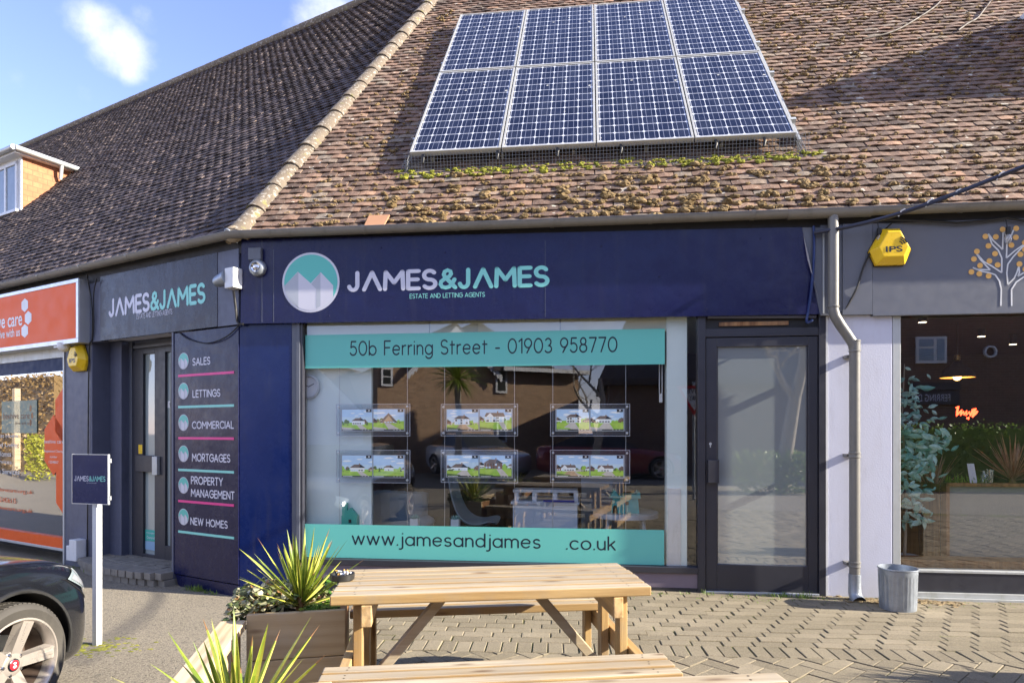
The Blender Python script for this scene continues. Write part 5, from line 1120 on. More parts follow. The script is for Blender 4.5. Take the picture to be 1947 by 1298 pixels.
# weeds along the shopfront and kerb
def weeds():
    rr = random.Random(6); m = MB()
    def tuft(x, y, z, n, h):
        for _ in range(n):
            a = rr.uniform(0,6.28); blade(m, (x+rr.gauss(0,.03), y+rr.gauss(0,.015), z), a, R(rr.uniform(25,85)), h*rr.uniform(.5,1.2), .006, 3, 0, 0, seg=3)
    for px, n, h in ((1450,10,.04),(1475,26,.05),(1495,22,.05),(1512,12,.04),(1528,34,.06),(1560,12,.05),(1300,10,.04),(1350,16,.05),(1385,8,.04),(1420,6,.03),(1250,6,.03)):
        u, _ = F.hit(px, 1130, -.09); p = F.w((u, -.09 + rr.uniform(-.03,.02), 0)); tuft(p.x, p.y, -.005, n, h)
    for u, n, h in ((-.55,46,.07),(-.66,30,.06),(-.42,20,.05),(-.30,14,.05),(-1.05,20,.04),(-2.45,16,.05),(-2.75,14,.06),(-3.15,34,.06),(-3.45,42,.07),(-3.3,20,.05)):
        p = L.w((u, -.06 if u > -2 else -.10, 0)); tuft(p.x, p.y, GZ, n, h)
    for _ in range(150):                                 # moss grass in the paving joints near the wall
        u = rr.uniform(3.6, 8); y = -.12 - abs(rr.gauss(0,.12)); p = F.w((u, y, 0)); tuft(p.x, p.y, -.006, 3, .018)
    o = m.build('weeds', M['weed']); tag(o, 'small green weeds sprouting along the foot of the shopfronts', 'weeds', kind='stuff')
weeds()
def lichen():
    rr = random.Random(14); m = MB()
    for _ in range(170):
        a = rr.uniform(0,6.28); q = abs(rr.gauss(0,.10)) + .03; x, y = -3.05 + q*1.7*math.cos(a) + (.06 if q > .1 else 0), 4.74 + q*math.sin(a)*1.0 - .05; s = rr.uniform(.004,.016); m.ball((x, y, gh(x)), s, 7, 4, (1.5,1,.22), jit=.3)
    o = m.build('lichen_patch', M['moss_g']); tag(o, 'yellow green lichen around the foot of the white sign post', 'lichen', kind='stuff')
lichen()
# litter of grit and moss at the foot of the downpipe
def debris():
    rr = random.Random(9); m = MB()
    for _ in range(260):
        px = rr.choice((rr.gauss(1650,18), rr.gauss(1770,22), rr.uniform(1600,1830))); u, _z = F.hit(px, 1148, -.16); p = F.w((u, -.15 + rr.gauss(0,.035), 0)); s = rr.uniform(.004,.02); m.ball((p.x,p.y,.002), s, 6, 4, (1.6,1,.5), jit=.3)
    o = m.build('wall_debris', [plain('dry_moss_debris', (.23,.17,.09), .95, var=.5)]); tag(o, 'dry moss and mortar crumbs on the paving by the metal tub', 'debris', kind='stuff')
debris()
# galvanised tub
tp = F.w((F.hit(1707,1150,-.36)[0], -.36, 0)); t = thing('metal_tub', 'ribbed galvanised metal tub by the foot of the white pillar', 'tub', tuple(tp), None); put = local(t)
rib = lambda a, h: 1 + (.016*(1 if math.sin(a*26) > 0 else -1) if .04 < h < .27 else 0)
m = MB(); m.lathe([(0,.012),(.122,.012),(.128,0),(.130,.02),(.130,.045),(.136,.262),(.138,.275),(.139,.285),(.139,.312),(.145,.318),(.144,.326),(.137,.326),(.134,.30),(.126,.03),(0,.03)], (0,0,0), 104, rad=rib); put(m, 'body', M['zinc'], smooth=30)
# ------------------------------------------------------------------ cars
def car(label, loc, rotz, paint, group=None, fine=True):
    t = thing('parked_car', label, 'car', loc, None, group, rotz=rotz); put = local(t)
    # x, z_bottom, (low y,z), (mid y,z), (shoulder y,z), (bonnet edge y,z), top z
    st = [(.86,.26,(.46,.24),(.50,.46),(.46,.62),(.34,.66),.67), (.80,.20,(.68,.21),(.70,.46),(.64,.65),(.42,.68),.69), (.66,.16,(.80,.20),(.83,.46),(.77,.70),(.56,.72),.74),
          (.42,.15,(.84,.20),(.88,.48),(.82,.73),(.66,.77),.80), (.10,.15,(.88,.20),(.92,.50),(.87,.78),(.72,.82),.86), (-.35,.15,(.88,.20),(.925,.54),(.885,.83),(.75,.88),.93), (-.75,.15,(.88,.20),(.925,.56),(.89,.87),(.76,.93),.97),
          (-1.6,.15,(.88,.20),(.93,.56),(.90,.90),(.80,.95),.97), (-2.6,.15,(.88,.20),(.93,.56),(.90,.93),(.80,.97),.99), (-3.2,.17,(.86,.22),(.90,.56),(.87,.94),(.74,.99),1.0), (-3.6,.22,(.76,.28),(.82,.56),(.78,.92),(.64,.97),.98), (-3.75,.30,(.6,.34),(.64,.56),(.60,.84),(.5,.88),.89)]
    fx = lambda x: .42 + (x-.42)*.62 if x > .42 else x
    m = MB(); vs = []; ring = 10
    for x, zb, a, b, c, d, zt in st:
        half = [(0,zb),(a[0]*.9,zb),a,b,c,d]; full = [(y, z) for y, z in half] + [(0,zt)] + [(-y, z) for y, z in half[:0:-1]]
        vs += [(fx(x), -y, z + (.035 if z > .6 and x < .8 else 0)) for y, z in full]
    ring = 12; fs = []
    for i in range(len(st)-1):
        for j in range(ring): fs.append((i*ring+j, (i+1)*ring+j, (i+1)*ring+(j+1) % ring, i*ring+(j+1) % ring))
    fs.append(tuple(range(ring))); fs.append(tuple(range((len(st)-1)*ring, len(st)*ring))[::-1]); m.raw(vs, fs)
    me = m.mesh('body', paint, None, True); ob = bpy.data.objects.new('body', me); C.objects.link(ob); sm = ob.modifiers.new('s','SUBSURF'); sm.levels = sm.render_levels = 3 if fine else 2
    cm = MB()
    for wx in (0, -2.7):
        for s in (-1, 1): cm.lathe([(0,-.28),(.375,-.28),(.375,.28),(0,.28)], (wx, s*.85, .32), 40, axis='y')
    cme = cm.mesh('cut', M['black'], None, True); cu = bpy.data.objects.new('cut', cme); C.objects.link(cu); cme.materials.clear(); cme.materials.append(M['black'])
    bo = ob.modifiers.new('b','BOOLEAN'); bo.operation = 'DIFFERENCE'; bo.object = cu; bo.solver = 'EXACT'; bo.material_mode = 'TRANSFER'
    dg = bpy.context.evaluated_depsgraph_get(); ev = bpy.data.meshes.new_from_object(ob.evaluated_get(dg), depsgraph=dg)
    bpy.data.objects.remove(cu); bpy.data.objects.remove(ob); ev.name = 'body'; ev.shade_smooth(); ev.set_sharp_from_angle(angle=R(35))
    body = bpy.data.objects.new('body', ev); C.objects.link(body); body.parent = t; BASE[body.name] = Vector((0,0,0))
    bvh = BVHTree.FromPolygons([v.co for v in ev.vertices], [tuple(p.vertices) for p in ev.polygons])
    def proj(x, z, s, off=.005):
        h = bvh.ray_cast(Vector((x, s*3, z)), Vector((0, -s, 0)))
        return h[0] + h[1]*off if h[0] is not None else Vector((x, s*.6, z))
    def patch(quad, s, nx, nz, off):
        a, b, c, d = [Vector((p[0], 0, p[1])) for p in quad]; mb = MB(); vs = []
        for j in range(nz+1):
            for i in range(nx+1): p = (a*(1-i/nx)+b*(i/nx))*(1-j/nz) + (d*(1-i/nx)+c*(i/nx))*(j/nz); vs.append(proj(p.x, p.z, s, off))
        return mb.raw(vs, [(j*(nx+1)+i, j*(nx+1)+i+1, (j+1)*(nx+1)+i+1, (j+1)*(nx+1)+i) for j in range(nz) for i in range(nx)])
    for s in (-1, 1):
        put(patch([(.40,.685),(.585,.57),(.612,.64),(.54,.735)], s, 10, 6, .008), 'headlight', M['lens'], smooth=60)
        put(patch([(.43,.68),(.55,.60),(.555,.64),(.47,.695)], s, 8, 3, .012), 'headlight_reflector', M['silverpaint'], smooth=60)
        mb = MB(); mb.tube([proj(.36+.012*i, .70-.0*i-.02*abs(i-2)/6-.006*i, s, .002) for i in range(26)], .003, 5); put(mb, 'panel_gap', M['black'])
        mb = MB(); mb.tube([proj(.37*math.cos(a)*1.035, .32+.37*math.sin(a)*1.035, s, .004) for a in [R(-8+196*i/30) for i in range(31)]], .013, 6); put(mb, 'arch_trim', M['rubber_trim'], smooth=60)
    # cabin
    m = MB(); cs = [(-.62,.90,.80,.92,.0), (-1.35,.93,.66,1.36,0), (-2.4,.96,.62,1.38,0), (-3.25,.97,.72,1.02,0)]
    vs = []
    for x, zb, yt, zt, _ in cs: vs += [(x,-.80,zb),(x,-yt,zt-.03 if zt > 1.1 else zt),(x,-yt*.7,zt),(x,yt*.7,zt),(x,yt,zt-.03 if zt > 1.1 else zt),(x,.80,zb)]
    fs = []; ks = []
    for i in range(3):
        for j in range(5): m.raw([vs[i*6+j], vs[(i+1)*6+j], vs[(i+1)*6+j+1], vs[i*6+j+1]], [(0,3,2,1)], 1 if (i == 1 and 0 < j < 4) else 0)
    put(m, 'cabin', [plain('tinted_car_glass', (.02,.025,.03), .06), paint], smooth=30)
    for wx in (0, -2.7):
        for s in (-1, 1):
            w_ = put(wheel_tyre(wx, s), 'wheel', M['tyre'], smooth=40)
            for mb, nm, mt in wheel_bits(wx, s): local_put(mb, nm, mt, w_, t)
    return t
def local_put(mb, nm, mt, par, t):
    b = BASE[t.name]; mb.v = [tuple(Vector(v) + b) for v in mb.v]; return mb.build(nm, mt, par, smooth=45, bevel=0)
WR = .32
def wheel_tyre(wx, s):
    c = (wx, s*.80, WR); f = s
    pr = [(.235,-.09),(.29,-.112),(.312,-.10),(.32,-.08),(.32,.08),(.312,.10),(.29,.112),(.245,.10),(.235,.085)]
    m = MB(); m.lathe([(r, h) for r, h in pr], c, 56, axis='y'); 
    for k in range(70):                              # tread blocks
        a = 2*math.pi*k/70; 
        for h0, h1 in ((-.085,-.03),(-.02,.02),(.03,.085)):
            p = lambda aa, r, h: (c[0]+r*math.cos(aa), c[1]+h, c[2]+r*math.sin(aa)); a1 = a+.062
            m.hexa([p(a,.315,h0),p(a1,.315,h0),p(a1,.315,h1),p(a,.315,h1),p(a,.3235,h0),p(a1,.3235,h0),p(a1,.3235,h1),p(a,.3235,h1)])
    return m
def wheel_bits(wx, s):
    out = []; y0 = s*.80; c = (wx, 0, WR)
    def Y(h): return y0 + s*h
    m = MB(); m.lathe([(.24,Y(.100)),(.246,Y(.112)),(.236,Y(.114)),(.226,Y(.098)),(.218,Y(.06)),(.21,Y(-.08))], c, 56, axis='y'); out.append((m, 'rim', M['rim']))
    m = MB(); m.lathe([(.215,Y(.05)),(.20,Y(-.06)),(.0,Y(-.07))], c, 40, axis='y'); out.append((m, 'inner_rim', M['rim_dark']))
    m = MB()
    for k in range(5):
        a = R(90 + 72*k - 18)
        def P(r, t, h): return (wx + r*math.cos(a) - t*math.sin(a), Y(h), WR + r*math.sin(a) + t*math.cos(a))
        m.hexa([P(.04,-.034,.02),P(.04,.034,.02),P(.225,.046,.06),P(.225,-.046,.06),P(.04,-.028,.072),P(.04,.028,.072),P(.228,.034,.103),P(.228,-.034,.103)])
        m.hexa([P(.10,-.010,.071),P(.10,.010,.071),P(.22,.018,.098),P(.22,-.018,.098),P(.10,-.004,.081),P(.10,.004,.081),P(.22,.010,.107),P(.22,-.010,.107)])
    out.append((m, 'spokes', M['rim']))
    m = MB(); m.lathe([(.075,Y(.02)),(.072,Y(.068)),(.055,Y(.078)),(.034,Y(.078)),(.03,Y(.07)),(0,Y(.07))], c, 30, axis='y'); out.append((m, 'hub', M['rim']))
    m = MB(); m.lathe([(.031,Y(.079)),(.033,Y(.083)),(.026,Y(.085))], c, 30, axis='y'); out.append((m, 'cap_ring', M['chrome']))
    m = MB(); m.lathe([(.0262,Y(.0845)),(.02,Y(.087)),(0,Y(.088))], c, 24, axis='y'); out.append((m, 'centre_cap', M['redcap']))
    m = MB()
    for pts in ([(-.012,.014),(.004,.016),(.010,.008),(.002,.001)], [(-.010,-.002),(.006,-.001),(.012,-.010),(-.002,-.016),(-.012,-.010)]): m.face([(wx + s*-x, Y(.0885), WR + z) for x, z in pts])
    out.append((m, 'cap_emblem', M['silver_t']))
    for k in range(5):
        a = R(90 + 72*k + 18); m = MB(); m.lathe([(.013,Y(.05)),(.013,Y(.074)),(.009,Y(.078)),(0,Y(.078))], (wx+.056*math.cos(a),0,WR+.056*math.sin(a)), 8, axis='y'); out.append((m, 'wheel_nut', M['chrome']))
    m = MB(); m.lathe([(.15,Y(-.02)),(.15,Y(-.035)),(0,Y(-.035))], c, 36, axis='y'); out.append((m, 'brake_disc', M['alu_dull']))
    return out
ch = R(81); wy = .86                              # the near (right hand) front wheel stands here
wc = Vector((-2.69, 3.47, GZ)); fw = Vector((math.cos(ch), math.sin(ch), 0)); lf = Vector((-math.sin(ch), math.cos(ch), 0))
car('glossy black car with five spoke alloy wheels parked nose towards the shops at far left', tuple(wc + lf*wy), ch, M['carpaint'])
# ------------------------------------------------------------------ inside the estate agent's
HP = {k: plain('backlit_print_' + k, c, .4, var=v, scale=25, emit=.05) for k, (c, v) in dict(sky=((.50,.70,1.0),.12), sky2=((.62,.78,.98),.15), grass=((.36,.60,.08),.35), grass2=((.46,.66,.10),.3), drive=((.66,.60,.54),.2), white=((.93,.93,.91),.06), roof=((.20,.15,.13),.3), brickp=((.25,.12,.07),.3), treep=((.12,.20,.06),.5), darkp=((.02,.025,.04),.2), warm=((.60,.40,.24),.3), cloud=((.92,.95,1.0),.05)).items()}
HK = list(HP); HMATS = [HP[k] for k in HK]
def photo(par, x0, x1, z0, z1, y, kind, rr):
    m = MB(); w_, h = x1-x0, z1-z0; lay = [0]
    def P(poly, k):
        lay[0] += 1; m.flat([(x0+w_*min(1,max(0,a)), z0+h*min(1,max(0,b))) for a, b in poly], y - .00008*lay[0], HK.index(k))
    def B(a0, b0, a1, b1, k): P([(a0,b0),(a1,b0),(a1,b1),(a0,b1)], k)
    def tree(a, b, s, k='treep'): P([(a + s*math.cos(R(t))*rr.uniform(.75,1.15)*.6, b + s*(.7+math.sin(R(t)))*rr.uniform(.85,1.1)) for t in range(-40,221,18)], k)
    hz = rr.uniform(.34,.5); B(0,hz,1,1,'sky'); B(0,hz,1,hz+(1-hz)*rr.uniform(.25,.5),'sky2')
    for _ in range(4):
        a, b, s = rr.uniform(-.1,.9), rr.uniform(.62,.95), rr.uniform(.5,1.3); P([(a,b),(a+.10*s,b-.025),(a+.24*s,b-.015),(a+.30*s,b+.02),(a+.2*s,b+.055*s),(a+.08*s,b+.045*s)], 'cloud')
    B(0,0,1,hz,'drive' if kind == 'drive' else 'grass')
    for _ in range(9): tree(rr.uniform(-.05,1.05), hz-.06, rr.uniform(.05,.13), rr.choice(('treep','treep','grass','roof')))
    if kind == 'lawn':
        P([(0,0),(1,0),(1,.34),(.5,.37),(0,.33)], 'grass2'); P([(0,.20),(1,.12),(1,.20),(0,.27)], 'grass')
    def house(cx, hw, b0, hh, wl, style):
        B(cx-hw,b0,cx+hw,b0+hh,wl); t = b0+hh
        if style == 'hip': P([(cx-hw*1.12,t-.01),(cx+hw*1.12,t-.01),(cx+hw*.45,t+hw*.62),(cx-hw*.45,t+hw*.62)],'roof'); P([(cx+hw*.45,t+hw*.62),(cx+hw*1.12,t-.01),(cx+hw*.2,t-.01)],'darkp')
        elif style == 'gable': P([(cx-hw*1.1,t),(cx+hw*1.1,t),(cx+hw*.9,t+hw*.6),(cx-hw*.9,t+hw*.6)],'roof'); P([(cx-hw*.95,t-.02),(cx-hw*.05,t-.02),(cx-hw*.5,t+hw*.62)],wl); P([(cx-hw*1.0,t-.01),(cx-hw*.5,t+hw*.70),(cx-hw*0,t-.01),(cx-hw*.08,t-.02),(cx-hw*.5,t+hw*.60),(cx-hw*.92,t-.02)],'roof')
        elif style == 'aframe': P([(cx-hw*1.2,b0+.02),(cx+hw*1.2,b0+.02),(cx,t+hw*1.3)],'roof'); P([(cx-hw*.8,b0),(cx+hw*.8,b0),(cx,t+hw*.8)],'warm')
        for k in range(5):
            a = cx-hw*.88+hw*1.76*k/5
            for q in ((.15,) if hh < .2 else (.1,.58)): B(a,b0+hh*q,a+hw*.24,b0+hh*(q+.32),rr.choice(('darkp','sky2','darkp'))); B(a+hw*.11,b0+hh*q,a+hw*.13,b0+hh*(q+.32),'white')
        B(cx+hw*.25,t+hw*.4,cx+hw*.36,t+hw*.85,'brickp')
    s = .6 if kind == 'lawn' else 1
    for q in (-.02, 1.02):
        if rr.random() < .8: house(q, rr.uniform(.12,.2)*s, hz-.08, rr.uniform(.08,.16)*s, rr.choice(('white','warm','brickp')), 'hip')
    st_ = 'aframe' if kind == 'aframe' else rr.choice(('hip','gable','hip')); house(rr.uniform(.36,.64), rr.uniform(.20,.30)*s, hz-.10, rr.choice((.15,.19,.27))*s, 'brickp' if kind == 'brick' else rr.choice(('white','white','cloud')), st_)
    for _ in range(5): tree(rr.choice((rr.uniform(0,.25), rr.uniform(.75,1))), hz-.14, rr.uniform(.03,.07), rr.choice(('treep','grass')))
    if kind != 'lawn':
        a = rr.uniform(.35,.65); b = rr.choice((-.2,.25)); P([(a-.06,hz-.10),(a+.10,hz-.10),(a+b+.45,0),(a+b-.15,0)], 'drive' if kind != 'drive' else 'warm')
        P([(0,0),(rr.uniform(.1,.3),0),(a-.1,hz-.13),(0,hz-.12)], 'grass2'); P([(1,0),(rr.uniform(.85,.95),0),(a+.14,hz-.14),(1,hz-.1)], 'grass2')
        P([(0,0),(.5,0),(.4,.10),(0,.16)], rr.choice(('grass','drive','treep')))
    B(0,0,1,.05,'darkp'); B(.80,.87,.985,1,'darkp'); B(.87,.92,.92,.97,'white'); B(.03,.015,.35,.035,'cloud')
    for k in range(3): B(.66+.1*k,.015,.70+.1*k,.035,'white')
    return m.build('printed_photo', HMATS, par)
kinds = [('white','aframe'), ('drive','white'), ('white','white'), ('white','lawn'), ('white','brick'), ('drive','white')]
desc = ['upper left', 'upper middle', 'upper right', 'lower left', 'lower middle', 'lower right']
extra = ['a bungalow and a steep timber gabled house', 'a drive and a pale bungalow', 'two white bungalows with lawns', 'a white house and a wide lawn', 'a white house and a brick house', 'white houses with broad drives']
gy = .075; n = 0; rr = random.Random(21)
for r_, (ya, yb_) in enumerate(((828,768),(916,856))):
    for c_, (pa, pb_) in enumerate(((640,779),(839,984),(1047,1197))):
        u0, z0 = F.hit(pa, ya, gy); u1, z1 = F.hit(pb_, yb_, gy)
        t = thing('window_display', '%s card holder showing %s' % (desc[n], extra[n]), 'display', ((u0+u1)/2, gy, z0), F, 'hanging property cards')
        m = MB(); m.box(u0, u1, gy, gy+.006, z0, z1); m.build('acrylic_panel', M['acrylic'], t)
        m = MB(); e = .0035
        m.box(u0-e,u1+e,gy-.001,gy+.007,z1,z1+e); m.box(u0-e,u1+e,gy-.001,gy+.007,z0-e,z0); m.box(u0-e,u0,gy-.001,gy+.007,z0,z1); m.box(u1,u1+e,gy-.001,gy+.007,z0,z1); m.build('bright_edge', M['acrylic_edge'], t)
        mu_ = (u1-u0)*.06; mz = (z1-z0)*.14; mid = (u0+u1)/2
        m = MB(); m.box(u0+mu_, u1-mu_, gy-.0018, gy-.0006, z0+mz, z1-mz); m.build('backing_sheet', M['logo_mid'], t)
        photo(t, u0+mu_+.012, mid-.006, z0+mz+.010, z1-mz-.006, gy-.0022, kinds[n][0], rr); photo(t, mid+.006, u1-mu_-.012, z0+mz+.010, z1-mz-.006, gy-.0022, kinds[n][1], rr)
        for x in (u0+.022, u1-.022):
            for z in (z0+.024, z1-.024): m = MB(); m.lathe([(0,-.012),(.011,-.010),(.011,0),(0,0)], (x,gy,z), 14, axis='y'); m.build('stud', M['alu'], t, smooth=40)
        n += 1
cab = ['leftmost', 'second', 'third', 'fourth', 'fifth', 'rightmost']
for k, px in enumerate((645, 774, 845, 978, 1051, 1190)):
    u, _ = F.hit(px, 800, gy); m = MB(); m.tube([(u,gy+.010,.21),(u,gy+.010,2.42)], .0028, 6); o = m.build('display_wire', M['steel'], None, frame=F, base=(u,gy+.01,.21)); tag(o, '%s of the six thin steel display wires hanging in the window' % cab[k], 'wire', 'steel display wires')
def inner(px0, px1, py0, py1, y): a = F.hit(px0, py0, y); b = F.hit(px1, py1, y); return a[0], b[0], min(a[1],b[1]), max(a[1],b[1])
def tl(name, label, cat, base, group=None): return thing(name, label, cat, base, F, group)
# model houses
x0, x1, z0, z1 = inner(650, 680, 999, 962, .09); zf = .20; t = tl('model_house', 'little teal wooden model house with a chimney on the window board at left', 'ornament', ((x0+x1)/2,.09,zf)); w_ = x1-x0
m = MB(); xm = (x0+x1)/2; m.prism([(x0,zf),(x1,zf),(x1,z1-.09),(xm+.01,z1-.015),(x0,z1-.09)], .075, .13); m.box(x0+.0, x0+.05, .09, .125, z1-.10, z1+.03); m.build('body', M['model'], t, bevel=.003)
for a, b, s in ((.55,.80,.016),(.78,.55,.018),(.35,.42,.016)): m = MB(); zz = zf + (z1-zf)*b*.9; xx = x0 + w_*a; m.box(xx-s*.8, xx+s*.8, .071, .0745, zz-s, zz+s); m.build('window_hole', M['hole'], t)
m = MB(); m.flat([(xm+.075*math.cos(R(a)), zf+.02+.075*math.sin(R(a))) for a in range(0,181,15)], .0735); m.build('arch_hole', M['hole'], t)
# white reception desk with raised counter
x0, x1, z0, z1 = inner(975, 1098, 1010, 930, .85); t = tl('reception_desk', 'pale blue white reception desk with a raised counter behind the window', 'desk', ((x0+x1)/2,.85,0))
zc = F.hit(1030,953,.85)[1]; zt_ = F.hit(1030,931,.85)[1]
m = MB(); m.box(x0, x1, .85, 1.45, 0, zc-.03); m.build('body', M['desk'], t, bevel=.004)
m = MB(); m.box(x0-.02, x1+.02, .83, 1.47, zc-.029, zc); m.build('worktop', M['desk'], t, bevel=.004)
m = MB(); m.box(x0, x1, .86, 1.12, zt_-.028, zt_); m.build('counter', M['desk'], t, bevel=.004)
for a in (.02, .30, .62, .94): m = MB(); xx = x0 + (x1-x0)*a; m.box(xx, xx+.045, .87, 1.10, zc, zt_-.029); m.build('upright', M['desk'], t)
m = MB(); m.box(x0+.32, x1-.03, .80, .835, zc+.002, zc+.02); o = m.build('blue_folder', plain('blue_card', (.03,.06,.45), .5), None, frame=F, base=(x0+.4,.82,zc)); tag(o, 'blue folder lying along the front edge of the reception desk', 'folder')
# armchair and swivel shell chair
x0, x1, z0, z1 = inner(712, 776, 1010, 930, 1.0); t = tl('armchair', 'grey blue upholstered armchair behind the left display cards', 'armchair', ((x0+x1)/2,1.0,0))
m = MB()
n_ = 15
for i in range(n_):
    a0, a1 = R(200 - 220*i/n_), R(200 - 220*(i+1)/n_); 
    def Q(a, r, z): return ((x0+x1)/2 - .03 + r*math.cos(a), 1.22 - r*.9*math.sin(a), z)
    zt0 = z1 - .10*abs(i/n_-.45); m.hexa([Q(a0,.30,.28),Q(a1,.30,.28),Q(a1,.37,.28),Q(a0,.37,.28),Q(a0,.31,zt0),Q(a1,.31,zt0),Q(a1,.38,zt0-.02),Q(a0,.38,zt0-.02)])
m.build('back', M['fabric'], t, smooth=50)
m = MB(); m.ball(((x0+x1)/2+.02,1.2,.40), .36, 20, 10, (1.15,.9,.32)); m.build('seat', M['fabric'], t, smooth=60)
for dx, dy in ((-.2,-.18),(.22,-.18),(-.2,.2),(.22,.2)): m = MB(); m.tube([((x0+x1)/2+dx,1.2+dy,.3),((x0+x1)/2+dx*1.1,1.2+dy*1.1,0)], .016, 8); m.build('leg', M['oak'], t, smooth=50)
x0, x1, z0, z1 = inner(848, 952, 1000, 905, .95); t = tl('shell_chair', 'grey moulded swivel chair leaning back in the middle of the window', 'chair', ((x0+x1)/2,.95,0))
m = MB(); prof = [(0,1.0),(.02,.86),(.10,.66),(.22,.50),(.40,.42),(.62,.41),(.80,.45),(.95,.44)]; vs = []; nw = 9
for i, (a, b) in enumerate(prof):
    for j in range(nw): q = j/(nw-1)*2-1; vs.append((x0+(x1-x0)*a*.95 + .03*q*q*(1-a), 1.18 + .27*q*(.8+.3*math.sin(a*3)), (z1)*b + .05*q*q))
fs = [(i*nw+j, (i+1)*nw+j, (i+1)*nw+j+1, i*nw+j+1) for i in range(len(prof)-1) for j in range(nw-1)]; m.raw(vs, fs)
me_ = m.mesh('shell', M['shell'], 80); 
o = bpy.data.objects.new('shell', me_); C.objects.link(o); o.parent = t; b_ = BASE[t.name]
for v in me_.vertices: v.co -= b_
md = o.modifiers.new('thick','SOLIDIFY'); md.thickness = .02; md = o.modifiers.new('sub','SUBSURF'); md.levels = md.render_levels = 2
xm = (x0+x1)/2 + .05; m = MB(); m.tube([(xm,1.18,.40),(xm,1.18,.08)], .025, 12); m.build('column', M['steel'], t, smooth=50)
for k in range(5): a = 2*math.pi*k/5; m = MB(); m.tube([(xm,1.18,.09),(xm+.28*math.cos(a),1.18+.28*math.sin(a),.05),(xm+.28*math.cos(a),1.18+.28*math.sin(a),.02)], [.018,.012,.02], 8); m.build('foot', M['black'], t, smooth=50)
# round table with the turquoise model house
x0, x1, z0, z1 = inner(1126, 1258, 1002, 980, 1.0); t = tl('round_table', 'white round table at the right side of the shop window', 'table', ((x0+x1)/2,1.35,0)); xm = (x0+x1)/2; zt_ = z1
m = MB(); m.lathe([(0,zt_),(.36,zt_),(.365,zt_-.01),(.36,zt_-.055),(0,zt_-.055)], (xm,1.35,0), 48); m.build('tabletop', M['desk'], t, smooth=40)
for a in (45,135,225,315): m = MB(); m.tube([(xm+.26*math.cos(R(a)),1.35+.26*math.sin(R(a)),zt_-.055),(xm+.32*math.cos(R(a)),1.35+.32*math.sin(R(a)),0)], .02, 8); m.build('leg', M['desk'], t, smooth=40)
t = tl('model_house', 'turquoise wooden model house with a ridged roof standing on the white round table', 'ornament', (xm,1.25,zt_)); hw = .15
m = MB(); m.prism([(xm-hw,zt_),(xm+hw*.95,zt_),(xm+hw*.85,zt_+.17),(xm-hw*.9,zt_+.19)], 1.15, 1.34); m.build('body', M['model2'], t, bevel=.004)
m = MB(); m.prism([(xm-hw*1.15,zt_+.165),(xm-hw*.8,zt_+.25),(xm-hw*.7,zt_+.24),(xm-hw*.55,zt_+.19),(xm+hw*.75,zt_+.205),(xm+hw*.85,zt_+.235),(xm+hw*1.0,zt_+.225),(xm+hw*1.02,zt_+.16)], 1.12, 1.37); m.build('roof', M['model2'], t, bevel=.004)
m = MB(); m.flat([(xm-hw*.75+.025*math.cos(R(a)), zt_+.04+.045*max(0,math.sin(R(a)))) for a in range(0,181,20)] + [(xm-hw*.75-.025,zt_),(xm-hw*.75+.025,zt_)][::1], 1.148); m.box(xm-.01,xm+.03,1.146,1.149,zt_+.09,zt_+.13); m.build('window_hole', M['hole'], t)
# succulents in white cubes on the window board
for k, px in enumerate((789, 866)):
    u, _ = F.hit(px, 990, .30); zb_ = .20; t = tl('potted_succulent', ['left', 'right'][k] + ' of two small teal succulents in white cube pots on the window board', 'potted plant', (u,.3,zb_), 'small potted succulents')
    m = MB(); m.box(u-.04, u+.04, .26, .34, zb_, zb_+.36); m.build('pot', M['white'], t, bevel=.006)
    m = MB()
    for i in range(26): a = i*2.4; blade(m, (u+.008*math.cos(a),.30+.008*math.sin(a),zb_+.35), a, R(10+70*i/26), .055, .020, .5, 0, 0, seg=4)
    m.build('foliage', M['euc'], t)
for k, (px, y, h) in enumerate(((590, .66, 1.42),)):
    pass
cl = F.hit(586,735,.11); t = tl('wall_clock', 'pale round wall clock on the white partition at the far left', 'clock', (cl[0],.11,cl[1]))
m = MB(); m.lathe([(.11,0),(.115,-.03),(.10,-.035),(.095,-.02)], (cl[0],.1345,cl[1]), 32, axis='y'); m.build('rim', M['alu_dull'], t, smooth=40)
m = MB(); m.disc(cl[0], cl[1], .097, .120); m.build('dial', M['white'], t)
m = MB(); m.beam((cl[0]-.0,.1175,cl[1]),(cl[0]+.055,.1175,cl[1]+.03),.008,.002,(0,1,0)); m.beam((cl[0],.1175,cl[1]),(cl[0]-.06,.1175,cl[1]+.035),.006,.002,(0,1,0)); m.build('hands', M['ink'], t)
bc = F.hit(1256,740,.14); t = tl('blind_chain', 'white blind cord and cleat hanging at the right edge of the window', 'blind cord', (bc[0],.14,1.5))
m = MB(); m.tube([(bc[0]-.012,.13,2.3),(bc[0]-.012,.13,1.75),(bc[0],.13,1.70),(bc[0]+.012,.13,1.75),(bc[0]+.012,.13,2.3)], .004, 6); m.build('cord', M['white'], t); m = MB(); m.box(bc[0]-.015,bc[0]+.015,.118,.13,1.66,1.74); m.build('cleat', M['white'], t, bevel=.004)
m = MB(); x0, x1, z0, z1 = inner(1105, 1185, 915, 890, 2.2); m.box(x0, x1, 2.2, 2.7, .0, z1); m.build('back_desk', M['shell'], None, frame=F, base=(x0,2.2,0), bevel=.006); tag(bpy.data.objects['back_desk'], 'grey desk at the back of the estate agent office', 'desk')
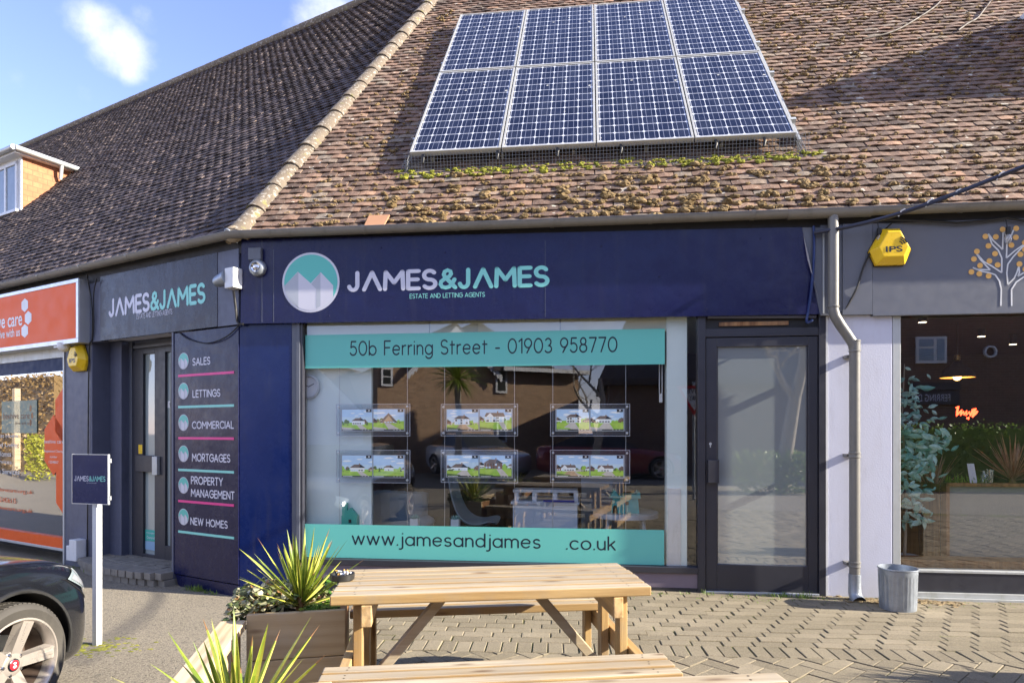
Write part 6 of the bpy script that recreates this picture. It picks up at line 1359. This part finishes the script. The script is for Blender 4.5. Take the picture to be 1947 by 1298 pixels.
# ------------------------------------------------------------------ inside the restaurant
x0 = F.hit(1798,918,.35)[0]; z1 = F.hit(1850,918,.35)[1]
t = tl('booth_screen', 'grey booth screen in an oak frame inside the restaurant window', 'screen', (x0,.35,0))
m = MB(); m.box(x0+.03, 8.5, .37, .40, .05, z1-.03); m.build('panel', M['screen'], t)
m = MB(); m.box(x0, x0+.03, .34, .43, .02, z1); m.box(x0, 8.5, .34, .43, z1-.03, z1); m.build('frame', M['oak'], t, bevel=.003)
m = MB(); m.prism([(x0,.02),(x0-.0,z1-.02)] + [(x0-.012,z1-.02),(x0-.012,.02)], .44, 1.5); m.hexa([(x0-.01,.44,.02),(x0,.44,.02),(x0,1.6,.02),(x0-.01,1.6,.02),(x0-.01,.44,z1-.02),(x0,.44,z1-.02),(x0,1.6,z1-.02),(x0-.01,1.6,z1-.02)]); m.build('side_panel', M['oak'], t)
m = MB(); m.box(5.95, 8.5, .12, .33, .0, .30); m.build('window_ledge', M['oak'], None, frame=F, base=(6,.2,0)); tag(bpy.data.objects['window_ledge'], 'low brown wooden ledge along the foot of the restaurant window', 'ledge')
# blue green leafy tree
rr = random.Random(31); u, _ = F.hit(1722, 900, .30); t = tl('artificial_tree', 'tall leafy blue green plant at the left edge of the restaurant window', 'plant', (u,.3,0))
m = MB(); m.tube([(u,.32,.3),(u+.02,.32,.9),(u-.02,.33,1.5),(u,.32,2.0)], [.014,.012,.009,.004], 8); m.build('stem', M['bark'], t, smooth=60)
m = MB(); m.lathe([(0,0),(.10,0),(.12,.30),(.11,.30),(0,.28)], (u,.33,0), 24); m.build('pot', M['shell'], t, smooth=40)
m = MB()
for px, py, n_ in ((1722,735,16),(1725,770,18),(1745,790,22),(1720,805,20),(1735,830,26),(1760,825,20),(1750,850,30),(1775,835,16),(1735,870,24),(1765,858,18),(1725,890,20),(1745,895,22),(1728,925,20),(1742,950,22),(1722,965,16),(1738,985,14),(1720,760,12),(1716,850,16)):
    cu_, cz_ = F.hit(px, py, .30)
    for _ in range(n_):
        c = Vector((cu_ + rr.gauss(0,.055), .27 + rr.gauss(0,.06), cz_ + rr.gauss(0,.06))); a = rr.uniform(0,6.28); d = Vector((math.cos(a), rr.uniform(-.7,.2), math.sin(a)*.7-.35)).normalized(); s = rr.uniform(.035,.105); sd = d.cross(Vector((rr.gauss(0,.4),-1,rr.gauss(0,.4)))).normalized(); nn = sd.cross(d)
        pts = [c, c+d*s*.25+sd*s*.20, c+d*s*.55+sd*s*.25, c+d*s*.85+sd*s*.13, c+d*s*1.1-nn*.01, c+d*s*.85-sd*s*.13, c+d*s*.55-sd*s*.25, c+d*s*.25-sd*s*.20]; md_ = [c+d*s*.3+nn*.012, c+d*s*.65+nn*.012]
        m.raw(pts + md_, [(0,1,8),(1,2,9,8),(2,3,9),(3,4,9),(4,5,9),(5,6,9),(6,7,8,9),(7,0,8)])
m.build('foliage', M['euc'], t)
# dark red spiky plants
def innerspike(px, py, y, label, seed, ln):
    u, z = F.hit(px, py, y); p = F.w((u, y, z)); tt = spiky(label, (p.x, p.y, z), 44, ln, .018, seed, 'cordyline', [M['cord'], M['cord'], M['leaf_brown']], 'plant', 15, 80, 'dark red spiky plants', .6); return tt, u, z
for px, py, y, lb, sd, ln in ((1772,945,.75,'dark red spiky plant between the leafy plant and the booth screen',41,.42), (1925,918,.60,'dark red spiky plant above the booth screen at the right edge',42,.45)):
    tt, u, z = innerspike(px, py, y, lb, sd, ln); b_ = BASE[tt.name]
    m = MB(); m.lathe([(0,-z if sd == 41 else -.5),(.10,-z if sd == 41 else -.5),(.12,-.02),(.11,-.02),(0,-.03)], (0,0,0), 20); local(tt)(m, 'pot', M['soot'], smooth=40)
m = MB()
rr = random.Random(51)
u0 = F.hit(1800,915,.42)[0]; u1 = F.hit(1880,915,.42)[0]
for i in range(90): blade(m, (rr.uniform(u0,u1),.42+rr.gauss(0,.02),z1-.01), rr.uniform(0,6.28), R(rr.uniform(30,85)), rr.uniform(.03,.10), .012, 1, 0, 0, seg=3)
o = m.build('trough_plants', M['weed'], None, frame=F, base=(u0,.42,z1)); tag(o, 'low green plants along the top of the booth screen', 'plant', kind='stuff')
u, z = F.hit(1851, 900, .385); t = tl('menu_card', 'white menu card in a clear stand on top of the booth screen', 'menu', (u,.385,z1)); m = MB(); m.hexa([(u-.03,.38,z1),(u+.03,.38,z1),(u+.03,.385,z1),(u-.03,.385,z1),(u-.045,.40,z1+.17),(u+.012,.40,z1+.17),(u+.012,.405,z1+.17),(u-.045,.405,z1+.17)]); m.build('card', M['logo_pale'], t)
for k, (px, h, nm, lb) in enumerate(((1871,.10,'water_bottle','clear bottle beside the menu card on the booth screen'), (1883,.12,'drinking_glass','tall drinking glass on the booth screen, right of the bottle'))):
    u, _ = F.hit(px, 905, .385); m = MB()
    m.lathe([(.026,0),(.028,h*.7),(.012,h*.85),(.012,h*1.1)] if k == 0 else [(.024,0),(.03,h)], (u,.39,z1), 16); o = m.build(nm, glass('tumbler_glass', (.8,.84,.85), 3, 0, .15, (.6,.62,.62)), None, smooth=50, frame=F, base=(u,.39,z1)); tag(o, lb, 'glass')
# pendant lamp, downlights, neon
u, z = F.hit(1820, 718, 1.2); t = tl('pendant_lamp', 'dark bowl pendant lamp with a warm lit bulb in the restaurant', 'lamp', (u,1.2,2.5))
m = MB(); m.tube([(u,1.2,2.5),(u,1.2,z+.20)], .006, 6); m.build('flex', M['black'], t); m = MB(); m.lathe([(0,.17),(.03,.17),(.06,.13),(.13,.07),(.16,.0),(.157,.0),(.125,.06),(.05,.12),(0,.13)], (u,1.2,z), 32); m.build('lamp_shade', M['soot'], t, smooth=40)
m = MB(); m.lathe([(0,.23),(.025,.23),(.028,.18),(.02,.17)], (u,1.2,z), 16); m.build('lamp_holder', plain('brass', (.6,.42,.15), .3, .9), t, smooth=40); m = MB(); m.ball((u,1.2,z+.01), .038, 14, 8); m.build('bulb', M['lamp_glow'], t, smooth=60)
m = MB(); m.lathe([(.03,.10),(.125,.045),(.150,.003)], (u,1.2,z), 32); m.build('glowing_lining', plain('warm_reflector', (.9,.42,.08), .4, emit=.8), t, smooth=60)
for k, (px, py, y) in enumerate(((1754,613,.9),(1866,640,1.7),(1926,655,2.1))):
    u, z = F.hit(px, py, y); t = tl('downlight', ['nearest', 'middle', 'farthest'][k] + ' of three small lit downlights in the restaurant ceiling', 'downlight', (u,y,z), 'small ceiling downlights')
    m = MB(); m.tube([(u,y,z+.004),(u,y,2.5)], .035, 14); m.build('housing', M['soot'], t); m = MB(); m.lathe([(0,0),(.035,0),(.035,.003)], (u,y,z), 16); m.build('lamp_lens', M['spot_glow'], t)
yn = 2.2; t = tl('neon_sign', 'small red glowing script neon sign deep inside the restaurant', 'neon sign', (F.hit(1838,782,yn)[0],yn,1.5))
sc_pts = [(1818,775),(1822,772),(1820,782),(1819,790),(1824,784),(1828,779),(1827,789),(1832,782),(1833,788),(1838,781),(1837,789),(1843,783),(1845,790),(1850,778),(1855,776),(1851,786),(1849,792),(1856,785),(1858,781)]
m = MB(); m.tube([(F.hit(a,b,yn)[0],yn,F.hit(a,b,yn)[1]) for a, b in sc_pts], .010, 6); m.tube([(F.hit(a,b,yn)[0],yn,F.hit(a,b,yn)[1]) for a, b in ((1838,795),(1842,793),(1841,797))], .009, 6); m.build('tube', M['neon'], t, smooth=60)
# ------------------------------------------------------------------ across the street: what the panes reflect
def across(px, py, y): u, z = F.hit(px, py, y); return u, z        # virtual image at depth y lies as far in front at -y
def wallbox(m, u0, u1, y, z0, z1, d=.3, k=0): m.box(u0, u1, y-d, y, z0, z1, k)
Y1 = -17.0
ua, zr = across(716, 700, -Y1); ub, _ = across(1086, 700, -Y1); pk_u, pk_z = across(868, 618, -Y1); l_u, l_z = across(790, 705, -Y1); r_u, r_z = across(948, 708, -Y1)
t = hs_ = thing('brick_house', 'buff brick house with white scalloped gable boards across the street, reflected in the window', 'house', (ua, Y1, 0), F)
ub2 = ub + 1.5
m = MB(); m.prism([(ua,-.3),(ub2,-.3),(ub2,l_z+.2),(r_u,l_z+.2),(pk_u,pk_z),(l_u,l_z+.2),(ua,l_z+.2)], Y1-6, Y1); m.build('wall', M['brick_y'], t)
m = MB(); m.prism([(l_u-.4,l_z),(pk_u,pk_z+.2),(r_u+.4,l_z),(r_u+.4,l_z+.12),(pk_u,pk_z+.36),(l_u-.4,l_z+.12)], Y1-6, Y1+.25); m.box(r_u, ub2+.3, Y1-6.2, Y1+.4, l_z+.2, l_z+.35); m.prism([(r_u+.3,l_z+.35),(ub2+.3,l_z+.35),(ub2+.3,l_z+.5),(r_u+.3,l_z+2.5)],Y1-6,Y1-2); m.build('roof', M['tile_dark'], t)
def barge(m, a, b, y):
    n_ = 14
    for i in range(n_):
        p, q = Vector(a)*(1-i/n_)+Vector(b)*(i/n_), Vector(a)*(1-(i+1)/n_)+Vector(b)*((i+1)/n_); mid = (p+q)/2; m.prism([(p.x,p.y),(q.x,q.y),(q.x,q.y-.20),(mid.x,mid.y-.32),(p.x,p.y-.20)], y, y+.05)
m = MB(); barge(m, (pk_u,pk_z+.2), (l_u-.4,l_z), Y1+.26); barge(m, (pk_u,pk_z+.2), (r_u+.4,l_z), Y1+.26); m.build('bargeboard', M['white'], t)
m = MB(); m.box(r_u+.4, ub2+.3, Y1+.41, Y1+.46, l_z+.2, l_z+.36); m.build('bargeboard', M['white'], t)
for pa, pb_, ya, yb_ in ((963,984,735,690),(965,983,840,792),(725,742,730,700)):
    a0, z1_ = across(pa, yb_, -Y1); a1, z0_ = across(pb_, ya, -Y1); m = MB(); m.box(a0-.05,a1+.05,Y1,Y1+.06,z0_-.06,z1_+.05); wdn = m.build('window', M['white'], t); m = MB(); m.box(a0+.03,a1-.03,Y1+.06,Y1+.065,z0_+.03,(z0_+z1_)/2-.02); m.box(a0+.03,a1-.03,Y1+.06,Y1+.065,(z0_+z1_)/2+.02,z1_-.03); m.build('window_glass', M['hole'], wdn)
hs_.rotation_euler = (0, 0, AF - R(32))
# a second white gable to the left
ga, gz_ = across(590, 688, -Y1+2); gr, gzr = across(690, 790, -Y1+2); t = thing('gabled_house', 'pale house with a white scalloped gable board across the street, reflected at left', 'house', (ga, Y1-2, 0), F)
gl = 2*ga-gr; m = MB(); m.prism([(gl,-.3),(gr,-.3),(gr,gzr),(ga,gz_-.1),(gl,gzr)], Y1-8, Y1-2); m.build('wall', M['render'], t)
m = MB(); m.prism([(gl-.3,gzr-.2),(ga,gz_),(gr+.3,gzr-.2),(gr+.3,gzr-.05),(ga,gz_+.15),(gl-.3,gzr-.05)], Y1-8, Y1-1.8); m.build('roof', M['tile_dark'], t)
m = MB(); barge(m, (ga,gz_+.1), (gr+.3,gzr-.15), Y1-1.79); barge(m, (ga,gz_+.1), (gl-.3,gzr-.15), Y1-1.79); m.build('bargeboard', M['white'], t)
# dark slate roofed hall on the right of the reflection
da, dz_ = across(1085, 640, 15); t = thing('dark_hall', 'long dark roofed hall across the street, reflected right of the display cards', 'building', (da, -15, 0), F)
m = MB(); m.box(da+1.2, da+7.5, -22, -15.5, -.3, 3.0); m.build('wall', M['brick_d'], t); m = MB(); m.prism([(da+.9,2.9),(da+7.8,2.9),(da+7.8,3.1),(da+.9,3.1)], -22.3, -15.2); m.hexa([(da+.9,-15.2,3.1),(da+7.8,-15.2,3.1),(da+7.8,-18.6,3.1),(da+.9,-18.6,3.1),(da+2.2,-18,6.0),(da+6.5,-18,6.0),(da+6.5,-18.6,6.0),(da+2.2,-18.6,6.0)]); m.build('roof', M['tile_dark'], t)
# shop with round window opposite the restaurant
Y2 = -14.0; sa, _ = across(1690, 700, 14); t = thing('brick_shop', 'dark brick shop with a small round window opposite, reflected in the restaurant glass', 'building', (sa, Y2, 0), F)
m = MB(); m.box(sa, sa+14, Y2-6, Y2, -.3, 6.6); m.build('wall', M['brick_d'], t); m = MB(); m.prism([(sa-.3,6.6),(sa+14.3,6.6),(sa+12,9.0),(sa+2,9.0)], Y2-6.3, Y2+.4); m.build('roof', M['tile_dark'], t)
a0, z1_ = across(1743, 640, 14); a1, z0_ = across(1801, 690, 14); m = MB(); m.box(a0,a1,Y2,Y2+.08,z0_,z1_); wdn = m.build('window', M['white'], t); m = MB(); wm = a0+(a1-a0)*.62; m.box(a0+.07,wm-.05,Y2+.08,Y2+.09,z0_+.08,z1_-.34); m.box(a0+.07,wm-.05,Y2+.08,Y2+.09,z1_-.28,z1_-.07); m.box(wm+.04,a1-.07,Y2+.08,Y2+.09,z0_+.08,z1_-.07); m.build('window_glass', plain('sky_lit_pane', (.25,.33,.42), .05), wdn)
c_, cz_ = across(1885, 668, 14); m = MB(); m.lathe([(.12,0),(.125,.08),(.17,.08),(.175,0)], (c_,Y2,cz_), 32, axis='y'); m.build('round_window', M['white'], t, smooth=40)
a0, z1_ = across(1738, 742, 13.8); a1, z0_ = across(1832, 768, 13.8); t = thing('shop_sign', 'dark sign reading FERRING on the brick shop opposite, reflected backwards in the restaurant glass', 'shop sign', (a0, Y2, z0_), F); m = MB(); m.box(a0,a1,Y2+.001,Y2+.10,z0_,z1_); m.box(a0,a1,Y2+.001,Y2+.14,z1_+.02,z1_+.22); m.build('board', M['ink'], t)
tx = text('FERRING DE', 'lettering', M['silver_t'], t, -a1+.25, -a0-.10, z0_+.09, z1_-.10, -(Y2+.103))
b_ = BASE[t.name]
for v in tx.data.vertices:                      # turn it to face the shops
    w_ = v.co + b_; v.co = Vector((-w_.x, -w_.y, w_.z)) - b_
# hedge, trees, signs and cars over there
def leafmass(name, label, f, boxes, mats, size, n, seed, cat, kind=None, core=None):
    rr = random.Random(seed); m = MB()
    for (x0, x1, y0, y1, z0, z1) in boxes:
        for _ in range(n):
            c = Vector((rr.uniform(x0,x1), y0+(y1-y0)*(1-rr.random()**2), z0+(z1-z0)*rr.random()**.7 + rr.gauss(0,.05))); s = size*rr.uniform(.5,1.3); u_ = Vector((rr.gauss(0,1),rr.gauss(0,1),rr.gauss(0,1))).normalized(); v_ = u_.cross(Vector((rr.gauss(0,1),rr.gauss(0,1),rr.gauss(0,1)))).normalized(); m.face([c-u_*s, c+v_*s*.6, c+u_*s, c-v_*s*.6], rr.randrange(len(mats)))
        if core: m.box(x0+.1, x1-.1, y0+.05, y1-.12, z0, z1-.12, len(mats)-1)
    o = m.build(name, mats, None, frame=f, base=(boxes[0][0], boxes[0][3], 0)); tag(o, label, cat, kind=kind); return o
h0, hz0 = across(1735, 805, 10.5)
leafmass('hedge', 'clipped green hedge across the street, reflected in the restaurant glass', F, [(h0, h0+8, -11.3, -10.5, -.1, hz0)], [M['hedge'], M['hedge'], M['hedge']], .045, 6500, 61, 'hedge', core=True)
lb_, _ = L.hit(-60, 800, 8.5)
leafmass('hedge', 'tall brown beech hedge facing the charity shop window', L, [(lb_-5, lb_+6.5, -9.5, -8.5, -.2, 3.6)], [M['beech'], M['beech'], M['beech']], .07, 9000, 62, 'hedge', core=True)
c_, _ = L.hit(68, 840, 6.5); leafmass('conifer_bush', 'yellow green conifer bush in front of the beech hedge', L, [(c_-.45, c_+.45, -7.0, -6.3, -.2, 1.25)], [M['conifer'], M['conifer']], .05, 1500, 63, 'shrub')
c_, _ = L.hit(20, 760, 7); m = MB(); m.box(c_-.09, c_+.09, -7.18, -7.0, -.2, 2.9); o = m.build('timber_post', M['rail'], None, frame=L, base=(c_,-7.1,0)); tag(o, 'pale square timber post in front of the beech hedge', 'post')
def tree(label, base, h, r, seed, frame):
    rr = random.Random(seed); t = thing('bare_tree', label, 'tree', base, frame); m = MB(); tw = MB()
    def limb(p, d, ln, r0, dep):
        pts = [p]; rs = [r0]; n_ = 5
        for i in range(n_): d = (d + Vector((rr.gauss(0,.13), rr.gauss(0,.13), rr.gauss(.03,.08)))).normalized(); p = p + d*ln/n_; pts.append(p); rs.append(r0*(1-.55*(i+1)/n_))
        (m if dep < 2 else tw).tube(pts, rs, 8 if dep < 2 else 4)
        if dep < 4:
            for k in range(3 if dep < 2 else 3):
                q = rr.randint(2, n_); limb(pts[q], (d + Vector((rr.gauss(0,.6), rr.gauss(0,.6), rr.gauss(.1,.35)))).normalized(), ln*rr.uniform(.5,.75), rs[q]*.6, dep+1)
    limb(Vector(base), Vector((.08,0,1)), h*.45, r, 0); m.build('trunk', M['bark'], t, smooth=60); tw.build('crown', M['bark'], t)
    return t
tu, _ = across(1490, 800, 10); tree('bare grey tree with an ivy clad foot across the street, reflected in the door', (tu,-10,-.1), 9, .20, 71, F)
tu2, _ = across(1120, 800, 13); tree('bare tree in front of the dark hall, reflected at the right of the window', (tu2,-12.5,-.1), 7, .14, 72, F)
leafmass('ivy_bush', 'dark ivy bush at the foot of the bare tree opposite', F, [(tu-1.1, tu+.7, -10.5, -9.4, -.1, .9)], [M['hedge'], M['ivy']], .05, 2600, 64, 'shrub')
pu_, _ = across(868, 740, 13); pz = across(868, 720, 13)[1]; pw_ = F.w((pu_, -13, 0))
pt = spiky('palm like cabbage tree in front of the brick house opposite', (pw_.x, pw_.y, pz), 120, 1.1, .06, 73, 'cabbage_tree', [M['leaf_g'], M['leaf_g'], M['leaf_brown']], 'tree', -50, 85, None, .9)
m = MB(); m.tube([(0,0,-pz),(.06,0,-pz*.5),(0,0,0)], [.13,.10,.09], 10); local(pt)(m, 'trunk', M['bark'], smooth=60)
gu, gz0 = across(1321, 752, 8); t = thing('give_way_sign', 'red bordered triangular GIVE WAY sign on a pole, reflected beside the door', 'road sign', (gu,-8,0), F)
m = MB(); m.tube([(gu,-8.03,-.05),(gu,-8.03,gz0+.3)], .03, 10); m.build('pole', M['zinc'], t, smooth=40); s_ = .36
def tri(k): return [(gu-s_*k, gz0+s_*.58*k), (gu+s_*k, gz0+s_*.58*k), (gu, gz0-s_*1.16*k)]
m = MB(); m.prism(tri(1), -8.0, -7.985); m.build('red_border', M['redcap'], t); m = MB(); m.prism(tri(.74), -7.985, -7.980); m.build('white_face', M['white'], t)
for bd, zz, hw in (('GIVE', .05, .15), ('WAY', -.10, .11)):
    tx = text(bd, 'lettering', M['ink'], t, -gu-hw, -gu+hw, gz0+zz, gz0+zz+.11, 7.978, .02); b_ = BASE[t.name]
    for v in tx.data.vertices: w_ = v.co + b_; v.co = Vector((-w_.x, -w_.y, w_.z)) - b_
cu_, _ = across(900, 850, 14.5); cp_ = F.w((cu_+.9, -14.2, -.035)); car('silver hatchback parked across the street, reflected in the shop window', (cp_.x, cp_.y, -.035), AF + R(48), M['silverpaint'], fine=False)
cu_, _ = across(1130, 850, 15.5); cp_ = F.w((cu_+1.9, -14.5, -.035)); car('dark red car parked across the street behind the silver one', (cp_.x, cp_.y, -.035), AF - R(3), M['redpaint'], fine=False)
